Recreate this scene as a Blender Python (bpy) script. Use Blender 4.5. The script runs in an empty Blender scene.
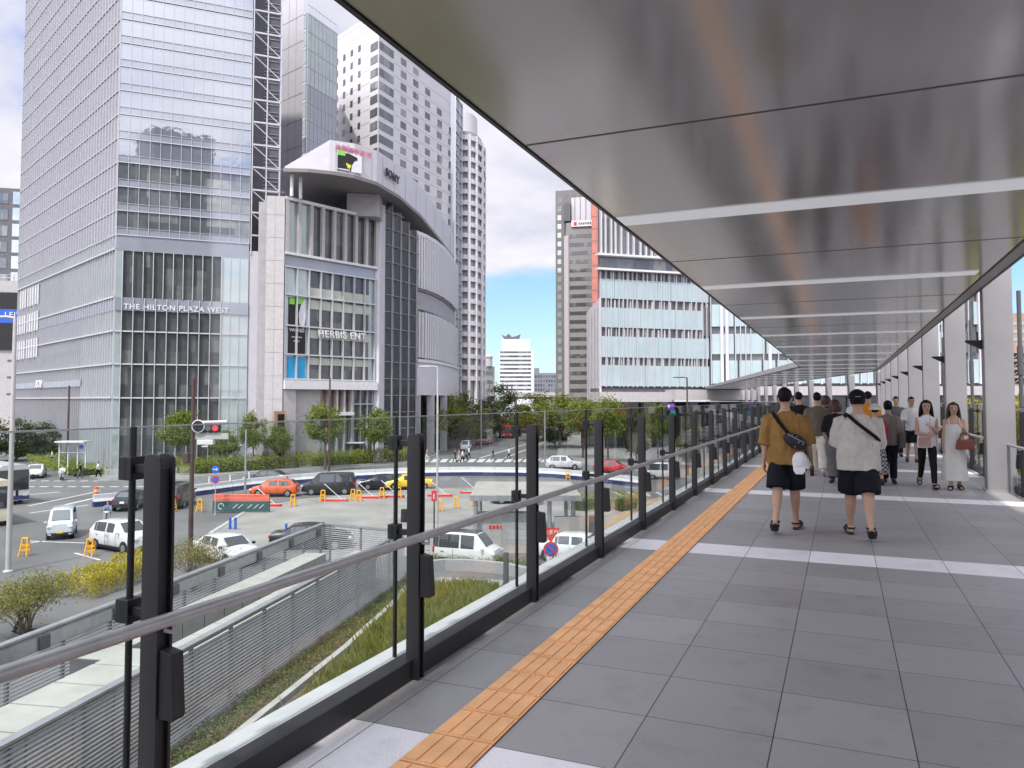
import bpy, bmesh, math, random
from mathutils import Vector, Matrix, Euler
random.seed(7)
sc = bpy.context.scene
col = sc.collection
R = math.radians
# ------------------------------------------------------------------ camera
F = 765.0; CZ = 1.573; YAW = 23.27; PITCH = 2.54; PY0 = 366.0
cam = bpy.data.objects.new('camera', bpy.data.cameras.new('camera'))
col.objects.link(cam)
cam.data.sensor_width = 36.0
cam.data.lens = 36.0 * F / 1024
cam.data.shift_y = (PY0 - 384) / 1024
cam.data.clip_start = 0.05; cam.data.clip_end = 5000
cam.location = (0, 0, CZ)
cam.rotation_euler = (R(90 + PITCH), 0, R(YAW))
sc.camera = cam
CM = Euler(cam.rotation_euler).to_matrix()
FW = Vector((-math.sin(R(YAW)), math.cos(R(YAW)), 0))
RT = Vector((math.cos(R(YAW)), math.sin(R(YAW)), 0))
C0 = Vector((0, 0, CZ))
GZ = -7.0
def ray(px, py): return CM @ Vector(((px - 512) / F, (PY0 - py) / F, -1))
def G(px, py, z=GZ):
    r = ray(px, py); t = (z - CZ) / r.z
    p = C0 + r * t; p.z = z
    return p
def D(px, d, py=400.0):
    r = ray(px, py); return C0 + r * (d / r.dot(FW))
def W(px, d):
    p = D(px, d); return Vector((p.x, p.y))
def ZA(px, py, d): return D(px, d, py).z
def CS(r, d):
    """plan point from metres to the right of and ahead of the standpoint"""
    p = RT * r + FW * d; return Vector((p.x, p.y))
# ------------------------------------------------------------------ materials
def newmat(name):
    m = bpy.data.materials.new(name); m.use_nodes = True
    nt = m.node_tree; return m, nt, nt.nodes['Principled BSDF']
def node(nt, t, **kw):
    n = nt.nodes.new(t)
    for k, v in kw.items(): setattr(n, k, v)
    return n
def mathn(nt, op, a, b=None, clamp=False):
    n = node(nt, 'ShaderNodeMath', operation=op); n.use_clamp = clamp
    for i, v in enumerate((a, b)):
        if v is None: continue
        if isinstance(v, (int, float)): n.inputs[i].default_value = v
        else: nt.links.new(v, n.inputs[i])
    return n.outputs[0]
def mixc(nt, f, a, b):
    n = node(nt, 'ShaderNodeMix', data_type='RGBA')
    for i, v in ((0, f), (6, a), (7, b)):
        if isinstance(v, (int, float)): n.inputs[i].default_value = v
        elif isinstance(v, tuple): n.inputs[i].default_value = (*v[:3], 1)
        else: nt.links.new(v, n.inputs[i])
    return n.outputs[2]
def M(name, c, rough=.6, metal=0.0, var=.12, scale=3.0, bump=0.0, bscale=40.0, spec=.5, emit=0.0, trans=0.0, coat=0.0):
    m, nt, b = newmat(name)
    b.inputs['Roughness'].default_value = rough; b.inputs['Metallic'].default_value = metal
    b.inputs['Specular IOR Level'].default_value = spec
    b.inputs['Coat Weight'].default_value = coat
    tc = node(nt, 'ShaderNodeTexCoord')
    if var > 0:
        n = node(nt, 'ShaderNodeTexNoise'); n.inputs['Scale'].default_value = scale; n.inputs['Detail'].default_value = 6
        nt.links.new(tc.outputs['Object'], n.inputs['Vector'])
        mr = node(nt, 'ShaderNodeMapRange'); mr.inputs[1].default_value = .3; mr.inputs[2].default_value = .7
        nt.links.new(n.outputs[0], mr.inputs[0])
        lo = tuple(x * (1 - var) for x in c); hi = tuple(min(1, x * (1 + var)) for x in c)
        nt.links.new(mixc(nt, mr.outputs[0], lo, hi), b.inputs['Base Color'])
    else:
        b.inputs['Base Color'].default_value = (*c, 1)
    if bump > 0:
        n = node(nt, 'ShaderNodeTexNoise'); n.inputs['Scale'].default_value = bscale; n.inputs['Detail'].default_value = 4
        nt.links.new(tc.outputs['Object'], n.inputs['Vector'])
        bp = node(nt, 'ShaderNodeBump'); bp.inputs['Strength'].default_value = bump; bp.inputs['Distance'].default_value = .02
        nt.links.new(n.outputs[0], bp.inputs['Height']); nt.links.new(bp.outputs[0], b.inputs['Normal'])
    if emit:
        b.inputs['Emission Color'].default_value = (*c, 1); b.inputs['Emission Strength'].default_value = emit
    return m
def schlick(nt, f0, top=1.0):
    lw = node(nt, 'ShaderNodeLayerWeight'); lw.inputs[0].default_value = .5
    return mathn(nt, 'ADD', mathn(nt, 'MULTIPLY', mathn(nt, 'POWER', lw.outputs['Facing'], 5.0), top - f0), f0, True)
def glass_clear(name, tint, rmin=.04):
    m, nt, b = newmat(name); nt.nodes.remove(b)
    out = nt.nodes['Material Output']
    t = node(nt, 'ShaderNodeBsdfTransparent'); t.inputs[0].default_value = (*tint, 1)
    g = node(nt, 'ShaderNodeBsdfGlossy'); g.inputs['Roughness'].default_value = .01
    f = schlick(nt, .03, .8)
    mx = node(nt, 'ShaderNodeMixShader')
    nt.links.new(f, mx.inputs[0]); nt.links.new(t.outputs[0], mx.inputs[1]); nt.links.new(g.outputs[0], mx.inputs[2])
    nt.links.new(mx.outputs[0], out.inputs[0]); return m
def glass_face(name, c, refl=.3, rough=.03, tint=(.9, .95, 1), var=.3, scale=.4, wav=.0):
    """opaque architectural glazing: a dark or pale body behind a mirror-like sheet"""
    m, nt, b = newmat(name); out = nt.nodes['Material Output']
    b.inputs['Roughness'].default_value = .5
    tc = node(nt, 'ShaderNodeTexCoord')
    n = node(nt, 'ShaderNodeTexNoise'); n.inputs['Scale'].default_value = scale; n.inputs['Detail'].default_value = 5
    nt.links.new(tc.outputs['Object'], n.inputs['Vector'])
    mr = node(nt, 'ShaderNodeMapRange'); mr.inputs[1].default_value = .35; mr.inputs[2].default_value = .65
    nt.links.new(n.outputs[0], mr.inputs[0])
    nt.links.new(mixc(nt, mr.outputs[0], tuple(x * (1 - var) for x in c), tuple(x * (1 + var) for x in c)), b.inputs['Base Color'])
    g = node(nt, 'ShaderNodeBsdfGlossy'); g.inputs['Roughness'].default_value = rough; g.inputs[0].default_value = (*tint, 1)
    if wav:
        n2 = node(nt, 'ShaderNodeTexNoise'); n2.inputs['Scale'].default_value = .9; nt.links.new(tc.outputs['Object'], n2.inputs['Vector'])
        bp = node(nt, 'ShaderNodeBump'); bp.inputs['Strength'].default_value = wav; bp.inputs['Distance'].default_value = .05
        nt.links.new(n2.outputs[0], bp.inputs['Height']); nt.links.new(bp.outputs[0], g.inputs['Normal'])
    f = schlick(nt, refl)
    mx = node(nt, 'ShaderNodeMixShader')
    nt.links.new(f, mx.inputs[0]); nt.links.new(b.outputs[0], mx.inputs[1]); nt.links.new(g.outputs[0], mx.inputs[2])
    nt.links.new(mx.outputs[0], out.inputs[0]); return m
def glass_rooms(name, dark, light, refl, cell=(1.2, 1.2, .95), p=.25, tint=(.9, .95, 1)):
    """window glass in front of rooms: cells of dark interior, some with blinds, shelves or lit ceilings"""
    m, nt, b = newmat(name); out = nt.nodes['Material Output']; b.inputs['Roughness'].default_value = .6
    tc = node(nt, 'ShaderNodeTexCoord'); mp = node(nt, 'ShaderNodeVectorMath', operation='DIVIDE'); nt.links.new(tc.outputs['Object'], mp.inputs[0]); mp.inputs[1].default_value = cell
    sn = node(nt, 'ShaderNodeVectorMath', operation='FLOOR'); nt.links.new(mp.outputs[0], sn.inputs[0])
    wn = node(nt, 'ShaderNodeTexWhiteNoise', noise_dimensions='3D'); nt.links.new(sn.outputs[0], wn.inputs[0])
    n = node(nt, 'ShaderNodeTexNoise'); n.inputs['Scale'].default_value = 1.1; n.inputs['Detail'].default_value = 7; nt.links.new(tc.outputs['Object'], n.inputs['Vector'])
    f = mathn(nt, 'MULTIPLY', mathn(nt, 'POWER', wn.outputs[0], 1 / p * .9), mathn(nt, 'ADD', n.outputs[0], .25), True)
    lo = mixc(nt, n.outputs[0], tuple(x * .4 for x in dark), tuple(x * 1.8 for x in dark))
    nt.links.new(mixc(nt, f, lo, light), b.inputs['Base Color'])
    g = node(nt, 'ShaderNodeBsdfGlossy'); g.inputs['Roughness'].default_value = .03; g.inputs[0].default_value = (*tint, 1)
    mx = node(nt, 'ShaderNodeMixShader'); nt.links.new(schlick(nt, refl, .9), mx.inputs[0]); nt.links.new(b.outputs[0], mx.inputs[1]); nt.links.new(g.outputs[0], mx.inputs[2])
    nt.links.new(mx.outputs[0], out.inputs[0]); return m
def leafmat(name, a, b_, scale=.6):
    m, nt, b = newmat(name)
    tc = node(nt, 'ShaderNodeTexCoord'); gi = node(nt, 'ShaderNodeNewGeometry')
    n = node(nt, 'ShaderNodeTexNoise'); n.inputs['Scale'].default_value = scale; n.inputs['Detail'].default_value = 3
    nt.links.new(tc.outputs['Object'], n.inputs['Vector'])
    f = mathn(nt, 'ADD', mathn(nt, 'MULTIPLY', gi.outputs['Random Per Island'], .6), mathn(nt, 'MULTIPLY', n.outputs[0], .5), True)
    nt.links.new(mixc(nt, f, a, b_), b.inputs['Base Color'])
    b.inputs['Roughness'].default_value = .55; b.inputs['Specular IOR Level'].default_value = .3
    tr = node(nt, 'ShaderNodeBsdfTranslucent'); nt.links.new(mixc(nt, f, a, b_), tr.inputs[0])
    mx = node(nt, 'ShaderNodeMixShader'); mx.inputs[0].default_value = .3
    nt.links.new(b.outputs[0], mx.inputs[1]); nt.links.new(tr.outputs[0], mx.inputs[2])
    nt.links.new(mx.outputs[0], nt.nodes['Material Output'].inputs[0]); return m

mt = {}
mt['post'] = M('charcoal_steel', (.014, .0135, .016), .5, .0, .15, 8)
mt['black'] = M('black_steel', (.006, .006, .007), .45, .0, .1, 8)
mt['steel'] = M('brushed_steel', (.46, .45, .455), .36, .45, .1, 12)
mt['coping'] = M('pale_coping', (.46, .47, .48), .5, 0, .08, 5)
mt['railglass'] = glass_clear('rail_glass', (.905, .935, .928))
mt['white'] = M('white_paint', (.60, .60, .61), .5, 0, .06, 2)
mt['offwhite'] = M('off_white', (.40, .385, .38), .6, 0, .08, 2)
mt['ducts'] = M('duct_white', (.33, .33, .30), .5, 0, .1, 1.5)
mt['lavwhite'] = M('pale_panel', (.54, .53, .56), .45, .1, .05, .8)
mt['column'] = M('column_grey', (.30, .295, .305), .42, .15, .05, 2)
mt['grey'] = M('grey_panel', (.32, .31, .32), .5, 0, .1, 1)
mt['dgrey'] = M('dark_grey_panel', (.10, .10, .11), .5, 0, .15, 1)
mt['concrete'] = M('concrete', (.34, .335, .32), .8, 0, .15, 1.5, .2, 20)
mt['granite'] = M('granite', (.30, .30, .30), .7, 0, .35, 30)
mt['louvre'] = M('louvre_aluminium', (.50, .50, .505), .4, .35, .08, 3)
mt['galv'] = M('galvanised', (.42, .43, .45), .4, .7, .12, 4)
mt['yellow'] = M('safety_yellow', (.75, .38, .02), .5, 0, .1, 4)
mt['orange'] = M('safety_orange', (.80, .16, .03), .5, 0, .1, 4)
mt['red'] = M('sign_red', (.55, .03, .03), .5, 0, .1, 4)
mt['navy'] = M('navy_plastic', (.02, .03, .10), .5, 0, .1, 4)
mt['blue'] = M('sign_blue', (.02, .10, .45), .45, 0, .05, 4)
mt['brownpole'] = M('brown_pole', (.075, .045, .04), .5, .2, .1, 4)
mt['tyre'] = M('tyre', (.012, .012, .012), .8, 0, .1, 10)
mt['rim'] = M('rim_alloy', (.45, .45, .46), .3, .9, .05, 10)
mt['carglass'] = glass_face('car_glass', (.012, .014, .016), .10, .02, var=.2, scale=2)
mt['lampglass'] = M('lamp_lens', (.75, .76, .78), .12, .2, .05, 10)
mt['tail'] = M('tail_lens', (.35, .01, .01), .2, 0, .05, 10)
mt['plate'] = M('number_plate', (.75, .75, .72), .5, 0, .03, 10)
mt['plate_y'] = M('number_plate_yellow', (.75, .50, .03), .5, 0, .03, 10)
def paint(n, c): return M('paint_' + n, c, .28, .0, .04, 2, spec=.6, coat=.6)
# ------------------------------------------------------------------ mesh builder
class MB:
    def __init__(s): s.v = []; s.f = []
    def add(s, vs, fs):
        o = len(s.v); s.v += [tuple(x) for x in vs]; s.f += [tuple(i + o for i in f) for f in fs]; return s
    def hexa(s, p):
        return s.add(p, [(0, 3, 2, 1), (4, 5, 6, 7), (0, 1, 5, 4), (1, 2, 6, 5), (2, 3, 7, 6), (3, 0, 4, 7)])
    def box(s, c, d, rz=0.0, rx=0.0, ry=0.0):
        m = Euler((rx, ry, rz)).to_matrix(); c = Vector(c); hx, hy, hz = d[0] / 2, d[1] / 2, d[2] / 2
        return s.hexa([c + m @ Vector(q) for q in ((-hx, -hy, -hz), (hx, -hy, -hz), (hx, hy, -hz), (-hx, hy, -hz), (-hx, -hy, hz), (hx, -hy, hz), (hx, hy, hz), (-hx, hy, hz))])
    def bb(s, x0, x1, y0, y1, z0, z1): return s.box(((x0 + x1) / 2, (y0 + y1) / 2, (z0 + z1) / 2), (abs(x1 - x0), abs(y1 - y0), abs(z1 - z0)))
    def prism(s, poly, z0, z1):
        n = len(poly); vs = [(p[0], p[1], z0) for p in poly] + [(p[0], p[1], z1) for p in poly]
        a = sum(poly[i][0] * poly[(i + 1) % n][1] - poly[(i + 1) % n][0] * poly[i][1] for i in range(n))
        fs = [tuple(range(n))[::-1], tuple(range(n, 2 * n))] + [(i, (i + 1) % n, n + (i + 1) % n, n + i) for i in range(n)]
        if a < 0: fs = [f[::-1] for f in fs]
        return s.add(vs, fs)
    def prism_ax(s, poly, a0, a1, axis):
        """poly is (p,q): axis 'y' -> x,z ; axis 'x' -> y,z"""
        n = len(poly)
        if axis == 'y': f = lambda p, a: (p[0], a, p[1])
        else: f = lambda p, a: (a, p[0], p[1])
        vs = [f(p, a0) for p in poly] + [f(p, a1) for p in poly]
        return s.add(vs, [tuple(range(n))[::-1], tuple(range(n, 2 * n))] + [(i, (i + 1) % n, n + (i + 1) % n, n + i) for i in range(n)])
    def rings(s, rs, cap=True):
        n = len(rs[0]); vs = [p for r in rs for p in r]; fs = []
        for k in range(len(rs) - 1):
            for i in range(n):
                j = (i + 1) % n; fs.append((k * n + i, k * n + j, (k + 1) * n + j, (k + 1) * n + i))
        if cap: fs += [tuple(range(n))[::-1], tuple(range((len(rs) - 1) * n, len(rs) * n))]
        return s.add(vs, fs)
    def tube(s, pts, rad, n=10, sx=1.0, up=None, dome=False):
        pts = [Vector(p) for p in pts]
        if isinstance(rad, (int, float)): rad = [rad] * len(pts)
        rad = list(rad)
        if dome:
            d0 = (pts[0] - pts[1]).normalized(); d1 = (pts[-1] - pts[-2]).normalized()
            a = [pts[0] + d0 * rad[0] * q for q in (.95, .7)]; ar = [rad[0] * q for q in (.3, .72)]
            e = [pts[-1] + d1 * rad[-1] * q for q in (.7, .95)]; er = [rad[-1] * q for q in (.72, .3)]
            pts = a + pts + e; rad = ar + rad + er
        rs = []; prev = Vector(up) if up else None
        for i, p in enumerate(pts):
            t = (pts[min(i + 1, len(pts) - 1)] - pts[max(i - 1, 0)]).normalized()
            if prev is None: prev = Vector((0, 0, 1)) if abs(t.z) < .9 else Vector((1, 0, 0))
            u = prev - t * prev.dot(t)
            if u.length < 1e-4: u = t.orthogonal()
            u.normalize(); w = t.cross(u); prev = u
            rs.append([p + u * (math.cos(2 * math.pi * k / n) * rad[i]) + w * (math.sin(2 * math.pi * k / n) * rad[i] * sx) for k in range(n)])
        return s.rings(rs)
    def lathe(s, prof, c=(0, 0, 0), n=24):
        rs = [[(c[0] + r * math.cos(2 * math.pi * k / n), c[1] + r * math.sin(2 * math.pi * k / n), c[2] + z) for k in range(n)] for r, z in prof]
        return s.rings(rs)
    def ell(s, c, r, n=16, m=10):
        rs = []
        for i in range(m + 1):
            a = -math.pi / 2 + math.pi * max(.03, min(m - .03, i)) / m if 0 < i < m else (-math.pi / 2 + .02 if i == 0 else math.pi / 2 - .02)
            rs.append([(c[0] + r[0] * math.cos(a) * math.cos(2 * math.pi * k / n), c[1] + r[1] * math.cos(a) * math.sin(2 * math.pi * k / n), c[2] + r[2] * math.sin(a)) for k in range(n)])
        return s.rings(rs)
    def disc(s, c, ax, r, th, n=24):
        c = Vector(c); ax = Vector(ax).normalized(); return s.tube([c, c + ax * th], r, n)
    def data(s, name, off=None):
        me = bpy.data.meshes.new(name)
        vs = s.v if off is None else [(x - off[0], y - off[1], z - off[2]) for x, y, z in s.v]
        me.from_pydata(vs, [], s.f); me.update(); return me
    def build(s, name, mat, parent=None, world=True, smooth=None, bevel=0.0):
        off = parent_loc(parent) if (parent is not None and world) else None
        me = s.data(name, off); me.materials.append(mt[mat] if isinstance(mat, str) else mat)
        o = bpy.data.objects.new(name, me); col.objects.link(o)
        if parent is not None: o.parent = parent
        if smooth is not None:
            me.polygons.foreach_set('use_smooth', [True] * len(me.polygons)); me.set_sharp_from_angle(angle=R(smooth))
        if bevel:
            b = o.modifiers.new('bevel', 'BEVEL'); b.width = bevel; b.segments = 2; b.limit_method = 'ANGLE'
        return o
def parent_loc(p):
    v = Vector((0, 0, 0))
    while p is not None: v += p.location; p = p.parent
    return v
def tag(o, label=None, cat=None, group=None, kind=None):
    if label: o['label'] = label
    if cat: o['category'] = cat
    if group: o['group'] = group
    if kind: o['kind'] = kind
    return o
def thing(name, label, cat, loc=(0, 0, 0), rz=0.0, group=None):
    o = bpy.data.objects.new(name, None); col.objects.link(o)
    o.empty_display_size = .2
    o.location = loc; o.rotation_euler = (0, 0, rz)
    return tag(o, label, cat, group)
def struct(name, mb, mat, **kw):
    o = mb.build(name, mat, None, **kw); o['kind'] = 'structure'; return o
def kids(o):
    return [c for c in col.objects if c.parent == o]
_tree = {}
def copy_tree(o, parent=None):
    c = o.copy(); col.objects.link(c)
    if parent is not None: c.parent = parent
    for ch in o.children: copy_tree(ch, c)
    return c
def dup(o, loc, rz=None, label=None, group=None, scale=None):
    c = copy_tree(o); c.location = loc
    if rz is not None: c.rotation_euler = (0, 0, rz)
    if label: c['label'] = label
    if group: c['group'] = group
    if scale: c.scale = (scale,) * 3 if isinstance(scale, (int, float)) else scale
    return c
def text(name, s, size, loc, xdir, mat, parent, ext=.03, bold=0.0, align='LEFT', updir=(0, 0, 1), spacing=1.0):
    cu = bpy.data.curves.new(name, 'FONT'); cu.body = s; cu.size = size; cu.extrude = ext; cu.offset = bold
    cu.align_x = align; cu.space_character = spacing
    cu.materials.append(mt[mat] if isinstance(mat, str) else mat)
    tmp = bpy.data.objects.new(name + '_curve', cu); col.objects.link(tmp)
    bpy.context.view_layer.update()
    me = bpy.data.meshes.new_from_object(tmp.evaluated_get(bpy.context.evaluated_depsgraph_get()))
    bpy.data.objects.remove(tmp); bpy.data.curves.remove(cu)
    o = bpy.data.objects.new(name, me); col.objects.link(o)
    x = Vector(xdir).normalized(); z = Vector(updir); n = x.cross(z).normalized(); z = n.cross(x).normalized()
    m = Matrix((x, z, n)).transposed().to_4x4()
    o.parent = parent
    if parent is None: o.matrix_basis = Matrix.Translation(loc) @ m
    else: o.matrix_basis = Matrix.Translation(Vector(loc) - parent_loc(parent)) @ m
    return o
def offset_poly(line, d):
    """shift an open plan polyline sideways by d (to the right of travel)"""
    out = []
    for i in range(len(line)):
        a = Vector(line[max(i - 1, 0)][:2]); b = Vector(line[min(i + 1, len(line) - 1)][:2]); t = (b - a).normalized()
        out.append(Vector(line[i][:2]) + Vector((t.y, -t.x)) * d)
    return out
class Fac:
    k = 1.0
    """a facade: s runs along A->B, t outwards (towards the viewer), z up"""
    def __init__(s, A, B, z0=GZ):
        s.A = Vector(A[:2]); s.B = Vector(B[:2]); s.u = (s.B - s.A).normalized(); s.L = (s.B - s.A).length
        n = Vector((s.u.y, -s.u.x)); mid = (s.A + s.B) / 2
        s.n = n if n.dot(-mid) > 0 else -n
    def p(s, a, t, z):
        q = s.A + s.u * (a * s.k) + s.n * t; return Vector((q.x, q.y, z))
    def box(s, mb, a0, a1, z0, z1, t0, t1):
        ps = [s.p(a0, t1, z0), s.p(a1, t1, z0), s.p(a1, t0, z0), s.p(a0, t0, z0), s.p(a0, t1, z1), s.p(a1, t1, z1), s.p(a1, t0, z1), s.p(a0, t0, z1)]
        if s.u.x * s.n.y - s.u.y * s.n.x > 0: ps = [ps[i] for i in (1, 0, 3, 2, 5, 4, 7, 6)]
        return mb.hexa(ps)
    def at(s, px):
        """distance along the facade met by an image column"""
        r = ray(px, 400); r = Vector((r.x, r.y))
        # A + u*a = r*q
        det = s.u.x * (-r.y) + s.u.y * r.x
        a = ((-s.A.x) * (-r.y) - (-r.x) * (-s.A.y)) / det
        return a / s.k
    def z(s, a, py):
        q = s.A + s.u * a; d = Vector((q.x, q.y, 0)).dot(FW)
        px = 512 + F * Vector((q.x, q.y, 0)).dot(RT) / d
        return ZA(px, py, d)
def heading(a): return R(YAW + a)      # 0 points to the right of the view, 90 away
EXPOSURE = 1.0
# ------------------------------------------------------------------ people
def fab(n, c, var=.14, scale=9, rough=.85, bump=.35): return M('cloth_' + n, c, rough, 0, var, scale, bump, 26, spec=.2)
skin = M('skin', (.50, .31, .22), .5, 0, .08, 6, spec=.35); mt['skin'] = skin
hairm = M('hair_black', (.006, .005, .005), .6, 0, .3, 30, .4, 60, spec=.2); hair_r = M('hair_auburn', (.055, .016, .013), .45, 0, .3, 30, .4, 60)
def remesh(mb, name, mat, parent, vox, sm=2, fold=0.0, rng=None):
    me = mb.data(name); o = bpy.data.objects.new(name, me); col.objects.link(o)
    r = o.modifiers.new('r', 'REMESH'); r.mode = 'VOXEL'; r.voxel_size = vox
    if sm: s_ = o.modifiers.new('s', 'SMOOTH'); s_.iterations = sm; s_.factor = .45
    bpy.context.view_layer.update()
    me2 = bpy.data.meshes.new_from_object(o.evaluated_get(bpy.context.evaluated_depsgraph_get()))
    bpy.data.objects.remove(o); bpy.data.meshes.remove(me)
    me2.name = name
    if fold:
        from mathutils import noise
        me2.update()
        for v in me2.vertices:
            n = noise.noise(Vector((v.co.x * 11, v.co.y * 11, v.co.z * 5 + v.co.x * 3))) + .5 * noise.noise(Vector((v.co.x * 22, v.co.y * 22, v.co.z * 8)))
            v.co += v.normal * n * fold
    me2.materials.clear(); me2.materials.append(mt[mat] if isinstance(mat, str) else mat)
    me2.polygons.foreach_set('use_smooth', [True] * len(me2.polygons))
    ob = bpy.data.objects.new(name, me2); col.objects.link(ob); ob.parent = parent; return ob
def ering(c, rx, ry, n=20, rz=0.0): return [(c[0] + rx * math.cos(2 * math.pi * k / n), c[1] + ry * math.sin(2 * math.pi * k / n), c[2]) for k in range(n)]
def lerp(a, b_, t): return Vector(a).lerp(Vector(b_), t)
def person(pos, rz, label, H=1.70, build=1.0, legs=((.22, .10), (-.20, .18)), arms=((.1, .12, .25), (.1, .12, .25)), top=None, bottom=None, shoes='sandal', hair='short', hairmat=None, vox=.008, female=False, group=None, top_kw={}, bot_kw={}, face=True, twist=0.0, headturn=0.0):
    s = H / 1.72; t = thing('person', label, 'person', pos, rz, group)
    B = build; S = lambda p: Vector(p) * s
    # skeleton ---------------------------------------------------------------
    dirv = lambda a: Vector((0, math.sin(a), -math.cos(a)))
    J = {}
    hipw = .088 if not female else .082; shw = (.182 if not female else .158) * (1 + (B - 1) * .5)
    for side, (a, k) in zip((-1, 1), legs):
        hip = Vector((side * hipw, 0, .90)); kn = hip + dirv(a) * .43; an = kn + dirv(a - k) * .405; J[side] = (hip, kn, an, a - k)
    sole = []
    foot = {}
    for side in (-1, 1):
        hip, kn, an, la = J[side]
        pitch = min(.0, la + .12) * 1.0 if la < -.12 else (max(0, la - .12) * .8)
        M_ = Matrix.Rotation(pitch, 3, 'X')
        heel = an + M_ @ Vector((0, -.045, -.062)); toe = an + M_ @ Vector((side * .03, .185, -.066)); ball = an + M_ @ Vector((side * .022, .10, -.066))
        if pitch < -.05: toe = ball + (Matrix.Rotation(pitch * .35, 3, 'X') @ Vector((side * .008, .08, 0)))
        foot[side] = (heel, ball, toe); sole += [heel.z - .025, toe.z - .018, ball.z - .02]
    dz = -min(sole) + .004; up = Vector((0, 0, dz))
    for side in (-1, 1):
        J[side] = tuple(p + up for p in J[side][:3]) + (J[side][3],); foot[side] = tuple(p + up for p in foot[side])
    # body -------------------------------------------------------------------
    mb = MB(); Z = lambda z: z + dz
    tw = lambda z: twist * (z - .9)
    torso = [(.80, .115, .085), (.88, .158 * B, .108 * B), (.96, .160 * B, .108 * B), (1.06, .138 * B, .098 * B), (1.18, .152 * B, .108 * B), (1.30, .168 * (B + 1) / 2, .108), (1.385, .132, .080), (1.44, .078, .062), (1.47, .058, .058)]
    if female: torso = [(z, rx * .92, ry * .92) for z, rx, ry in torso]
    mb.rings([[tuple(S(p)) for p in ering((0, 0, Z(z)), rx, ry)] for z, rx, ry in torso])
    hc = Vector((0, .015, Z(1.60)))
    mb.tube([S((0, -.005, Z(1.42))), S((0, .008, Z(1.55)))], [.058 * s, .053 * s], 14)
    HM = Matrix.Rotation(headturn, 3, 'Z')
    hd = [(1.488, .030, .034, .045), (1.50, .044, .052, .036), (1.53, .058, .074, .024), (1.57, .068, .086, .016), (1.61, .074, .094, .010), (1.65, .074, .094, .004), (1.685, .064, .082, -.002), (1.71, .042, .054, -.004), (1.722, .016, .02, -.004)]
    mb.rings([[tuple(S(Vector((0, 0, Z(z))) + HM @ Vector(p))) for p in ering((0, oy, 0), rx, ry)] for z, rx, ry, oy in hd])
    hp = lambda x, y, z: S(Vector((0, 0, Z(z))) + HM @ Vector((x, y, 0)))
    if face:
        mb.tube([hp(0, .098, 1.615), hp(0, .116, 1.578), hp(0, .108, 1.568)], [.008 * s, .014 * s, .012 * s], 8, dome=True)
        for q in (-1, 1): mb.ell(tuple(hp(q * .076, .0, 1.595)), (.011 * s, .018 * s, .03 * s), 8, 6)
    for side in (-1, 1):
        hip, kn, an, la = J[side]
        calf = lerp(kn, an, .3) + Vector((0, -.012, 0))
        lt = (.088 if not female else .082) * B
        mb.tube([S(hip + Vector((-side * .01, 0, .03))), S(lerp(hip, kn, .45)), S(kn), S(calf), S(lerp(kn, an, .7)), S(an)], [lt * s, lt * .84 * s, .055 * s * B, .056 * s * B, .041 * s, .036 * s], 16, dome=True)
        he, ba, to = foot[side]
        mb.tube([S(he + Vector((0, .01, .012))), S(lerp(he, ba, .5) + Vector((0, 0, .014))), S(ba + Vector((0, 0, .004))), S(to)], [.033 * s, .036 * s, .036 * s, .022 * s], 12, dome=True)
        mb.tube([S(an), S(he + Vector((0, .015, .02)))], [.037 * s, .034 * s], 12)
    AJ = {}
    for side, (f_, ab, fl, *rest) in zip((-1, 1), arms):
        inn = rest[0] if rest else 0
        sh = Vector((side * shw, -.005, Z(1.352)))
        d1 = Vector((side * math.sin(ab), math.sin(f_) * math.cos(ab), -math.cos(f_) * math.cos(ab)))
        el = sh + d1 * .285
        g_ = f_ + fl; d2 = Vector((side * (math.sin(ab) * .5) - side * math.sin(inn), math.sin(g_) * math.cos(inn), -math.cos(g_) * math.cos(inn))).normalized()
        wr = el + d2 * .245; AJ[side] = (sh, el, wr, d2)
        mb.tube([S(sh), S(lerp(sh, el, .5)), S(el), S(lerp(el, wr, .3)), S(wr)], [.053 * s, .047 * s * B, .039 * s, .041 * s, .027 * s], 14, dome=True)
        # hand: palm, four curled fingers, thumb
        lat = d2.cross(Vector((side, 0, 0))); lat = lat.normalized() if lat.length > .2 else Vector((0, 1, 0))
        nrm = d2.cross(lat).normalized() * (1 if d2.cross(lat).x * side < 0 else -1)
        if lat.y < 0: lat = -lat
        p0, p1 = wr, wr + d2 * .085
        mb.tube([S(p0), S(lerp(p0, p1, .5)), S(p1)], [.024 * s, .038 * s, .040 * s], 12, sx=.45, up=lat)
        for i, (o_, L_) in enumerate(((.034, .070), (.0115, .080), (-.0115, .074), (-.034, .058))):
            a0 = p1 + lat * o_; a1 = a0 + (d2 * .92 + nrm * .35).normalized() * L_ * .5; a2 = a1 + (d2 * .6 + nrm * .8).normalized() * L_ * .32; a3 = a2 + (d2 * .1 + nrm * 1.0).normalized() * L_ * .25
            mb.tube([S(a0 - d2 * .015), S(a1), S(a2), S(a3)], [.0115 * s, .011 * s, .010 * s, .009 * s], 7, dome=True)
        b0 = p0 + d2 * .03 + lat * .026; b1 = b0 + (d2 * .6 + lat * .7 + nrm * .3).normalized() * .035; b2 = b1 + (d2 * .9 + nrm * .35).normalized() * .032
        mb.tube([S(b0), S(b1), S(b2)], [.013 * s, .011 * s, .009 * s], 7, dome=True)
    body = remesh(mb, 'body', skin, t, vox, 2)
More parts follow.
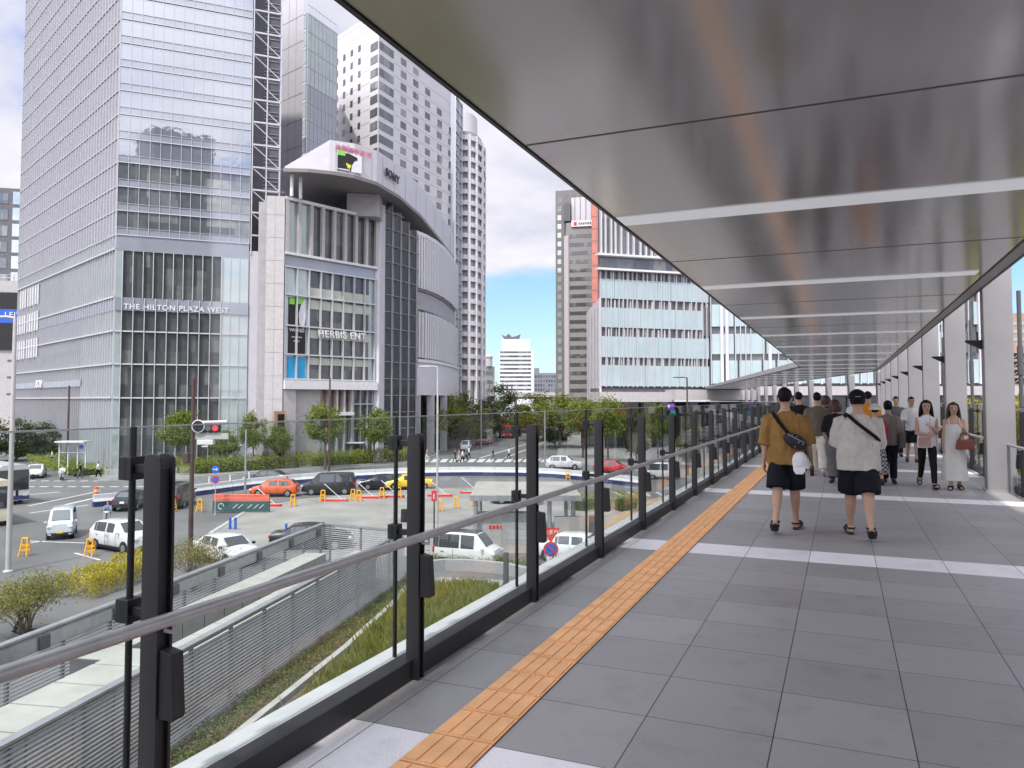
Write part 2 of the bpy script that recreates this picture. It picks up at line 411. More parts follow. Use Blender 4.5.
    # face details --------------------------------------------------------------
    if face:
        for q in (-1, 1):
            e = MB(); e.ell(tuple(hp(q * .031, .094, 1.605)), (.015 * s, .008 * s, .007 * s), 10, 6); e.build('eye', hairm, t, world=False, smooth=60)
            e = MB(); e.tube([hp(q * .016, .100, 1.627), hp(q * .034, .097, 1.633), hp(q * .05, .082, 1.627)], .005 * s, 5); e.build('eyebrow', hairm, t, world=False)
        e = MB(); e.ell(tuple(hp(0, .1015, 1.538)), (.026 * s, .008 * s, .0075 * s), 10, 6); e.build('mouth', M('lips', (.36, .10, .09), .45, 0, 0), t, world=False, smooth=60)
    # hair ----------------------------------------------------------------------
    hm = hairmat or hairm
    def scalp(g_, zlow, front, name, mat, back=0.0):
        name_ = hair
        rs = []
        for i in range(13):
            z = zlow + (1.742 - zlow) * i / 12; q = max(0, min(1, (z - 1.625) / .117)); w_ = math.sqrt(max(.05, 1 - q ** 2.6)) * (1 if z > 1.60 else .80 + .20 * (z - zlow) / max(.01, 1.60 - zlow))
            ring = []
            for k in range(24):
                a = 2 * math.pi * k / 24; x, y = math.cos(a), math.sin(a)
                rx, ry = (.079 + g_) * w_, (.098 + g_) * w_
                f_ = 1.0
                if y > -.05 and z < front: f_ = 1 - .38 * min(1, (y + .05) * 2.2)
                if z < 1.615 and y > -.55 and name_ == 'short': f_ = min(f_, .84)
                ring.append(tuple(S(Vector((0, 0, Z(z))) + HM @ Vector((x * rx * f_, y * ry * f_ + .002 - (back if y < 0 else 0), 0)))))
            rs.append(ring)
        h_ = MB(); h_.rings(rs); return h_
    if hair in ('short', 'bob', 'long', 'cap', 'hat'):
        h_ = scalp(.010, 1.56, 1.672, 'hair', hm)
        if hair == 'long':
            for q in range(-6, 7):
                a = q / 6 * 1.5; x, y = math.sin(a) * .085, -math.cos(a) * .095 + .01
                h_.tube([hp(x * .8, y * .8, 1.68), hp(x * 1.06, y * 1.05, 1.58), S((x * 1.25, y * 1.05 - .01, Z(1.45))), S((x * 1.45, y * .95 - .015 + .04 * abs(math.sin(a)), Z(1.27 + .02 * (q % 3))))], [.03 * s, .034 * s, .034 * s, .014 * s], 8, dome=True)
        if hair == 'bob':
            for q in range(-6, 7):
                a = q / 6 * 1.9; x, y = math.sin(a) * .09, -math.cos(a) * .1 + .005
                h_.tube([hp(x * .7, y * .7, 1.69), hp(x * 1.1, y * 1.1, 1.60), hp(x * 1.15, y * 1.1, 1.49)], [.03 * s, .04 * s, .022 * s], 8, dome=True)
        remesh(h_, 'hair', hm, t, vox, 1, .009)
    if hair == 'bun': h_ = scalp(.012, 1.535, 1.672, 'hair', hm); h_.ell(tuple(hp(0, -.10, 1.66)), (.045 * s, .04 * s, .042 * s)); remesh(h_, 'hair', hm, t, vox, 1, .003)
    if hair == 'cap':
        h_ = scalp(.020, 1.625, 1.60, 'cap', 'black'); h_.tube([hp(0, .09, 1.645), hp(0, .175, 1.632)], [.07 * s, .055 * s], 14, sx=.12, up=(1, 0, 0)); remesh(h_, 'cap', top_kw.get('capmat', 'black'), t, vox, 1)
        e = MB(); e.tube([hp(-.03, -.121, 1.652), hp(.03, -.121, 1.652)], .004 * s, 5); e.build('cap_strap', 'offwhite', t, world=False)
    if hair == 'hat':
        h_ = MB(); c_ = S((0, .0, Z(1.66))); h_.lathe([(.15 * s, -.045 * s), (.105 * s, -.005 * s), (.098 * s, .06 * s), (.07 * s, .088 * s), (.01 * s, .092 * s)], tuple(c_), 20); h_.build('bucket_hat', top_kw.get('hatmat', 'offwhite'), t, world=False, smooth=60)
    # clothes --------------------------------------------------------------------
    if top:
        kind, mat = top; hem = top_kw.get('hem', .82); ease = top_kw.get('ease', .028); m2 = MB()
        prof = [(hem, .176 * B + ease, .118 * B + ease), (.92, .172 * B + ease, .116 * B + ease), (1.05, .158 * B + ease, .112 * B + ease), (1.18, .160 * B + ease, .118 * B + ease * .8), (1.28, .172 * (B + 1) / 2 + ease * .7, .116 + ease * .5), (1.36, .165 + ease * .3, .100 + ease * .3), (1.415, .118, .082), (1.452, .066, .066)]
        if female: prof = [(z, rx * .9, ry * .92) for z, rx, ry in prof]
        if kind == 'camisole': prof = [p for p in prof if p[0] < 1.3]
        m2.rings([[tuple(S(p)) for p in ering((0, 0, Z(z)), rx, ry, 24)] for z, rx, ry in prof])
        sl = {'tee': 1.02, 'long': 2.0, 'half': 1.15, 'sleeveless': .22, 'camisole': 0}[kind]
        for side in (-1, 1):
            sh, el, wr, d2 = AJ[side]
            if sl > .25:
                e1 = lerp(sh, el, min(sl, 1.0)) if sl <= 1 else (el if sl > 1.3 else lerp(el, wr, sl - 1))
                w_ = .058 + ease * .9
                pts = [S(sh + Vector((-side * .06, 0, .012))), S(sh + Vector((0, 0, 0))), S(lerp(sh, el, .55))] + ([S(e1)] if sl <= 1.3 else [S(el), S(lerp(el, wr, .95))])
                m2.tube(pts, [.070 * s, .073 * s, (w_ + .003) * s] + ([(w_ + .010) * s] if sl <= 1.3 else [(w_ - .004) * s, .042 * s]), 16)
            elif sl > 0: m2.tube([S(sh + Vector((-side * .06, 0, .0))), S(sh + Vector((side * .015, 0, -.01)))], [.058 * s, .060 * s], 14)
        remesh(m2, top_kw.get('name', 'shirt'), mat, t, vox, 2, top_kw.get('fold', .011))
        if kind == 'camisole':
            for q in (-1, 1): e = MB(); e.tube([S((q * .085, .11, Z(1.27))), S((q * .10, .06, Z(1.40))), S((q * .095, -.02, Z(1.425))), S((q * .08, -.09, Z(1.30)))], .009 * s, 6); e.build('shoulder_strap', mat, t, world=False)
    if bottom:
        kind, mat = bottom; m2 = MB(); ln = bot_kw.get('len', 1.0); wd = bot_kw.get('wide', .03)
        if kind in ('shorts', 'trousers'):
            fb_ = .92 if female else 1
            m2.rings([[tuple(S(p)) for p in ering((0, 0, Z(z)), rx * fb_, ry * fb_, 20)] for z, rx, ry in ((.80, .13 * B, .10 * B), (.86, .166 * B, .118 * B), (.95, .168 * B, .118 * B), (1.04, .156 * B, .112 * B))])
            for side in (-1, 1):
                hip, kn, an, la = J[side]; lt = (.092 * B) + wd
                if kind == 'shorts':
                    e = lerp(hip, kn, .93); m2.tube([S(hip + Vector((0, 0, .02))), S(lerp(hip, kn, .5)), S(e)], [lt * .72 * s, lt * .98 * s, (lt + .002) * s], 16)
                else:
                    m2.tube([S(hip + Vector((0, 0, .02))), S(lerp(hip, kn, .5)), S(kn), S(lerp(kn, an, .5)), S(lerp(kn, an, .98))], [lt * .9 * s, lt * .98 * s, (.062 + wd) * s, (.056 + wd) * s, (.046 + wd) * s], 16)
            remesh(m2, kind, mat, t, vox, 2, bot_kw.get('fold', .008))
        else:
            z0, z1 = bot_kw.get('z', (.12, 1.05)); n = 40; rs = []
            off = (J[1][2].y + J[-1][2].y) / 2 * .6
            for i in range(15):
                q = i / 14; z = z1 + (z0 - z1) * q
                rx0 = bot_kw.get('r0', .15); r1 = bot_kw.get('r1', .23); w_ = rx0 + (r1 - rx0) * q ** .8; w_ = max(w_, .165 * fbw(z)) if kind == 'skirt' else w_
                rs.append([tuple(S((math.cos(2 * math.pi * k / n) * w_ * (1 + .07 * q * math.sin(7 * 2 * math.pi * k / n + z * 5)), math.sin(2 * math.pi * k / n) * w_ * .78 * (1 + .08 * q * math.sin(9 * 2 * math.pi * k / n + z * 4)) + off * q, Z(z)))) for k in range(n)])
            m2.rings(rs); m2.build(kind, mat, t, world=False, smooth=70)
    for side in (-1, 1):
        he, ba, to = foot[side]; e = MB()
        an = J[side][2]
        if shoes == 'sandal':
            dn = Vector((0, 0, -.030)); e.tube([S(he + Vector((0, -.025, -.018))), S(ba + Vector((0, 0, -.022))), S(to + Vector((0, .025, -.016)))], [.040 * s, .046 * s, .036 * s], 14, sx=.36, up=(1, 0, 0), dome=True)
            sb = e.build('sandal', 'black', t, world=False, smooth=60)
            for p_, r_ in ((lerp(ba, to, .25), .043), (lerp(he, ba, .55), .046)): e2 = MB(); e2.tube([S(p_ + Vector((math.cos(a) * r_, 0, math.sin(a) * r_ + .006))) for a in (-.2, .5, 1.2, 1.9, 2.6, 3.3)], .012 * s, 6); st_ = e2.build('strap', 'black', t, world=False); st_.parent = sb
            e2 = MB(); c_ = lerp(an, he, .35); e2.tube([S(c_ + Vector((math.cos(a) * .046, math.sin(a) * .05, 0))) for a in (0, .7, 1.4, 2.1, 2.8, 3.5, 4.2, 4.9, 5.6, 6.28)], .011 * s, 6); st_ = e2.build('strap', 'black', t, world=False); st_.parent = sb
        else:
            e.tube([S(he + Vector((0, -.02, .012))), S(lerp(he, ba, .5) + Vector((0, 0, .012))), S(ba), S(to + Vector((0, .02, .0)))], [.044 * s, .046 * s, .048 * s, .034 * s], 14, dome=True); e.tube([S(he + Vector((0, .01, .01))), S(an + Vector((0, 0, .01)))], [.046 * s, .048 * s], 12)
            remesh(e, 'shoe', shoes, t, max(vox, .008), 1)
    return t, dict(s=s, Z=Z, AJ=AJ, J=J)
def fbw(z): return 1.0 if z < 1.0 else .9
def local_point(t, p): return Vector(t.location) + Matrix.Rotation(t.rotation_euler.z, 3, 'Z') @ Vector(p)
def body_ring(I, B, z, ang, ease, ry=1.0):
    """a point on a shirt's surface at height z and angle (0 = right side, 90 = front)"""
    return None
mus = fab('mustard', (.28, .155, .05)); nav = fab('navy', (.010, .011, .017)); lgr = fab('oatmeal', (.55, .52, .475)); blk = fab('black', (.010, .010, .011)); olv = fab('olive', (.13, .11, .085)); crm = fab('cream', (.62, .58, .50)); tau = fab('taupe', (.25, .215, .185)); wht = fab('white', (.75, .74, .76), .04); mag = fab('wine', (.32, .03, .06)); gre = fab('grey', (.12, .12, .125)); ora = fab('orange', (.70, .26, .03)); ivy = fab('ivory', (.66, .65, .61), .05)
def on_deck(px, py): p = G(px, py, 0.0); p.z = .0; return p
# two men walking away
p = on_deck(787, 530.5)
man1, I1 = person(p, R(-2), 'man from behind in mustard tee and navy shorts with a patterned bag across his back', 1.70, 1.10, legs=((-.30, .34), (.25, .05)), arms=((-.05, .16, .14), (.12, .22, .30)), top=('half', mus), bottom=('shorts', nav), hair='short', face=True, vox=.0105, top_kw=dict(hem=.80, ease=.034, fold=.018), bot_kw=dict(wide=.028))
p = on_deck(860, 536.5)
man2, I2 = person(p, R(3), 'man from behind in oatmeal tee, navy shorts and dark cap, strap across his back', 1.67, 1.22, legs=((.25, .05), (-.30, .34)), arms=((.35, .12, .9, .25), (.35, .12, .9, .25)), top=('half', lgr), bottom=('shorts', nav), hair='cap', face=True, vox=.0105, top_kw=dict(hem=.78, ease=.036, fold=.018, capmat=nav), bot_kw=dict(wide=.03))
# man 1's cross-body bag and cap, held things
def strap_path(t, I, B, pts, r, name, label, mat, cat='bag strap'): pass
def bag_sling(t, I, name, label, pts, bagc, bagr, mat, smat, tilt=0.0):
    s = I['s']; Z = I['Z']; loc = Vector(t.location); rot = Matrix.Rotation(t.rotation_euler.z, 3, 'Z')
    th = thing(name, label, 'bag', tuple(loc), t.rotation_euler.z)
    mb = MB(); mb.tube([Vector((x, y, Z(z))) * s for x, y, z in pts], .021, 8, sx=.22, up=(1, 0, .6)); mb.build('strap', smat, th, world=False, smooth=50)
    if bagc:
        mb = MB(); mb.ell((0, 0, 0), bagr, 20, 12); m_ = Matrix.Rotation(tilt, 3, 'Y'); c_ = Vector((bagc[0], bagc[1], Z(bagc[2]))) * s; mb.v = [tuple(c_ + m_ @ Vector(v)) for v in mb.v]; mb.build('pouch', mat, th, world=False, smooth=60)
        mb = MB(); mb.tube([c_ + m_ @ Vector((x, -bagr[1] * math.sqrt(max(.0, 1 - (x / bagr[0]) ** 2 - .2)) - .004, bagr[2] * .45)) for x in (-bagr[0] * .7, -bagr[0] * .3, bagr[0] * .3, bagr[0] * .7)], .005, 5); mb.build('zip', 'galv', th, world=False)
    return th
def pattern_mat():
    m, nt, b = newmat('patterned_bag'); tc = node(nt, 'ShaderNodeTexCoord'); v = node(nt, 'ShaderNodeTexVoronoi'); v.inputs['Scale'].default_value = 28; nt.links.new(tc.outputs['Object'], v.inputs['Vector'])
    f = mathn(nt, 'LESS_THAN', v.outputs['Distance'], .22); nt.links.new(mixc(nt, f, (.010, .011, .018), (.32, .34, .40)), b.inputs['Base Color']); b.inputs['Roughness'].default_value = .7; return m
bag_sling(man1, I1, 'sling_bag', 'dark patterned pouch bag slung across the back of the mustard tee', [(-.165, .03, 1.435), (-.13, -.12, 1.425), (-.06, -.168, 1.32), (.02, -.178, 1.22), (.07, -.172, 1.16)], (.125, -.185, 1.09), (.145, .055, .085), pattern_mat(), blk, R(28))
bag_sling(man2, I2, 'bag_strap', 'black bag strap running diagonally over the oatmeal tee', [(-.14, .05, 1.45), (-.11, -.13, 1.43), (-.02, -.192, 1.34), (.09, -.190, 1.25), (.19, -.13, 1.17), (.235, -.02, 1.12)], None, None, None, blk)
h = I1['AJ'][1]; s1 = I1['s']; w1 = local_point(man1, (h[2] + h[3] * .07) * s1)
t = thing('cap', 'white cap hanging at the hip of the man in mustard', 'cap', tuple(local_point(man1, (.175, -.175, I1['Z'](.87) * s1))), R(-2))
mb = MB(); mb.lathe([(.085, -.07), (.088, 0), (.075, .05), (.045, .085), (.01, .095)], n=20); mb.build('crown', wht, t, world=False, smooth=60)
mb = MB(); mb.tube([(0, -.05, -.06), (0, -.10, -.12), (0, -.11, -.16)], [.075, .065, .04], 14, sx=.14, up=(1, 0, 0)); mb.build('brim', wht, t, world=False, smooth=60)
mb = MB(); mb.tube([(0, 0, .09), (-.02, .03, .22)], .006, 6); mb.build('loop', 'black', t, world=False)
t = thing('phone_pouch', 'small black case in the right hand of the man in mustard', 'case', tuple(w1), 0); mb = MB(); mb.box((.0, .0, -.075), (.045, .03, .13)); mb.build('case', 'black', t, world=False, bevel=.008); mb = MB(); mb.tube([(0, 0, -.012), (0, 0, .02)], .012, 8); mb.build('wrist_loop', 'black', t, world=False)
# two women walking towards the standpoint
p = on_deck(928, 487.5)
wa, Ia = person(p, R(182), 'woman with long dark hair in white sleeveless blouse and black trousers', 1.57, .88, legs=((.36, .05), (-.32, .42)), arms=((.30, .10, 1.9, .55), (.25, .12, 1.25, .7)), top=('sleeveless', wht), bottom=('trousers', blk), hair='long', female=True, vox=.009, top_kw=dict(hem=.80, ease=.042, fold=.010, name='blouse'), bot_kw=dict(wide=.0))
p = on_deck(955.5, 489.5)
wb, Ib = person(p, R(178), 'woman in long white strapped dress with a red brown handbag on her arm', 1.50, .86, legs=((-.08, .12), (.10, .03)), arms=((.42, .15, 1.75, .3), (.0, .12, .12)), top=('camisole', ivy), bottom=('dress', ivy), hair='long', female=True, vox=.009, hairmat=M('hair_brown', (.03, .016, .012), .42, 0, .3, 30, .4, 60), top_kw=dict(hem=.9, ease=.018, fold=.004, name='dress_top'), bot_kw=dict(z=(.16, 1.29), r0=.152, r1=.235))
e = local_point(wb, lerp(Ib['AJ'][-1][1], Ib['AJ'][-1][2], .35) * Ib['s'])
t = thing('handbag', 'red brown leather handbag hanging from the arm of the woman in white', 'bag', (e.x, e.y, e.z - .30), R(178)); lea = M('leather_red', (.20, .045, .03), .45, 0, .12, 8)
mb = MB(); mb.prism_ax([(-.15, 0), (.15, 0), (.12, .17), (-.12, .17)], -.055, .055, 'y'); mb.build('pouch', lea, t, world=False, bevel=.015)
for q in (-1, 1): mb = MB(); mb.tube([(-.08, q * .04, .165), (-.06, q * .03, .27), (0, q * .02, .30), (.06, q * .03, .27), (.08, q * .04, .165)], .008, 6); mb.build('handle', lea, t, world=False)
MB().box((0, -.058, .12), (.04, .008, .03)).build('clasp', 'galv', t, world=False)
e = local_point(wa, (.06, .20, Ia['Z'](.93) * Ia['s']))
t = thing('shoulder_bag', 'small dusty pink bag in front of the white blouse', 'bag', tuple(e), R(182)); pk = M('leather_pink', (.42, .25, .22), .5, 0, .1, 8)
mb = MB(); mb.prism_ax([(-.10, -.09), (.10, -.09), (.095, .07), (-.095, .07)], -.03, .03, 'y'); mb.build('pouch', pk, t, world=False, bevel=.012)
mb = MB(); mb.tube([(-.09, 0, .06), (-.10, -.04, .25), (-.10, -.08, .44)], .006, 6); mb.build('strap', pk, t, world=False)
# the group ahead
def walker(px, py, rz, label, H, **kw): return person(on_deck(px, py), rz, label, H, face=kw.pop('face', False), vox=kw.pop('vox', .0155), **kw)
wc, Ic = walker(889.5, 483, R(-4), 'woman from behind in taupe top and dark trousers with a grey tote', 1.53, build=.98, legs=((.14, .05), (-.16, .2)), arms=((.0, .12, .2), (.05, .16, .3)), top=('half', tau), bottom=('trousers', nav), shoes='black', hair='bun', female=True, top_kw=dict(hem=.78, ease=.05), bot_kw=dict(wide=.022))
e = local_point(wc, Vector((.27, .02, Ic['Z'](.92))) * Ic['s']); t = thing('tote_bag', 'slouchy grey tote at the side of the woman in taupe', 'bag', tuple(e), R(-4)); mb = MB(); mb.prism_ax([(-.17, -.16), (.15, -.16), (.12, .14), (-.13, .14)], -.05, .05, 'x'); mb.build('pouch', gre, t, world=False, bevel=.02)
for q in (-1, 1): mb = MB(); mb.tube([(q * .035, -.09, .13), (q * .03, -.05, .36), (q * .03, .05, .36), (q * .035, .08, .13)], .009, 6); mb.build('handle', gre, t, world=False)
def checks():
    m, nt, b = newmat('checked_cloth'); tc = node(nt, 'ShaderNodeTexCoord'); w_ = node(nt, 'ShaderNodeTexChecker'); w_.inputs['Scale'].default_value = 26; nt.links.new(tc.outputs['Object'], w_.inputs[0]); w_.inputs[1].default_value = (.02, .02, .025, 1); w_.inputs[2].default_value = (.42, .40, .40, 1); nt.links.new(w_.outputs[0], b.inputs['Base Color']); b.inputs['Roughness'].default_value = .85; return m
walker(876.5, 484.5, R(6), 'person in a pale bucket hat, wine red top and checked skirt', 1.46, build=.95, legs=((.12, .05), (-.14, .2)), arms=((.1, .12, .3), (.1, .14, .4)), top=('long', mag), bottom=('skirt', checks()), shoes='black', hair='hat', female=True, top_kw=dict(hem=.88, hatmat=crm), bot_kw=dict(z=(.22, 1.02), r0=.155, r1=.235))
walker(836.5, 482.5, R(3), 'woman with auburn bob in a black top and wide charcoal trousers', 1.55, build=.98, legs=((-.14, .2), (.14, .05)), arms=((.2, .14, .9), (.2, .14, .9)), top=('half', blk), bottom=('trousers', gre), shoes='black', hair='bob', hairmat=hair_r, female=True, top_kw=dict(hem=.9, ease=.04), bot_kw=dict(wide=.05))
walker(818.5, 475.5, R(2), 'man in olive tee and cream trousers walking beside the auburn haired woman', 1.70, build=1.05, legs=((.16, .05), (-.2, .3)), arms=((.0, .14, .2), (.1, .14, .5)), top=('half', olv), bottom=('trousers', crm), shoes='offwhite', hair='short', top_kw=dict(hem=.82, ease=.04), bot_kw=dict(wide=.035))
walker(800, 470, R(0), 'dark haired man in black tee mostly hidden behind the man in mustard', 1.72, build=1.05, legs=((.16, .05), (-.16, .2)), arms=((.0, .12, .2), (.1, .12, .3)), top=('half', blk), bottom=('trousers', nav), shoes='black', hair='short', top_kw=dict(hem=.82, ease=.04), bot_kw=dict(wide=.03))
walker(869.5, 467, R(0), 'dark haired person in orange shirt half hidden behind the capped man', 1.74, build=1.0, legs=((.16, .05), (-.16, .2)), arms=((.0, .12, .2), (.1, .12, .3)), top=('half', ora), bottom=('trousers', gre), shoes='black', hair='short', bot_kw=dict(wide=.02))
walker(912.5, 462, R(186), 'person in white shirt with black shoulder bag walking behind the two women', 1.62, build=.92, legs=((.16, .05), (-.16, .2)), arms=((.0, .16, .3), (.2, .2, .9)), top=('half', wht), bottom=('shorts', nav), shoes='black', hair='short', female=True, face=True, bot_kw=dict(wide=.03))
walker(827, 461, R(0), 'light brown haired walker glimpsed beyond the auburn haired woman', 1.66, build=.95, legs=((.16, .05), (-.16, .2)), arms=((.0, .12, .2), (.1, .12, .3)), top=('half', blk), bottom=('trousers', nav), shoes='black', hair='bob', hairmat=hair_r, female=True, vox=.019)
walker(857, 455, R(180), 'distant walker facing this way between the capped man and the auburn bob', 1.66, build=.98, legs=((.16, .05), (-.16, .2)), arms=((.0, .12, .2), (.1, .12, .3)), top=('half', wht), bottom=('trousers', gre), shoes='black', hair='short', vox=.019)
walker(897, 456, R(180), 'distant walker in dark clothes left of the white shirted person', 1.64, build=1.0, legs=((.16, .05), (-.16, .2)), arms=((.0, .12, .2), (.1, .12, .3)), top=('half', gre), bottom=('trousers', nav), shoes='black', hair='short', vox=.019)
# people down in the street
sp = {}
def street(px, py, ang, label, kind, group='pedestrians on the far crosswalk', z=GZ + .006):
    key = kind
    cols = {'white': (wht, nav), 'dark': (blk, gre), 'pink': (fab('rose', (.5, .2, .2)), crm), 'blue': (fab('work_blue', (.10, .13, .22)), nav)}
    p = G(px, py, z)
    if key not in sp:
        t, _ = person(p, heading(ang - 90), label, 1.68, 1.0, legs=((.25, .06), (-.25, .2)), arms=((.2, .14, .3), (-.2, .14, .3)), top=('half', cols[key][0]), bottom=('trousers', cols[key][1]), shoes='black', hair='short', face=False, vox=.032, group=group); sp[key] = t
    else: dup(sp[key], p, heading(ang - 90), label, group)
for a in ((455, 462, 0, 'pedestrian in dark clothes at the near end of the crosswalk group', 'dark'), (459, 461, 10, 'pedestrian in rose top inside the crosswalk group', 'pink'), (462.5, 462, 0, 'pedestrian in white at the middle of the crosswalk group', 'white'), (466, 460, 5, 'pedestrian in blue leading the crosswalk group', 'blue'), (469, 458, 0, 'pedestrian in white behind the white waiting van', 'white'), (493, 460, 180, 'lone dark pedestrian crossing beside the yellow signs', 'dark'), (509, 459, 0, 'lone white shirted pedestrian left of the third railing post', 'white'), (427, 460, 0, 'pedestrian in rose top near the white lamp post', 'pink')): street(*a)
street(80, 478, 20, 'dark dressed person with a bicycle by the hedge corner', 'dark', 'people on the corner pavement', GZ + .146); street(98, 477, 200, 'white shirted person waiting at the hedge corner', 'white', 'people on the corner pavement', GZ + .146); street(52, 463, 200, 'white shirted person on the pavement behind the low hedge', 'white', 'people on the corner pavement', GZ + .146)
street(24, 632, 20, 'traffic worker in pale shirt behind the leafy shrub', 'white', 'workers on the lot')
# motor scooters with riders
def scooter(px, py, ang, lab1, lab2, kind):
    p = G(px, py, GZ + .006); t = thing('scooter', lab1, 'scooter', p, heading(ang), 'motor scooters')
    for x in (-.62, .62): mb = MB(); mb.tube([(x, -.05, .26), (x, .05, .26)], .26, 18); mb.build('wheel', 'tyre', t, world=False, smooth=40)
    mb = MB(); mb.rings([ering((-.75, 0, .72), .05, .05), ering((-.3, 0, .78), .3, .15)], True); mb.prism_ax([(-.8, .42), (-.25, .32), (.3, .26), (.36, .34), (-.12, .42), (-.2, .72), (-.82, .74)], -.16, .16, 'y'); mb.build('body', 'white', t, world=False)
    mb = MB(); mb.prism_ax([(.36, .30), (.46, .34), (.56, .95), (.46, .98)], -.2, .2, 'y'); mb.build('leg_shield', 'white', t, world=False)
    mb = MB(); mb.tube([(.46, -.32, 1.02), (.52, 0, .98), (.46, .32, 1.02)], .02, 6); mb.tube([(.52, 0, .98), (.62, 0, .3)], .03, 6); mb.build('handlebar', 'black', t, world=False)
    mb = MB(); mb.ell((.57, 0, .86), (.06, .1, .08)); mb.build('headlight', 'lampglass', t, world=False)
    loc = p - Vector((0, 0, 0)); rz = heading(ang - 90)
    fwd = Vector((math.cos(heading(ang)), math.sin(heading(ang)), 0))
    q, _ = person((p.x - fwd.x * .25, p.y - fwd.y * .25, GZ + .14), rz, lab2, 1.68, 1.0, legs=((1.25, 1.3), (1.25, 1.3)), arms=((.7, .16, .35), (.7, .16, .35)), top=('long', wht if kind == 'white' else fab('rider_blue', (.16, .19, .27))), bottom=('trousers', nav), shoes='black', hair='short', face=False, vox=.03, group='scooter riders')
scooter(107, 524, 292, 'motor scooter riding towards the white suv', 'rider in blue grey jacket on the scooter behind the white suv', 'blue')
scooter(62, 480, 292, 'motor scooter at the corner of the low hedge', 'rider in white on the scooter at the low hedge', 'white')
# ------------------------------------------------------------------ the footbridge deck
def deck_material():
    m, nt, b = newmat('deck_tiles')
    geo = node(nt, 'ShaderNodeNewGeometry'); sep = node(nt, 'ShaderNodeSeparateXYZ'); nt.links.new(geo.outputs['Position'], sep.inputs[0])
    x = mathn(nt, 'DIVIDE', mathn(nt, 'ADD', sep.outputs[0], .32 + 60), .6)
    y = mathn(nt, 'DIVIDE', mathn(nt, 'ADD', sep.outputs[1], -3.83 + 60), .6)
    fx = mathn(nt, 'FRACT', x); fy = mathn(nt, 'FRACT', y)
    ex = mathn(nt, 'ABSOLUTE', mathn(nt, 'SUBTRACT', fx, .5)); ey = mathn(nt, 'ABSOLUTE', mathn(nt, 'SUBTRACT', fy, .5))
    joint = mathn(nt, 'GREATER_THAN', mathn(nt, 'MAXIMUM', ex, ey), .5 - .0045)
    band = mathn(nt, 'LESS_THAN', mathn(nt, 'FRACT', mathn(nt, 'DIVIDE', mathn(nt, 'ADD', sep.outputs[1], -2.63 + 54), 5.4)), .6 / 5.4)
    cmb = node(nt, 'ShaderNodeCombineXYZ'); nt.links.new(mathn(nt, 'FLOOR', x), cmb.inputs[0]); nt.links.new(mathn(nt, 'FLOOR', y), cmb.inputs[1])
    wn = node(nt, 'ShaderNodeTexWhiteNoise', noise_dimensions='3D'); nt.links.new(cmb.outputs[0], wn.inputs[0])
    sp = node(nt, 'ShaderNodeTexNoise'); sp.inputs['Scale'].default_value = 95; sp.inputs['Detail'].default_value = 2; nt.links.new(geo.outputs['Position'], sp.inputs['Vector'])
    st = node(nt, 'ShaderNodeTexNoise'); st.inputs['Scale'].default_value = .9; st.inputs['Detail'].default_value = 6; nt.links.new(geo.outputs['Position'], st.inputs['Vector'])
    k = mathn(nt, 'ADD', mathn(nt, 'ADD', mathn(nt, 'MULTIPLY', wn.outputs[0], .22), .62), mathn(nt, 'ADD', mathn(nt, 'MULTIPLY', sp.outputs[0], .5), mathn(nt, 'MULTIPLY', st.outputs[0], .2)))
    vo = node(nt, 'ShaderNodeTexVoronoi'); vo.inputs['Scale'].default_value = 1.3; nt.links.new(geo.outputs['Position'], vo.inputs['Vector'])
    k = mathn(nt, 'SUBTRACT', k, mathn(nt, 'MULTIPLY', mathn(nt, 'LESS_THAN', vo.outputs['Distance'], .028), .28))
    sc_ = node(nt, 'ShaderNodeTexNoise'); sc_.inputs['Scale'].default_value = 3.2; sc_.inputs['Detail'].default_value = 9; sc_.inputs['Roughness'].default_value = .7; nt.links.new(geo.outputs['Position'], sc_.inputs['Vector'])
    sm = node(nt, 'ShaderNodeMapRange'); sm.inputs[1].default_value = .52; sm.inputs[2].default_value = .72; sm.inputs[4].default_value = .20; nt.links.new(sc_.outputs[0], sm.inputs[0]); k = mathn(nt, 'SUBTRACT', k, sm.outputs[0])
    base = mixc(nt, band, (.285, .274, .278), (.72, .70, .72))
    mu = node(nt, 'ShaderNodeVectorMath', operation='SCALE'); nt.links.new(base, mu.inputs[0]); nt.links.new(k, mu.inputs['Scale'])
    nt.links.new(mixc(nt, joint, mu.outputs[0], (.022, .02, .02)), b.inputs['Base Color'])
    r = mathn(nt, 'ADD', mathn(nt, 'MULTIPLY', sp.outputs[0], .2), .36); nt.links.new(r, b.inputs['Roughness'])
    bp = node(nt, 'ShaderNodeBump'); bp.inputs['Strength'].default_value = .35; bp.inputs['Distance'].default_value = .004
    nt.links.new(mathn(nt, 'SUBTRACT', sp.outputs[0], mathn(nt, 'MULTIPLY', joint, 1.5)), bp.inputs['Height']); nt.links.new(bp.outputs[0], b.inputs['Normal'])
    return m
BEND = R(12.5); bdir = Vector((-math.sin(BEND), math.cos(BEND))); bn = Vector((math.cos(BEND), math.sin(BEND)))
LB = Vector((-2.24, 49.0)); RB = Vector((2.68, 57.0)); FAR = 95
L2 = LB + bdir * FAR; R2 = RB + bdir * FAR
mb = MB(); mb.prism([(-2.30, -7), (2.85, -7), (RB.x + .15, RB.y), (R2.x, R2.y), (L2.x, L2.y), (LB.x - .05, LB.y)], -.55, 0)
struct('bridge_deck', mb, deck_material())
mb = MB()
mb.bb(-2.50, -2.31, -7, 49, -.5, .10)
mb.hexa([Vector((p.x + q * -.97, p.y + q * -.21, z)) for z in (-.5, .10) for p, q in ((LB, .26), (LB, .06), (L2, .06), (L2, .26))])
struct('bridge_edge_coping', mb, 'coping', bevel=.01)
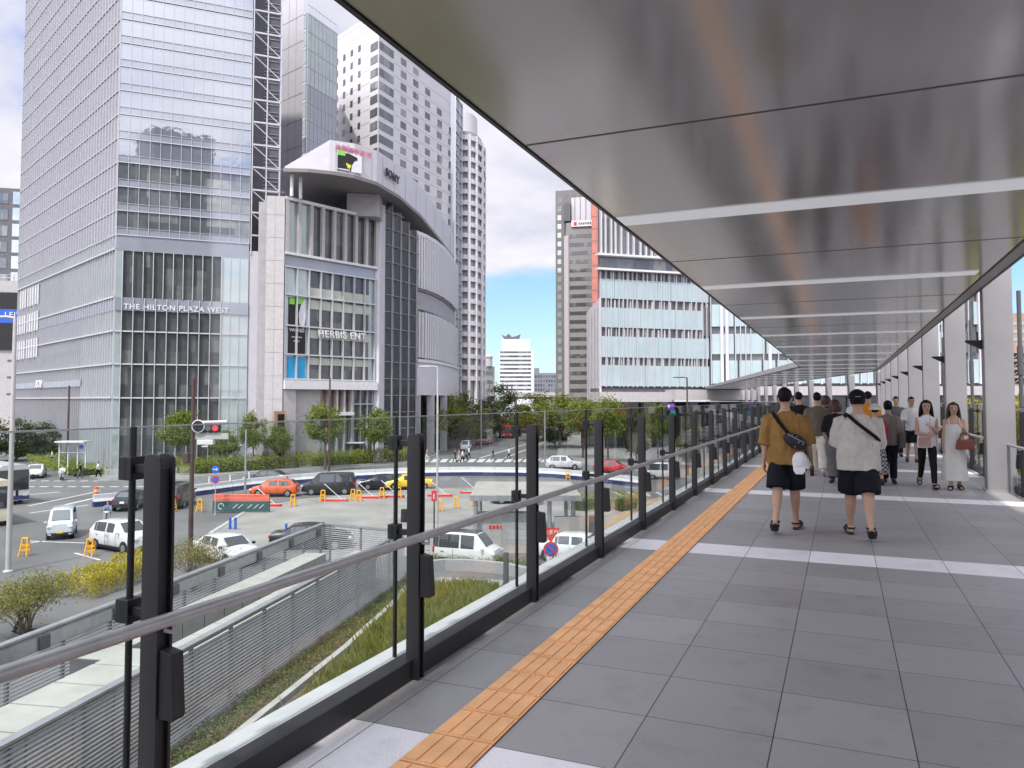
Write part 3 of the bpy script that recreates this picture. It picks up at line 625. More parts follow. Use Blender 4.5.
# tactile strip, four raised bars on each slab
mtact = M('tactile_orange', (.86, .46, .215), .65, 0, .10, 6, .3, 120)
mtj = M('tactile_joint', (.13, .05, .025), .8, 0, .1, 10)
mb = MB(); mb.bb(-1.80, -1.48, -7, 62, 0.001, .004); struct('tactile_paving_bed', mb, mtj)
mb = MB()
for k in range(-20, 205):
    y0 = 3.83 + .3 * k - .3
    mb.bb(-1.797, -1.483, y0 + .005, y0 + .295, .003, .0085)
    for q in range(4):
        xc = -1.640 + (q - 1.5) * .076
        mb.bb(xc - .030, xc + .030, y0 + .020, y0 + .280, .008, .0140)
struct('tactile_paving', mb, mtact)
# ------------------------------------------------------------------ canopy
HC = 3.52
def ceiling_mat():
    m, nt, b = newmat('ceiling_metal')
    tc = node(nt, 'ShaderNodeTexCoord'); mp = node(nt, 'ShaderNodeMapping'); mp.inputs['Scale'].default_value = (4, .15, 1)
    nt.links.new(tc.outputs['Object'], mp.inputs[0])
    n = node(nt, 'ShaderNodeTexNoise'); n.inputs['Scale'].default_value = 2.5; n.inputs['Detail'].default_value = 2; nt.links.new(mp.outputs[0], n.inputs['Vector'])
    nt.links.new(mixc(nt, n.outputs[0], (.47, .465, .47), (.52, .515, .52)), b.inputs['Base Color'])
    b.inputs['Metallic'].default_value = .5
    nt.links.new(mathn(nt, 'ADD', mathn(nt, 'MULTIPLY', n.outputs[0], .05), .12), b.inputs['Roughness'])
    mg = node(nt, 'ShaderNodeMapping'); mg.inputs['Scale'].default_value = (.6, 130, 1); nt.links.new(tc.outputs['Object'], mg.inputs[0])
    gr = node(nt, 'ShaderNodeTexNoise'); gr.inputs['Scale'].default_value = 1; gr.inputs['Detail'].default_value = 2; nt.links.new(mg.outputs[0], gr.inputs['Vector'])
    bp = node(nt, 'ShaderNodeBump'); bp.inputs['Strength'].default_value = .22; bp.inputs['Distance'].default_value = .0014; nt.links.new(gr.outputs[0], bp.inputs['Height']); nt.links.new(bp.outputs[0], b.inputs['Normal'])
    return m
mt['ceiling'] = ceiling_mat()
mt['lightbar'] = M('ceiling_lamp_cover', (.78, .80, .84), .4, 0, .06, 1.2, emit=.16)
canopy = thing('bridge_canopy', 'long grey metal canopy over the footbridge with pale light strips across its ceiling', 'canopy', (0, 0, 0))
def xr(y): return 2.06 if y <= 57 else 2.06 + (y - 57) * bdir.x / bdir.y
def xl(y): return -2.19 if y <= 49 else -2.19 + (y - 49) * bdir.x / bdir.y
ys = [-5.45 + 5.4 * k for k in range(0, 28)]
for a, bb_ in zip(ys[:-1], ys[1:]):
    cuts = sorted({a, bb_} | {c for c in (49.0, 57.0) if a < c < bb_})
    mb = MB()
    for c0, c1 in zip(cuts[:-1], cuts[1:]):
        e0, e1 = c0, c1
        mb.prism([(xl(e0), e0), (xr(e0), e0), (xr(e1), e1), (xl(e1), e1)], HC, HC + .05)
    mb.build('ceiling_panel', 'ceiling', canopy)
    MB().bb(xl(a) + .01, xr(a) - .01, a - .011, a + .011, HC - .003, HC - .0005).build('ceiling_joint', 'dgrey', canopy)
    ym = (a + bb_) / 2
    lamp = MB(); lamp.bb(xl(ym) + .02, xr(ym) - .12, ym - .20, ym + .20, HC - .012, HC - .001).build('ceiling_light', 'lightbar', canopy)
roof = [(-2.228, -6), (2.245, -6), (2.245, 57), (xr(144) + .19, 144), (xl(144) - .1, 144), (-2.228, 49)]
MB().prism(roof, HC + .08, HC + .42).build('roof_slab', 'grey', canopy)
mb = MB()
mb.bb(-2.225, -2.195, -6, 49, HC - .012, HC + .40)
mb.hexa([Vector((x - q, y, z)) for z in (HC - .012, HC + .40) for x, y, q in ((-2.195, 49, .03), (-2.195, 49, 0), (xl(144), 144, 0), (xl(144), 144, .03))])
mb.build('edge_trim', 'black', canopy)
mb = MB(); mb.bb(2.085, 2.245, -6, 57, HC - .02, HC + .06)
mb.hexa([Vector((x + q, y, z)) for z in (HC - .02, HC + .06) for x, y, q in ((2.06, 57, .025), (2.06, 57, .185), (xr(144), 144, .185), (xr(144), 144, .025))])
mb.build('side_fascia', 'grey', canopy)
MB().bb(2.247, 2.275, -6, 57, HC - .035, HC + .43).build('gutter_trim', 'dgrey', canopy)
for k in range(-1, 9):
    y = 15.5 + 5.4 * (k - 1)
    c = MB().bb(2.28, 2.72, y - .15, y + .15, 0.001, HC + .42).build('column', 'column', canopy, bevel=.015)
    MB().bb(2.255, 2.745, y - .175, y + .175, 0.001, .03).build('column_base', 'grey', c)
    mb = MB(); mb.prism_ax([(2.279, 2.62), (2.03, 2.62), (2.04, 2.59), (2.279, 2.46)], y + .01, y + .145, 'y'); mb.build('column_light', 'black', c)
    mb = MB(); mb.tube([(2.86, y + .12, .02), (2.86, y + .12, HC - .05)], .035, 8)
    mb.tube([(2.86, y + .12, 2.0), (2.86, y + .12, 2.5)], .048, 8); mb.build('downpipe', 'dgrey', c, smooth=40)
for k in range(12):
    p = Vector((2.45, 57.7)) + bdir * 8.0 * k
    mb = MB(); mb.box((p.x, p.y, HC / 2), (.46, .46, HC - .01), BEND); mb.build('column', 'column', canopy, bevel=.015)
# ------------------------------------------------------------------ guard rails
def railing(name, label, side, x0, k0, k1, gap=()):
    t = thing(name, label, 'railing', (x0, 3.83, 0))
    sg = -1 if side == 'L' else 1
    X = lambda d: x0 + sg * d          # d grows away from the walkway
    posts = [3.83 + 1.8 * k for k in range(k0, k1)]
    y0, y1 = posts[0] - .9, posts[-1] + .9
    MB().bb(X(-.005), X(.10), y0, y1, .001, .115).build('kick_plate', 'post', t, bevel=.004)
    MB().bb(X(.1005), X(.16), y0, y1, .02, .095).build('glass_channel', 'post', t)
    hr = MB(); hr.tube([(X(-.085), y0, .81), (X(-.085), y1, .81)], .024, 16); hr.build('handrail', 'steel', t, smooth=40)
    first = None
    for i, y in enumerate(posts):
        w = .040; prof = [(-w, .0), (w, .0), (w, 1.345)] + [(w - .028 + .028 * math.cos(a), 1.352 + .028 * math.sin(a)) for a in (.4, .8, 1.2, 1.57)] + [(-w + .028 - .028 * math.sin(a), 1.352 + .028 * math.cos(a)) for a in (0, .37, .77, 1.17)] + [(-w, 1.345)]
        if first is None:
            mb = MB()
            for a in (-.034, .022): mb.prism_ax([(X(p), max(q, .002)) for p, q in prof], y + a, y + a + .012, 'y')
            mb.bb(X(-.024), X(.024), y - .0215, y + .0215, .002, 1.33)
            po = mb.build('post', 'post', t, bevel=.0015)
            for z in (1.325, .815):
                cl = MB()
                cl.bb(X(.0402), X(.108), y - .014, y + .014, z - .016, z + .016)
                cl.bb(X(.108), X(.170), y - .032, y + .032, z - .042, z + .042)
                cl.build('glass_clamp', 'black', po, bevel=.003)
            MB().prism_ax([(X(-.0405), .70), (X(-.098), .69), (X(-.112), .475), (X(-.105), .462), (X(-.0405), .462)], y - .024, y + .030, 'y').build('post_light', 'post', po, bevel=.003)
            hb = MB(); hb.tube([(X(-.0405), y, .76), (X(-.085), y, .76), (X(-.085), y, .788)], .008, 6); hb.build('handrail_bracket', 'steel', po)
            MB().tube([(X(.135), y, .10), (X(.135), y, 1.475)], .0125, 10).build('glass_joint_bar', 'black', po, smooth=40)
            first = po
        else:
            c = copy_tree(first, t); c.location = first.location + Vector((0, y - posts[0], 0))
    gl = None
    for a in posts[:-1]:
        if gl is None:
            gl = MB().bb(X(.129), X(.141), a + .014, a + 1.786, .09, 1.47).build('glass_panel', 'railglass', t)
            MB().bb(X(.1285), X(.1415), a + .014, a + 1.786, 1.471, 1.476).build('glass_top_edge', 'galv', gl)
        else:
            c = copy_tree(gl, t); c.location = Vector((0, a - posts[0], 0))
    return t
railing('glass_railing', 'charcoal post and glass railing with steel handrail beside the orange tactile strip', 'L', -2.245, -3, 26)
railing('glass_railing', 'charcoal post and glass railing running behind the grey canopy columns', 'R', 2.685, -2, 29)
# the railing of the bent far stretch
t = thing('glass_railing', 'far glass railing that bends away towards the white panelled building', 'railing', (LB.x, LB.y, 0))
mb = MB()
def along(d, off): p = LB + bdir * d + Vector((-bn.x, -bn.y)) * off; return p
def beam(mb, a, b_, off, w, z0, z1):
    mb.hexa([Vector((p.x, p.y, z)) for z in (z0, z1) for p in (along(a, off - w), along(a, off + w), along(b_, off + w), along(b_, off - w))])
beam(mb, 1.2, 90, .06, .05, .001, .13); mb.build('kick_plate', 'post', t)
mb = MB(); p, q = along(1.2, -.08), along(90, -.08); mb.tube([(p.x, p.y, .81), (q.x, q.y, .81)], .024, 8); mb.build('handrail', 'steel', t)
mb = MB(); beam(mb, 1.2, 90, .135, .006, .1, 1.47); mb.build('glass_panel', 'railglass', t)
for k in range(50):
    mb = MB(); p = along(1.6 + 1.8 * k, 0); mb.box((p.x, p.y, .69), (.08, .07, 1.38), BEND); mb.build('post', 'post', t)
# ------------------------------------------------------------------ ground, roads, pavements
asphalt = M('asphalt', (.12, .118, .118), .85, 0, .24, .18, .3, 60)
paving = M('pavement_stone', (.23, .224, .218), .8, 0, .12, .6, .2, 30)
lotmat = M('concrete_lot', (.225, .218, .20), .85, 0, .22, .35, .25, 30)
mt['line'] = M('road_paint', (.50, .50, .50), .7, 0, .15, 2.5)
g = MB(); g.bb(-1800, 1800, -1500, 2200, GZ - .5, GZ); struct('ground', g, asphalt)
def gp(*pts): return [(G(x, y).x, G(x, y).y) for x, y in pts]
def sheet(name, poly, z, mat, h=.3):
    mb = MB(); mb.prism(poly, GZ - .3, GZ + z); return struct(name, mb, mat)
sheet('pavement', gp((98, 480), (150, 480), (190, 478), (300, 470), (405, 463), (432, 455), (446, 444), (430, 433), (100, 428), (60, 446), (70, 470)), .14, paving)
sheet('pavement', gp((-160, 452), (40, 452), (52, 464), (90, 474), (60, 436), (-160, 436)), .14, paving)
sheet('pavement', gp((556, 463), (600, 467), (650, 474), (720, 484), (760, 490), (820, 430), (560, 436)), .14, paving)
sheet('concrete_lot', gp((188, 556), (212, 532), (245, 512), (300, 500), (430, 489), (520, 487), (590, 500), (640, 520), (600, 552), (430, 556), (320, 562)), .05, lotmat)
# pale kerb bands
def ribbon(name, pts, w, z, mat, z0=None):
    mb = MB(); pts = [Vector(p[:2]) for p in pts]
    l, r = offset_poly(pts, -w / 2), offset_poly(pts, w / 2)
    for i in range(len(pts) - 1):
        b0 = GZ - .2 if z0 is None else z0
        mb.hexa([Vector((*q, zz)) for zz in (b0, GZ + z) for q in (l[i], r[i], r[i + 1], l[i + 1])])
    return mb
struct('kerb', ribbon('kerb', gp((98, 481), (190, 479), (300, 471), (405, 464), (434, 456), (447, 444)), .25, .16, 'concrete'), 'concrete')
struct('kerb', ribbon('kerb', gp((190, 558), (212, 533), (245, 512.5), (300, 500.5), (430, 489.5)), .3, .09, 'concrete'), 'concrete')
struct('footpath', ribbon('footpath', gp((588, 566), (601, 540), (624, 518), (658, 501), (705, 490)), 1.6, .07, 'concrete'), M('tan_paving', (.36, .25, .15), .85, 0, .15, 1.5))
struct('kerb', ribbon('kerb', gp((596, 570), (609, 543), (632, 521), (664, 505), (712, 494)), .25, .12, 'concrete'), 'concrete')
# lane markings
mb = MB()
def stripe(a, b, w=.2):
    A, B = G(*a), G(*b); t = (B - A).normalized(); n = Vector((t.y, -t.x, 0)) * w / 2
    mb.hexa([q + Vector((0, 0, z)) for z in (.0, .004) for q in (A - n, A + n, B + n, B - n)])
stripe((60, 506), (112, 494), .35); stripe((112, 494), (210, 489), .3); stripe((0, 497), (60, 492), .3); stripe((30, 513), (88, 505), .25)
stripe((240, 483), (300, 477), .2); stripe((320, 474), (440, 465), .2); stripe((28, 506), (100, 491), .25)
stripe((440, 470), (520, 470), .3); stripe((300, 513), (345, 512), .18); stripe((262, 508), (300, 512), .25); stripe((300, 512), (322, 512), .25)
stripe((480, 458), (540, 440), .35); stripe((505, 458), (560, 436), .3); stripe((505, 437), (548, 424), .3)
stripe((30, 543), (44, 541), .15); stripe((28, 541), (85, 543), .15); stripe((75, 553), (100, 560), .15)
for k in range(9):
    x = 26 + k * 14; stripe((x, 486.5), (x + 8, 486.8), .45)
for k in range(6):
    x = 28 + k * 13; stripe((x, 481.0), (x + 8, 480.8), .45)
for k in range(16):
    x = 424 + k * 9.2; stripe((x, 462.3 - .02 * k), (x + 3.5, 459.0), .9)
for k in range(7):
    x = 600 + k * 14; stripe((x, 492), (x + 8, 496), .25)
struct('road_marking', mb, 'line')
# ------------------------------------------------------------------ buildings
def plan_prism(mb, pts, z0, z1): mb.prism([(p[0], p[1]) for p in pts], z0, z1)
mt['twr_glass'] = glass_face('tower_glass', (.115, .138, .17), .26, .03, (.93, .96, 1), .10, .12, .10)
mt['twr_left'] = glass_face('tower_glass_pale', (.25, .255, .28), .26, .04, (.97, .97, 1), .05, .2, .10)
mt['spandrel'] = glass_face('spandrel_glass', (.22, .24, .275), .15, .06, var=.08, scale=.3)
mt['dark_glass'] = glass_rooms('shop_glass', (.036, .042, .040), (.17, .18, .165), .07, (1.27, 1.27, 2.1), .16)
mt['green_glass'] = glass_face('green_glass', (.20, .25, .24), .22, .03, (.92, 1, .98), .12, .3)
mt['pale_glass'] = glass_face('pale_green_glass', (.30, .36, .35), .22, .04, (.95, 1, 1), .1, .4)
mt['blue_win'] = glass_rooms('window_blue_glass', (.045, .055, .062), (.30, .31, .30), .10, (2.4, 2.4, 3.1), .35)
mt['hotel'] = M('hotel_tile', (.60, .585, .60), .6, 0, .04, .3)
mt['mull'] = M('white_mullion', (.50, .50, .53), .4, .2, .04, 1)
# --- glass tower with the dark stair bay
C = W(112.5, 94.0); Ld = CS(-math.sin(R(44.5)), math.cos(R(44.5))); Rd = CS(math.sin(R(67.6)), math.cos(R(67.6)))
Lc = C + Ld * 51; Rc = C + Rd * 15.7; Bk = Lc + Rd * 20
TOP = 72.0
tower = thing('glass_tower', 'tall glass office tower with pale blue faces and a lettered band above its shops', 'building', (C.x, C.y, GZ))
fl = Fac(C, Lc); fr = Fac(C, Rc)
S2 = C + Rd * 19.4
core = MB(); inn = -.35
pA = C + (Rd + Ld).normalized() * .5
plan_prism(core, [C + Rd * .5 + Ld * .35, C + Rd * 15.4 + Ld * .6, C + Rd * 19.4 + Ld * 3, Bk, Lc + Rd * .5], GZ, TOP - .5)
core.build('core', 'dgrey', tower)
zs = [20.5 + 1.573 + 3.04 * k for k in range(17)]       # floor lines of the office floors
z0 = zs[0]
# left face: pale, many mullions
def panel(f, a0, a1, za, zb, t0, t1, mat, name, par): mb = MB(); f.box(mb, a0, a1, za, zb, t0, t1); return mb.build(name, mat, par)
for k, z in enumerate(zs):
    zt = min(z + 3.04, TOP)
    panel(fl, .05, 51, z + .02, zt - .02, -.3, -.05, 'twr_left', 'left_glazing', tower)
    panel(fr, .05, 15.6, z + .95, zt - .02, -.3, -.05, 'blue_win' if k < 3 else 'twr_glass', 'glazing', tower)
    panel(fr, .05, 15.6, z + .06, z + .93, -.3, -.04, 'spandrel', 'spandrel', tower)
mb = MB()
for k in range(43): fl.box(mb, k * 1.2, k * 1.2 + .07, z0, TOP, -.05, .10)
for z in zs: fl.box(mb, 0, 51, z - .05, z + .06, -.05, .06)
mb.build('left_mullions', 'mull', tower)
mb = MB()
for k in range(14): fr.box(mb, k * 1.2 - .025, k * 1.2 + .03, z0, TOP, -.05, .05)
for z in zs: fr.box(mb, 0, 15.65, z - .04, z + .06, -.05, .10); fr.box(mb, 0, 15.65, z + .92, z + .96, -.05, .04)
mb.build('mullions', 'mull', tower)
# lower floors, right face: spandrel, tall dark hall, lettered band, shop floors
za = lambda y: ZA(112.5, y, 94.0)
panel(fr, .05, 15.6, za(250), z0 - .05, -.3, 0, 'spandrel', 'spandrel', tower)
panel(fr, .75, 12.2, za(297), za(250), -.5, -.2, 'dark_glass', 'hall_glazing', tower)
panel(fr, .05, 15.6, za(310), za(297), -.3, .12, 'spandrel', 'sign_band', tower)
for i, (a, b_) in enumerate(((331, 310), (364, 331), (398, 364), (470, 398))):
    panel(fr, .75, 12.2, za(a) + .05, za(b_), -.5, -.2, 'dark_glass', 'shop_glazing', tower)
    mb = MB(); fr.box(mb, 0, 15.6, za(a) - .06, za(a) + .10, -.2, .14); mb.build('transom', 'mull', tower)
panel(fr, .05, .75, GZ, za(250), -.3, -.02, 'pale_glass', 'corner_glazing', tower)
panel(fr, 12.2, 15.6, GZ, za(297), -.3, -.02, 'pale_glass', 'end_glazing', tower); panel(fr, 12.2, 15.6, za(297), za(250), -.3, -.02, 'pale_glass', 'end_glazing', tower)
mb = MB()
for k in range(10): fr.box(mb, .75 + k * 1.27, .83 + k * 1.27, GZ, za(297), -.2, .28)
for k in range(11): fr.box(mb, .75 + k * 1.15, .83 + k * 1.15, za(297), za(250), -.2, .22)
for k in range(4): fr.box(mb, 12.2 + k * 1.1, 12.27 + k * 1.1, GZ, za(250), -.1, .08)
mb.build('fins', 'mull', tower)
# left face, lower floors
panel(fl, .05, 22, za(297), z0, -.35, -.1, 'pale_glass', 'left_glazing', tower)
panel(fl, 22, 51, za(310), z0, -.35, -.1, 'green_glass', 'left_glazing', tower)
panel(fl, .05, 51, za(310), za(297), -.35, 0, 'spandrel', 'sign_band', tower)
panel(fl, .05, 13, GZ, za(310), -.35, -.1, 'pale_glass', 'left_glazing', tower)
panel(fl, 13, 51, za(345), za(310), -.35, -.1, 'spandrel', 'sign_band', tower)
panel(fl, 13, 51, za(378), za(345), -.5, -.25, 'green_glass', 'left_glazing', tower)
panel(fl, 13, 51, za(385), za(378), -.35, .1, 'spandrel', 'sign_band', tower)
panel(fl, 13, 51, GZ, za(385), -.6, -.4, 'dark_glass', 'shop_glazing', tower)
mb = MB()
for k in range(51): fl.box(mb, k * 1.0, k * 1.0 + .06, GZ, z0, -.1, .12)
for y in (249, 297, 331, 364, 398): fl.box(mb, 0, 51, za(y) - .05, za(y) + .12, -.1, .16)
mb.build('left_mullions', 'mull', tower)
mb = MB()
for k in range(26): fl.box(mb, 36 + (k % 9) * 1.6, 36.5 + (k % 9) * 1.6, za(345) + (k // 9) * 4.2, za(345) + (k // 9) * 4.2 + 3, -.1, .2)
mb.build('screen_panels', 'white', tower)
sg = text('sign_lettering', 'THE HILTON PLAZA WEST', .93, fr.p(1.0, .16, za(308.5)), (Rd.x, Rd.y, 0), 'white', tower, .05, .015, spacing=1.12)
text('sign_lettering', 'UOLI', 1.6, fl.p(36, .2, za(384.3)), (-Ld.x, -Ld.y, 0), 'white', tower, .05, .02)
# dark braced stair bay
ts = Fac(Rc, S2); SL = (S2 - Rc).length
bay = MB(); ts.box(bay, .1, SL, ZA(262, 256, 101), TOP, -2.6, -2.2); bay.build('stair_bay', 'dgrey', tower)
mb = MB(); fh = 3.04
for k in range(17):
    z = zs[k] + 1.2
    if z < ZA(262, 256, 101): continue
    ts.box(mb, 0, SL, z - .08, z + .12, -.3, .05)
    for i in range(5): ts.box(mb, .2, SL - .1, z + .35 + i * .5, z + .40 + i * .5, -2.2, -2.1)
for a in (0.05, SL * .5, SL - .12): ts.box(mb, a, a + .14, ZA(262, 256, 101), TOP, -.3, .05)
mb.build('stair_frame', 'mull', tower)
for k in range(17):
    z = zs[k] + 1.2
    if z < ZA(262, 256, 101): continue
    p, q = ts.p(.2, -.1, z + 2.95), ts.p(SL - .1, -.1, z + .12); b_ = MB(); b_.tube([p, q], .075, 6); b_.build('brace', 'mull', tower)
panel(ts, -.05, SL + .2, GZ, ZA(262, 256, 101) + .5, -2.2, -.1, 'lavwhite', 'wall_panel', tower)
def block(name, label, pts, ztop, mat, cat='building', z0=GZ):
    c = sum((Vector(p[:2]) for p in pts), Vector((0, 0))) / len(pts)
    t = thing(name, label, cat, (c.x, c.y, GZ)); mb = MB(); plan_prism(mb, pts, z0, ztop); mb.build('wall', mat, t); return t
def quad(px0, d0, px1, d1, depth):
    A, B = W(px0, d0), W(px1, d1); f = Fac(A, B); return f, [A, B, W(px1 - .3, d1 + depth), W(px0 + .3, d0 + depth)]
# --- white slab and green tower behind
f, pts = quad(277, 128, 299, 124, 12)
t = block('slab_tower', 'blank pale panelled slab tower between the glass tower and the green glazed tower', pts, 78, 'lavwhite')
mb = MB()
for k in range(18): f.box(mb, 0, f.L, -5 + k * 4.4, -4.93 + k * 4.4, 0, .03)
for k in range(1, 3): f.box(mb, f.L * k / 3, f.L * k / 3 + .05, GZ, 77.9, 0, .03)
mb.build('panel_joints', 'grey', t)
A = W(302.5, 150); B = A + CS(math.sin(R(24)), math.cos(R(24))) * 9.7
f = Fac(A, B); ztp = ZA(302, 13, 150)
f2 = Fac(W(299.5, 151), A)
t = block('green_glazed_tower', 'slim tower of green tinted glass with an open rail along its roof', [A, B, W(332, 185), W(303, 185)], ztp - .5, 'grey')
for k in range(22):
    za_, zb_ = ztp - 3.6 * (k + 1), ztp - 3.6 * k
    mat = 'green_glass' if k < 7 or 12 < k < 18 else 'blue_win'
    panel(f, .1, f.L - .1, za_ + .08, zb_ - .08, 0, .1, 'pale_glass' if k % 9 < 4 else 'spandrel', 'glazing', t)
    panel(f2, 0, f2.L, za_ + .5, zb_ - .08, -.05, .2, mat, 'window', t)
mb = MB()
for k in range(9): f.box(mb, k * 1.2, k * 1.2 + .08, GZ, ztp + 1.8, .1, .2)
for k in range(23): f.box(mb, 0, f.L, ztp - 3.6 * k - .06, ztp - 3.6 * k + .06, .1, .18); f2.box(mb, -.1, f2.L, ztp - 3.6 * k - .2, ztp - 3.6 * k + .3, 0, .25)
f.box(mb, 0, f.L, ztp + 1.7, ztp + 1.8, .1, .2); mb.build('mullions', 'mull', t)
# --- hotel
HCn = W(376, 175); Lv = CS(-math.sin(R(44)), math.cos(R(44))); Rv = CS(math.sin(R(24.5)), math.cos(R(24.5)))
HL = HCn + Lv * 24; HR = HCn + Rv * 38; ht = ZA(365, 20, 178)
t = block('hotel_tower', 'white tiled hotel tower with rows of small square windows and a glazed corner', [HCn, HR, HR + Lv * 24, HL], ht, 'hotel')
fL, fR = Fac(HCn, HL), Fac(HCn, HR); fp = 3.16
ws = {}
def winobj(f, a0, a1, za, zb, par, mat='blue_win', name='window', t0=-.02, t1=.04, frame=True):
    """one window, its glass set behind a raised frame (a sub-part)"""
    mb = MB(); f.box(mb, a0, a1, za, zb, t0, t1); o = mb.build(name, mat, par)
    if frame:
        mb = MB(); w = .10
        for q in ((a0 - w, a1 + w, zb, zb + w), (a0 - w, a1 + w, za - w, za), (a0 - w, a0, za, zb), (a1, a1 + w, za, zb)): f.box(mb, *q, t0, t1 + .12)
        mb.build('frame', 'mull', o)
    return o
zt0 = ZA(376, 40, 175)
for r in range(13):
    z = zt0 - r * fp
    for c_ in range(4):
        if z > 45: winobj(fL, 7.6 + c_ * 3.4, 8.7 + c_ * 3.4, z - .1, z + 1.5, t, 'dark_glass', frame=False)
for r in range(15):
    z = ZA(380, 49, 176) - r * fp
    if z < 40: break
    winobj(fL, .3, 3.3, z - .2, z + 1.6, t, 'blue_win', 'corner_window', 0, .10, False)
    winobj(fR, .3, 6.2, z - .2, z + 1.6, t, 'blue_win', 'corner_window', 0, .10, False)
xs = [fR.at(p) for p in (401.5, 414, 426, 438, 449.5)]
for r in range(21):
    z = ZA(380, 49, 176) - r * fp
    for i, a in enumerate(xs):
        if r < i - 1 or z < 22: continue
        winobj(fR, a - 1.25, a + 1.25, z - .1, z + 1.55, t, 'blue_win', 'window', -.02, .05, r % 3 == 0 and i > 2)
mb = MB()
for k in range(28):
    z = ZA(380, 49, 176) - 1.0 - k * fp + 3 * fp
    fR.box(mb, 6.5, fR.L, z, z + .06, 0, .03); fL.box(mb, 3.6, fL.L, z, z + .06, 0, .03)
mb.build('panel_joints', 'grey', t)
mb = MB(); fL.box(mb, -.1, fL.L, ht, ht + 1.0, -.6, .05); fR.box(mb, -.05, fR.L, ht, ht + 1.0, -.6, .05); mb.build('parapet', 'hotel', t)
gl = Fac(W(454, 206), W(461, 214))
t = block('glazed_lift_shaft', 'narrow pale blue glazed shaft between the hotel tower and the balcony tower', [gl.A, gl.B, gl.B - gl.n * 6, gl.A - gl.n * 6], ZA(457, 95, 208), 'spandrel')
mb = MB()
for k in range(26): gl.box(mb, 0, gl.L, 8 + 3.2 * k, 8.35 + 3.2 * k, 0, .25)
for k in range(3): gl.box(mb, k * gl.L / 2 - .1, k * gl.L / 2 + .1, GZ, ZA(457, 95, 208), 0, .3)
mb.build('mullions', 'mull', t)
# --- rounded balcony tower
bc = W(467, 226); bt = ZA(467, 106, 216)
t = thing('balcony_tower', 'tall white rounded apartment tower ringed with balconies and stepped curved roofs', 'building', (bc.x, bc.y, GZ))
def oval(rx, ry, n=28, sh=0.0): return [bc + CS(sh + rx * math.cos(2 * math.pi * k / n), ry * math.sin(2 * math.pi * k / n)) for k in range(n)]
mb = MB(); plan_prism(mb, oval(4.6, 12), GZ, bt - 8); mb.build('wall', 'grey', t)
zf = 7.0
while zf < bt - 9:
    mb = MB(); plan_prism(mb, oval(5.3, 13), zf, zf + 1.25); mb.build('balcony', 'hotel', t); zf += 3.1
mb = MB()
for k in range(0, 28, 2): p = oval(5.0, 12.7)[k]; mb.box((p.x, p.y, (bt - 9 + GZ) / 2), (.8, .8, bt - 9 - GZ), .4 * k)
mb.build('balcony_dividers', 'hotel', t)
for i, (dz, rx, hh) in enumerate(((0, 3.9, 9), (-9, 4.4, 9.5), (-18, 4.9, 1.2))):
    mb = MB(); plan_prism(mb, oval(rx, rx * 1.9, sh=-1.0 + .4 * i), bt + dz - hh, bt + dz - .6); mb.build('upper_tier', 'hotel', t)
    if i == 0: continue
    mb = MB(); plan_prism(mb, oval(rx + .35, rx * 1.9 + .5, sh=-.4 + .3 * i), bt + dz - .6, bt + dz); mb.build('roof_edge', 'dgrey', t)
# --- the shopping centre with the curved roof
KH = .80
A = W(283, 120 * KH); dv = CS(math.sin(R(40)), math.cos(R(40))); B = A + dv * 18.6 * KH
fh = Fac(A, B); fh.k = KH; zh = lambda y: ZA(283, y, 120 * KH)
t = thing('shopping_centre', 'shopping centre with green tinted glazing, white upper fins and a curved white roof drum', 'building', (A.x, A.y, GZ))
pil0 = A - CS(.985, .17) * 2.8 * KH
Kp = W(381, 136.5 * KH); cw = [(414, 146), (424, 149.5), (434, 155), (443, 162.5), (450, 172), (456, 185)]
cwp = [W(q[0], q[1] * KH) for q in cw]
mb = MB(); bl = [pil0 + fh.n * -1.9, A + fh.n * -1.9, B + fh.n * -1.9, Kp + fh.n * -1.4] + [p + CS(-1.2, 0.4) for p in cwp] + [W(432, 190), W(300, 150)]
plan_prism(mb, bl, GZ + .01, zh(200)); mb.build('core', 'grey', t)
f0 = Fac(pil0, A)
panel(f0, 0, f0.L - .05, GZ, zh(197), -1.2, .3, 'offwhite', 'corner_pier', t)
mb = MB()
for k in range(14): f0.box(mb, 0, f0.L - .06, GZ + k * 2.9, GZ + k * 2.9 + .05, .3, .32)
f0.box(mb, f0.L * .45, f0.L * .45 + .05, GZ, zh(197) - .01, .3, .32); mb.build('panel_joints', 'grey', t)
# upper gallery with fins
panel(fh, 0, 18.5, zh(253), zh(197), -.6, -.3, 'dark_glass', 'gallery_glazing', t)
panel(fh, .1, 5, zh(251), zh(199), -.29, -.22, 'green_glass', 'gallery_glazing', t)
panel(fh, -.1, 18.6, zh(199.5), zh(196.5), -1.2, .3, 'white', 'gallery_lintel', t)
panel(fh, -.1, 18.6, zh(254), zh(251.5), -1.2, .3, 'white', 'gallery_sill', t)
for k in range(9):
    a = -.05 + k * 2.28; mb = MB(); fh.box(mb, a, a + .55, zh(251.5), zh(199.5), -.25, .28); mb.build('fin', 'offwhite', t)
panel(fh, 0, 18.5, zh(266), zh(254), -1, -.2, 'spandrel', 'spandrel', t)
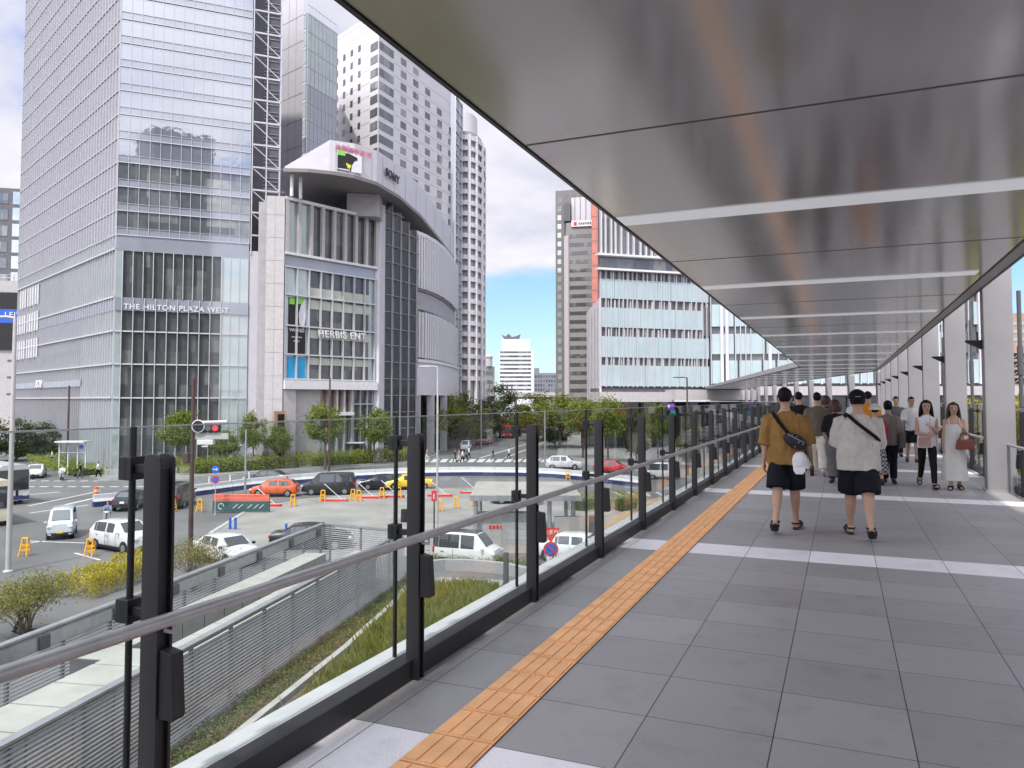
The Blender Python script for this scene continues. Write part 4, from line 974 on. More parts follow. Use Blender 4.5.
# glazed shop floors
lev = [266, 294, 325, 354, 379]
mt['floorband'] = M('pale_green_band', (.42, .44, .37), .5, 0, .06, 1)
for i in range(4):
    zb_, za_ = zh(lev[i]), zh(lev[i + 1])
    panel(fh, 4.9, 17.2, za_ + .05, zb_ - .05, -.9, -.35, 'dark_glass', 'shop_glazing', t)
    panel(fh, 4.9, 17.2, za_ + (zb_ - za_) * .62 if i else za_ + .1, za_ + (zb_ - za_) * .92 if i else za_ + 1.3, -.35, -.22, 'floorband', 'floor_band', t)
    panel(fh, .3, 4.6, za_ + .05, zb_ - .05, -.8, -.3, 'pale_glass', 'end_glazing', t); panel(fh, 17.2, 18.5, za_ + .05, zb_ - .05, -.8, -.3, 'green_glass', 'end_glazing', t)
mb = MB()
for k in range(9): fh.box(mb, k * 2.28, k * 2.28 + .14, zh(380), zh(266), -.25, .12)
for y in lev: fh.box(mb, 0, 18.55, zh(y) - .06, zh(y) + .12, -.25, .10)
fh.box(mb, 2.3, 2.38, zh(380), zh(266), -.25, .1); mb.build('mullions', 'mull', t)
text('sign_lettering', 'HERBIS ENT', 1.62 * KH, fh.p(6.3, .16, zh(334)), (dv.x, dv.y, 0), 'white', t, .05, .03, spacing=1.18)
# banners
mb = MB(); fh.box(mb, 1.0, 4.2, zh(353), zh(296), -.29, -.24); mb.build('banner', 'black', t)
mt['lime'] = M('banner_lime', (.22, .55, .06), .5, 0, .1, 1)
mb = MB(); fh.box(mb, 1.1, 2.1, zh(303), zh(296.5), -.24, -.22); fh.box(mb, 2.6, 4.1, zh(302), zh(296.5), -.24, -.22); mb.build('banner_motif', 'lime', t)
mb = MB(); mb.prism_ax([(0, 0), (.9, -.9), (1.2, .8), (1.2, 4.2), (.3, 3.0), (-.1, 1.6)], 0, .02, 'y')
mb.v = [tuple(fh.p(2.95 + x, -.22 + y, zh(322) + z * KH)) for x, y, z in mb.v]; mb.build('banner_motif', 'white', t)
text('banner_lettering', 'WICKED', .72 * KH, fh.p(1.15, -.2, zh(330.5)), (dv.x, dv.y, 0), 'white', t, .01, .02)
mb = MB()
for k, (a, w_) in enumerate(((1.6, 1.9), (2.0, 1.1))): fh.box(mb, a, a + w_, zh(336 + 4 * k) - .08, zh(336 + 4 * k) + .08, -.24, -.22)
mb.build('banner_small_print', 'offwhite', t)
mt['cyan'] = M('banner_cyan', (.02, .30, .55), .5, 0, .08, 1)
mb = MB(); fh.box(mb, .9, 4.2, zh(379), zh(356), -.29, -.22); mb.build('cyan_banner', 'cyan', t)
# ground floor
panel(fh, -.1, 18.6, zh(389), zh(380), -1, .5, 'white', 'entrance_canopy', t)
panel(fh, 2.2, 7.4, GZ, zh(389), -1.1, -.5, 'offwhite', 'stone_wall', t); panel(fh, 0, 2.2, GZ, zh(389), -1.1, .2, 'offwhite', 'stone_wall', t)
mt['warm'] = glass_face('warm_shop_glass', (.16, .09, .055), .10, .04, var=.5, scale=.5)
panel(fh, 7.4, 13.2, zh(414), zh(389), -1.1, -.7, 'warm', 'entrance_glazing', t); panel(fh, 7.4, 13.2, GZ, zh(416), -1.1, -.7, 'green_glass', 'entrance_glazing', t); panel(fh, 7.0, 13.4, zh(416.5), zh(413), -1.1, .6, 'white', 'door_canopy', t)
for a in (8.7, 10.2, 11.7, 13.3): mb = MB(); fh.box(mb, a, a + .3, GZ, zh(389), -.7, .1); mb.build('entrance_pier', 'offwhite', t)
panel(fh, 13.9, 18.5, GZ, zh(389), -1.1, -.5, 'dark_glass', 'shop_glazing', t)
mb = MB(); [fh.box(mb, a, a + .12, GZ, zh(389), -.5, -.1) for a in (13.9, 15.4, 16.9, 18.4)]; [fh.box(mb, 13.9, 18.5, zh(y), zh(y) + .12, -.5, -.1) for y in (405, 432)]; mb.build('mullions', 'mull', t)
mb = MB(); fh.box(mb, -1.9, .0, GZ, zh(411), .31, .5); mb.build('timber_portal', M('timber_tan', (.34, .21, .13), .6, 0, .15, 2), t)
mb = MB(); fh.box(mb, -1.3, -.2, GZ + 1.5, zh(414), .5, .56); mb.build('portal_window', 'black', t)
# pier, dark ribbed glass bays
fk = Fac(B, Kp); panel(fk, 0, fk.L, GZ, ZA(378, 203, 134 * KH), -1.2, .5, 'lavwhite', 'pier', t)
fd = Fac(Kp, cwp[0]); dt = ZA(383, 205, 138 * KH)
mt['navyglass'] = glass_face('navy_glass', (.004, .006, .014), .03, .02, var=.4, scale=.4)
for k in range(4):
    a0, a1 = fd.L * k / 4 + .08, fd.L * (k + 1) / 4 - .08
    za_ = dt - k * .9
    mb = MB(); n = 6; ring = []
    for zz in (GZ, za_): ring.append([fd.p(a0 + (a1 - a0) * i / n, .25 + .75 * math.sin(math.pi * i / n), zz) for i in range(n + 1)] + [fd.p(a1, -.3, zz), fd.p(a0, -.3, zz)])
    mb.rings(ring); mb.build('dark_glass_bay', 'navyglass', t)
mb = MB()
for k in range(5): fd.box(mb, fd.L * k / 4 - .09, fd.L * k / 4 + .09, GZ, dt - .9 * min(k, 3), 0, .5)
for k in range(4):
    a0, a1 = fd.L * k / 4 + .08, fd.L * (k + 1) / 4 - .08; am = (a0 + a1) / 2; fd.box(mb, am - .05, am + .05, GZ, dt - k * .9, .98, 1.08)
    for j in range(15):
        z = GZ + 2.4 * j + 2
        if z < dt - k * .9: fd.box(mb, a0, am, z, z + .07, .3, .95); fd.box(mb, am, a1, z, z + .07, .3, .95)
mb.build('mullions', 'grey', t)
# curved wing
def wall_strip(mb, pts, z0_, z1_, t0, t1):
    """band following the curved plan; z given per point"""
    o = offset_poly(pts, t1); i_ = offset_poly(pts, t0)
    for k in range(len(pts) - 1):
        mb.hexa([Vector((*i_[k], z0_[k])), Vector((*o[k], z0_[k])), Vector((*o[k + 1], z0_[k + 1])), Vector((*i_[k + 1], z0_[k + 1])),
                 Vector((*i_[k], z1_[k])), Vector((*o[k], z1_[k])), Vector((*o[k + 1], z1_[k + 1])), Vector((*i_[k + 1], z1_[k + 1]))])
def dense(pts, n):
    out = []
    for i in range(len(pts) - 1):
        for k in range(n): out.append(pts[i].lerp(pts[i + 1], k / n))
    return out + [pts[-1]]
cd = dense(cwp, 5); zc = lambda y: ZA(414, y, 146 * KH)
const = lambda z: [z] * len(cd)
side = 1 if (offset_poly(cwp, 1)[1] - cwp[1]).dot(-cwp[1]) > 0 else -1
def strip(name, ya, yb, t0, t1, mat):
    mb = MB(); wall_strip(mb, cd, const(zc(ya)), const(zc(yb)), side * t0, side * t1); return mb.build(name, mat, t)
strip('upper_wall', 289, 232, -1, -.2, 'grey'); strip('gallery_band', 308, 290, -1, -.25, 'grey'); strip('mid_wall', 360, 309, -1, -.1, 'dark_glass')
strip('lower_wall', 395, 361, -1, .5, 'lavwhite'); strip('arcade_recess', 470, 396, -1.2, -.8, 'black'); strip('cornice', 234.5, 230.5, -1, .3, 'white'); strip('sill', 362, 359, -1, .7, 'white')
op = offset_poly(cd, side * .12)
def walk(pts, step):
    out, acc = [], 0.0
    for a, b_ in zip(pts[:-1], pts[1:]):
        L = (b_ - a).length; s_ = acc
        while s_ < L: out.append((a.lerp(b_, s_ / L), (b_ - a).normalized())); s_ += step
        acc = s_ - L
    return out
mb = MB()
for p, tv in walk(op, 1.0): mb.box((p.x, p.y, (zc(357) + zc(311)) / 2), (.34, .5, zc(311) - zc(357)), math.atan2(tv.y, tv.x))
for p, tv in walk(op, .8): mb.box((p.x, p.y, (zc(287) + zc(235)) / 2), (.44, .5, zc(235) - zc(287)), math.atan2(tv.y, tv.x))
mb.build('wing_fins', 'white', t)
for i in range(2, len(cd) - 3, 3):
    a, b_ = op[i], op[i].lerp(op[i + 1], .9); n = (a - b_).normalized(); n = Vector((n.y, -n.x)) * .12
    MB().hexa([Vector((*x, z)) for z in (zc(287), zc(278)) for x in (a - n, b_ - n, b_ + n, a + n)]).build('window', 'blue_win', t)
for i in (1, 8, 15, 22):
    a = op[i]; MB().box((a.x, a.y, (GZ + zc(395)) / 2), (1.2, 1.2, zc(395) - GZ), .5).build('arcade_pier', 'grey', t)
# roof: rim, soffit, white drum
zr = ZA(280, 168, 118 * KH)
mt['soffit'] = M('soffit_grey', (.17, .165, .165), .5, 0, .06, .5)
rim = [W(280, 118 * KH), W(305, 118.3 * KH), W(330, 119.6 * KH), W(352, 121.6 * KH), W(375, 125.6 * KH), W(398, 134 * KH), W(420, 148 * KH), W(438, 168 * KH), W(454, 193 * KH)]
rd = dense(rim, 3)
mb = MB(); back = [W(420, 215 * KH), W(330, 160 * KH), W(290, 135 * KH)]
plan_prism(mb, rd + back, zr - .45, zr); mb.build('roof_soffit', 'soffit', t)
dm = [W(327, 120.2 * KH), W(352, 122.3 * KH), W(375, 126.3 * KH), W(398, 134.8 * KH), W(420, 149 * KH), W(438, 169 * KH), W(453, 193 * KH)]
dd = dense(dm, 4); hs = [40.9 + 1.57 - .0 * i for i in range(len(dd))]
mb = MB(); wall_strip(mb, dd, [zr + .01] * len(dd), [zr + 5.2 * KH + .03 * i for i in range(len(dd))], side * -.6, 0); mb.build('roof_drum', 'lavwhite', t)
mb = MB(); p0, p1 = W(281.5, 118.4 * KH), W(327, 120.2 * KH)
nrm = Vector((0, 0)); q = Fac(p0, p1)
vs = [q.p(0, 0, zr + .01 * KH), q.p(q.L, 0, zr + .01 * KH), q.p(q.L, 0, zr + 5.2 * KH), q.p(0, 0, zr + .35 * KH)]; vs += [v - Vector((*(q.n * .6), 0)) for v in vs]
mb.hexa(vs); mb.build('roof_wing', 'lavwhite', t)
mb = MB()
for k in range(1, len(dd), 2): mb.box((dd[k].x, dd[k].y, zr + 2.6 * KH), (.08, .08, 3.8), .3)
mb.build('panel_joints', 'grey', t)
for px, d in ((289, 119.5), (298, 121)): p = W(px, d * KH); m_ = MB(); m_.tube([(p.x, p.y, zh(197)), (p.x, p.y, zr - .4)], .22, 8); m_.build('roof_strut', 'white', t)
mb = MB(); p = W(352, 128); mb.prism([tuple(W(345, 130 * KH)), tuple(W(378, 131 * KH)), tuple(W(390, 150 * KH)), tuple(W(350, 150 * KH))], zh(200), zr - .5); mb.build('penthouse', 'grey', t)
fs = Fac(dm[0], dm[1]); fs.k = KH; zs_ = lambda y: ZA(340, y, 121)
mt['pinksign'] = M('sign_pink', (.50, .14, .22), .5, 0, .05, 1)
text('sign_lettering', '大阪四季劇場', 1.03 * KH, fs.p(.85, .12, zr + 3.95 * KH), (fs.u.x, fs.u.y, -.10), 'pinksign', t, .04, .012, spacing=.98)
mb = MB(); fs.box(mb, 1.2, 5.3, zr + .55 * KH, zr + 3.8 * KH, .02, .12); mb.build('poster_board', 'white', t)
mb = MB(); mb.prism_ax([(1.25, .6), (3.5, .6), (3.6, 1.6), (4.1, 2.4), (4.6, 2.6), (4.5, 3.0), (3.0, 3.5), (1.25, 3.2)], .12, .15, 'y'); mb.v = [tuple(fs.p(x, y, zr + z * KH)) for x, y, z in mb.v]; mb.build('poster_shape', 'black', t)
mb = MB(); fs.box(mb, 1.25, 2.5, zr + 3.0 * KH, zr + 3.75 * KH, .15, .17); mb.build('poster_shape', 'lime', t)
mb = MB(); mb.prism_ax([(2.6, 1.9), (3.5, 1.6), (3.3, 1.0), (2.9, 1.1)], .15, .17, 'y'); mb.v = [tuple(fs.p(x, y, zr + z * KH)) for x, y, z in mb.v]; mb.build('poster_shape', M('poster_yellow', (.6, .6, .04), .5), t)
mb = MB(); fs.box(mb, 1.4, 3.3, zr + .68 * KH, zr + .85 * KH, .15, .17); mb.build('poster_small_print', 'white', t)
fs2 = Fac(dm[2], dm[3]); fs2.k = KH
text('sign_lettering', 'SONY', 1.9 * KH, fs2.p(2.6, .30, zr + 2.1 * KH), (fs2.u.x, fs2.u.y, -.03), 'black', t, .05, .05, spacing=1.12)
# stepped blocks at the end of the wing
for i, (a, d0, b_, d1, y, mat, lab) in enumerate(((456, 222, 464, 232, 350, 'grey', 'grey stepped office block beyond the curved wing of the shopping centre'), (464.5, 240, 470, 250, 352, 'dgrey', 'dark narrow office block past the curved shopping centre wing'), (471, 258, 479, 268, 366, 'offwhite', 'pale low office block below the balcony tower'))):
    f, pts = quad(a, d0, b_, d1, 20); tt = block('office_block', lab, pts, ZA(a, y, d0), mat)
    for k in range(6):
        z = GZ + 4 + 3.4 * k
        if z + 2 < ZA(a, y, d0): panel(f, .4, f.L - .4, z, z + 1.6, 0, .05, 'blue_win', 'window_band', tt)
# --- far end of the street
f, pts = quad(499, 420, 534, 420, 20); zt = ZA(510, 351, 420)
t = block('banded_office', 'white banded office block with a dark folded crown at the end of the street', pts, zt, 'white')
for k in range(11):
    z = ZA(510, 394.5 - 4.15 * k, 420); panel(f, .5, f.L - 1.6, z, z + .95, 0, .1, 'blue_win', 'window_band', t)
panel(f, 1.6, f.L - 2.0, zt, ZA(510, 339, 420), -9, -1, 'white', 'upper_storey', t)
mb = MB(); zz = ZA(510, 339, 420); mb.prism_ax([(3.0, 0), (8, 0), (11, 0), (12, 3.0), (9.4, 1.8), (7, 1.4), (5.4, 3.2), (3.4, 1.6), (1.4, 2.8)], -3, 0, 'y'); mb.v = [tuple(f.p(x, -3 + y, zz + z)) for x, y, z in mb.v]; mb.build('crown', 'dgrey', t)
f, pts = quad(534, 455, 557, 455, 20); zt = ZA(545, 373, 455)
t = block('blue_glass_office', 'low blue glass office beside the white banded block', pts, zt, 'spandrel')
for k in range(4):
    for j in range(8): z = ZA(545, 391 - 4.4 * k, 455); winobj(f, .6 + j * 1.6, 1.6 + j * 1.6, z, z + 1.5, t, 'blue_win', frame=False)
panel(f, .1, 3.2, zt, zt + 3, -4, -.5, 'spandrel', 'stair_head', t)
f, pts = quad(482, 350, 494.5, 356, 14); zt = ZA(488, 366, 350)
t = block('corner_office', 'small grey stone office with a round stair head past the balcony tower', pts, zt, 'concrete')
mb = MB(); c_ = W(488, 354); mb.lathe([(2, 0), (2, 4.0), (2.3, 4.1), (2.3, 4.6), (1.4, 5.6)], (c_.x, c_.y, zt - .01), 16); mb.build('stair_head', 'offwhite', t)
for k in range(4): panel(f, 1.5, f.L - 1.5, zt - 4 - 4 * k, zt - 2.4 - 4 * k, 0, .08, 'blue_win', 'window_band', t)
f, pts = quad(508, 380, 560, 380, 8); t = thing('elevated_road', 'pale elevated expressway crossing the end of the street', 'expressway', (f.A.x, f.A.y, GZ))
panel(f, -4, f.L + 4, ZA(530, 397, 380), ZA(530, 392.5, 380), -8, 0, 'offwhite', 'deck', t); panel(f, -4, f.L + 4, ZA(530, 399, 380), ZA(530, 397, 380), -7, -1, 'dgrey', 'beam', t)
for a in (3, 13, 24): panel(f, a, a + 1.5, GZ, ZA(530, 399, 380), -5, -3, 'concrete', 'pier', t)
# --- brown tower
f, pts = quad(556, 262, 601, 258, 22); zt = ZA(556, 191, 262)
t = block('brown_tower', 'tall grey brown office tower with square windows down its edge and a banded front block', pts, zt, M('brown_tile', (.165, .156, .154), .6, 0, .08, 1))
for k in range(24):
    z = zt - 4.2 - k * 3.05; winobj(f, .7, 2.0, z, z + 1.7, t, 'pale_glass' if 1 < k else 'blue_win', frame=False)
    if k == 0: [winobj(f, a, a + 1.0, z + .3, z + 2.6, t, 'dark_glass', frame=False) for a in (3.4, 6.2, 8.0, 9.8)]
panel(f, 2.9, 4.0, GZ, zt - 6, 0, .06, 'dgrey', 'recess', t)
panel(f, 5.6, 15.5, ZA(575, 224, 262), ZA(575, 199, 262), 0, .15, 'mull', 'crown_glazing', t)
mb = MB(); [f.box(mb, 6.6 + 1.9 * k, 6.9 + 1.9 * k, ZA(575, 224, 262), ZA(575, 199, 262), .15, .4) for k in range(5)]; mb.build('crown_fins', 'grey', t)
panel(f, 3.2, 5.5, ZA(563, 223, 262), ZA(563, 205, 262), 0, 2.0, 'dgrey', 'plant_box', t)
fb = Fac(W(566.5, 254), W(593, 252)); zb_ = ZA(575, 223, 254)
mb = MB(); plan_prism(mb, [fb.A, fb.B, fb.B - fb.n * 3, fb.A - fb.n * 3], GZ, zb_); mb.build('front_block', M('grey_tile', (.23, .218, .212), .6, 0, .06, 1), t)
for k in range(22):
    z = ZA(575, 238.5 + 8.55 * k, 254)
    if z < GZ + 3: break
    panel(fb, 1.2, fb.L - .1, z, z + 1.25, 0, .05, 'dark_glass', 'window_band', t)
panel(fb, -.6, .9, GZ, ZA(575, 236, 254), -.5, .4, 'offwhite', 'corner_ladder', t)
mb = MB(); fb.box(mb, 1.9, 9, ZA(575, 227.5, 254), ZA(575, 221.5, 254), .05, .5); mb.build('roof_sign', 'white', t)
mb = MB(); fb.box(mb, 2.7, 3.7, ZA(575, 226.5, 254), ZA(575, 222.8, 254), .5, .55); mb.build('sign_logo', 'red', t)
mb = MB(); [fb.box(mb, 4.3 + .75 * k, 4.8 + .75 * k, ZA(575, 225.6, 254), ZA(575, 223.6, 254), .5, .55) for k in range(6)]; mb.build('sign_marks', 'dgrey', t)
f, pts = quad(592.5, 246, 603, 246, 14)
t = block('salmon_tower', 'narrow salmon red tiled tower squeezed beside the white finned building', pts, 76, M('salmon_tile', (.50, .185, .14), .6, 0, .10, .5))
mb = MB()
for k in range(20): f.box(mb, 0, f.L, GZ + 4 * k, GZ + 4 * k + .12, 0, .04)
f.box(mb, f.L * .5, f.L * .5 + .1, GZ, 75.9, 0, .04); mb.build('panel_joints', 'dgrey', t)
# --- white finned building with pale blue glass bands
A = W(600, 131); kd = CS(math.sin(R(72.5)), math.cos(R(72.5))); B = A + kd * 21.5
f = Fac(A, B); zk = lambda y: ZA(600, y, 131)
mt['frit'] = glass_face('frit_glass', (.34, .43, .445), .10, .06, (.9, 1, 1), .06, .3)
mt['fritsun'] = mt['frit']
t = thing('finned_building', 'white finned station building with pale blue glass bands and dark slots', 'building', (A.x, A.y, GZ))
mb = MB(); plan_prism(mb, [A - f.n * .5, B - f.n * .5, W(712, 160), W(603, 160)], zk(398), zk(150)); mb.build('core', 'dgrey', t)
fw_ = Fac(W(587, 137), A + kd * -.05); mb = MB()
vs = [fw_.p(0, 0, zk(402)), fw_.p(fw_.L, 0, zk(402)), fw_.p(fw_.L, 0, zk(298)), fw_.p(0, 0, ZA(587, 313, 137))]; vs += [v - Vector((*(fw_.n * .35), 0)) for v in vs]
mb.hexa(vs); mb.build('angled_wall', 'lavwhite', t)
mb = MB(); [fw_.box(mb, fw_.L * q - .1, fw_.L * q + .1, zk(401), zk(308), 0, .2) for q in (.2, .45, .7, .93)]; mb.build('wall_ribs', 'grey', t)
panel(f, .2, 21.4, zk(296) + 7.2, zk(150), -.5, -.3, 'blue_win', 'upper_glazing', t)
panel(f, .2, 21.4, zk(267), zk(256), -.5, -.35, 'blue_win', 'terrace_glazing', t)
for y in (255, 269.5): panel(f, -.6, 21.5, zk(y) - .12, zk(y) + .22, -.5, .9, 'white', 'cornice', t)
rng = random.Random(3)
bands = [(298, 278.5), (327, 307), (357, 336), (386, 365)]
for (y0_, y1_) in bands:
    a = 0.2
    while a < 21.2:
        w_ = min(rng.choice((2.6, 3.4, 4.2)), 21.4 - a); panel(f, a + .03, a + w_ - .03, zk(y0_), zk(y1_), -.5, .05, 'frit', 'glass_panel', t); a += w_
    panel(f, .2, 21.4, zk(y1_), zk(y1_ - 8.5), -.5, -.35, 'dark_glass', 'slot_window', t)
mb = MB()
a = .1
while a < 21.4:
    f.box(mb, a, a + .09, zk(387), zk(271), -.3, .26); a += rng.choice((.8, 1.0, 1.25, 1.5))
mb.build('fins', 'lavwhite', t)
mb = MB(); a = .2
while a < 21.4: f.box(mb, a, a + .25, zk(254), zk(150), -.3, .3); a += rng.choice((.8, 1.1, 1.3))
for (y0_, y1_) in bands:
    a = .15
    while a < 21.2: f.box(mb, a, a + rng.choice((.10, .14, .24)), zk(y1_), zk(y1_ - 8), -.35, -.1); a += rng.choice((.9, 1.2, 1.5))
mb.build('slot_slats', 'lavwhite', t)
panel(f, 20.2, 21.5, zk(333), zk(303), -.5, .1, 'dgrey', 'corner_slot', t)
panel(f, -1.0, 13, zk(402), zk(392), -3, 2.2, 'offwhite', 'entrance_canopy', t); panel(f, 12.6, 34, zk(400), zk(389.5), -3, 3.4, 'offwhite', 'entrance_canopy', t)
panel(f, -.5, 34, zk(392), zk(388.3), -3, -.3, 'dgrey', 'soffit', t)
panel(f, .2, 34, GZ, zk(402), -9, -8, 'dark_glass', 'shop_front', t); panel(f, 2, 9, zk(414), zk(403), -8, -3.4, 'warm', 'shop_window', t)
for a in (.4, 9.6, 13.0, 19, 25): panel(f, a, a + 1.5, GZ, zk(402), -3.6, -2.4, M('brown_stone', (.28, .22, .18), .7, 0, .1, 1) if a == .4 else 'concrete', 'pier', t)
# second, longer face behind the bridge columns
A2 = B + kd * .1; B2 = W(1004, 133); f = Fac(A2, B2)
mb = MB(); plan_prism(mb, [A2 - f.n * .5, B2 - f.n * .5, W(1003, 150), W(716, 155)], GZ, ZA(800, 235, 130)); mb.build('core', 'dgrey', t)
zk2 = lambda y: ZA(760, y, 126)
for (y0_, y1_) in ((382, 357), (350, 328), (320, 296), (288, 262)):
    a = 0.1
    while a < f.L - .3:
        w_ = min(rng.choice((2.4, 4.2, 5.4)), f.L - a); 
        panel(f, a + .25, a + w_ - .1, zk2(y0_), zk2(y1_), -.5, .05, 'frit' if rng.random() < .7 else 'dark_glass', 'glass_panel', t); a += w_
    panel(f, .1, f.L, zk2(y1_), zk2(y1_ - 7), -.5, -.3, 'dark_glass', 'slot_window', t)
mb = MB(); a = .1
while a < f.L: f.box(mb, a, a + rng.choice((.12, .12, .3, .55)), zk2(383), ZA(800, 235, 130), -.3, .35); a += rng.choice((.9, 1.2, 1.7, 2.2))
mb.build('fins', 'lavwhite', t)
panel(f, 8, f.L + 30, zk2(395), zk2(385.5), -2, 3.0, 'offwhite', 'entrance_canopy', t)
panel(f, 8, f.L + 30, GZ, zk2(396), -2, .2, 'dark_glass', 'shop_front', t)
mb = MB(); [f.box(mb, 8 + 3.1 * k, 8.5 + 3.1 * k, GZ, zk2(396), .2, .6) for k in range(int((f.L - 10) / 3.1))]; mb.build('shop_front_frames', 'dgrey', t)
# --- beige parking block, far right
f, pts = quad(1009, 150, 1062, 150, 20); zt = ZA(1015, 313, 150)
t = block('beige_block', 'beige brick block with dark open storeys past the last grey column', pts, zt, M('beige_brick', (.42, .28, .20), .7, 0, .08, 1))
for k in range(4): panel(f, .4, f.L - .5, ZA(1015, 383.5 - 8.3 * k, 150), ZA(1015, 378 - 8.3 * k, 150), 0, .06, 'black', 'open_storey', t)
for k in range(3): panel(f, .4, f.L - .5, ZA(1015, 341 - 8 * k, 150), ZA(1015, 338 - 8 * k, 150), 0, .06, 'pale_glass', 'window_band', t)
mb = MB()
for k in range(4):
    for j in range(5): p = f.p(1 + 2 * j, .1, ZA(1015, 383.3 - 8.3 * k, 150)); q = f.p(2.4 + 2 * j, .1, ZA(1015, 378.6 - 8.3 * k, 150)); mb.tube([p, q], .07, 5)
mb.build('bracing', 'grey', t)
# --- far left: dark tower and billboard building
f, pts = quad(-20, 190, 20.5, 192, 20); zt = ZA(10, 187, 190)
t = block('dark_apartment_tower', 'dark apartment tower with glazed bay seen past the far edge of the glass tower', pts, zt, 'dgrey')
for k in range(10):
    z = zt - 4 - 4.1 * k; winobj(f, 6, 8.6, z, z + 3.2, t, 'pale_glass', frame=False); winobj(f, 9.2, 9.9, z, z + 1.6, t, 'blue_win', frame=False)
    panel(f, 0, 5, z, z + 2.6, 0, .1, 'blue_win', 'window_band', t)
f, pts = quad(-60, 165, 19.5, 168, 25); zt = ZA(10, 279, 165)
t = block('billboard_building', 'white building carrying a large black billboard with a blue lettered stripe', pts, zt, 'offwhite')
panel(f, 8, f.L - .3, ZA(10, 349, 165), ZA(10, 291, 165), 0, .4, 'black', 'billboard', t); panel(f, 8, f.L - .3, ZA(10, 322, 165), ZA(10, 308, 165), .4, .45, 'blue', 'billboard_stripe', t)
text('billboard_lettering', "LEI'S", 1.6, f.p(f.at(3), .5, ZA(10, 316, 165)), (f.u.x, f.u.y, 0), 'white', t, .04, .02, spacing=1.15)
for k in range(3): panel(f, f.L - 2.6, f.L - 1.2, ZA(10, 361 + 17 * k, 165), ZA(10, 359 + 17 * k, 165), 0, .05, 'dgrey', 'vent', t)
mb = MB(); f.box(mb, 8, f.L, zt + .6, zt + .8, -.3, -.1); [f.box(mb, 8 + 1.4 * k, 8.1 + 1.4 * k, zt, zt + 1.4, -.3, -.1) for k in range(7)]; f.box(mb, 8, f.L, zt + 1.3, zt + 1.4, -.3, -.1); mb.build('roof_rail', 'galv', t)

# --- blocks behind the standpoint: they show as dark shapes mirrored in the glass tower
for r_, d_, w_, h_, lab in ((33, -95, 22, 103, 'tall grey office block behind the bridge, mirrored highest in the tower glass'), (4, -105, 30, 92, 'broad grey office block behind the bridge, mirrored lower in the tower glass')):
    a_, b2 = CS(r_ - w_ / 2, d_), CS(r_ + w_ / 2, d_); c2, d2 = CS(r_ + w_ / 2, d_ - 18), CS(r_ - w_ / 2, d_ - 18)
    t = block('office_block', lab, [a_, b2, c2, d2], h_, 'dgrey'); ff = Fac(a_, b2)
    for k in range(int(h_ / 4)): panel(ff, 1, w_ - 1, 4 * k, 4 * k + 1.8, 0, .1, 'blue_win', 'window_band', t)
# ------------------------------------------------------------------ planting
leaf_a = leafmat('leaf_fresh', (.06, .095, .016), (.21, .25, .04))
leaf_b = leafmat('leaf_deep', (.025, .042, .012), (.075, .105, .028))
leaf_c = leafmat('leaf_olive', (.06, .078, .018), (.20, .21, .045))
leaf_y = leafmat('leaf_yellow', (.26, .24, .025), (.58, .48, .06), 2.0)
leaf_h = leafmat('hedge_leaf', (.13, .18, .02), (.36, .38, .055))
leaf_g = leafmat('grass_blade', (.11, .145, .03), (.36, .36, .10), 1.2)
mt['bark'] = M('bark', (.10, .08, .06), .9, 0, .25, 6, .4, 20)
def leaf(mb, c, s, rng):
    a = Vector((rng.gauss(0, 1), rng.gauss(0, 1), rng.gauss(0, .7))).normalized(); b_ = a.orthogonal().normalized()
    q = a.cross(b_); th = rng.random() * 6.28; b_ = b_ * math.cos(th) + q * math.sin(th); q = a.cross(b_)
    c = Vector(c); l = s * rng.uniform(.7, 1.2); w_ = l * .42
    mb.add([c - b_ * l * .5, c + q * w_ * .5, c + b_ * l * .5 + a * l * .1, c - q * w_ * .5], [(0, 1, 2, 3)])
def crown_mesh(rng, h0, h1, r, n, s, clumps, shape=1.0):
    mb = MB(); cc = []
    zc_, hz = (h0 + h1) / 2, (h1 - h0) / 2
    for _ in range(clumps):
        while True:
            p = Vector((rng.uniform(-1, 1), rng.uniform(-1, 1), rng.uniform(-1, 1)))
            if .35 < p.length < 1: break
        tap = 1 - .35 * max(0, p.z) * shape
        cc.append((Vector((p.x * r * tap, p.y * r * tap, zc_ + p.z * hz)), rng.uniform(.22, .42) * r))
    for i in range(n):
        c_, cr = cc[i % clumps]
        v = Vector((rng.gauss(0, .5), rng.gauss(0, .5), rng.gauss(0, .42))) * cr
        leaf(mb, c_ + v, s, rng)
    return mb, cc
def make_tree(name, label, cat, h, r, trunk_h, n, s, clumps, mat, seed, group=None, shape=1.0):
    rng = random.Random(seed); t = thing(name, label, cat, (0, 0, 0), 0, group)
    mb, cc = crown_mesh(rng, trunk_h, h, r, n, s, clumps, shape); mb.build('crown', mat, t)
    tr = MB(); tr.tube([(0, 0, -.05), (.03, 0, trunk_h * .6), (0, .05, trunk_h + .2), (.05, 0, h * .75)], [h * .022, h * .017, h * .014, h * .005], 8)
    for c_, _ in cc[::3]:
        z = min(max(trunk_h * .8, c_.z - r * .8), h * .6); tr.tube([(0, 0, z), Vector((c_.x * .5, c_.y * .5, (z + c_.z) / 2 + .1)), c_], [h * .009, h * .006, h * .002], 5)
    tr.build('trunk', 'bark', t, smooth=50); return t
protos = {}
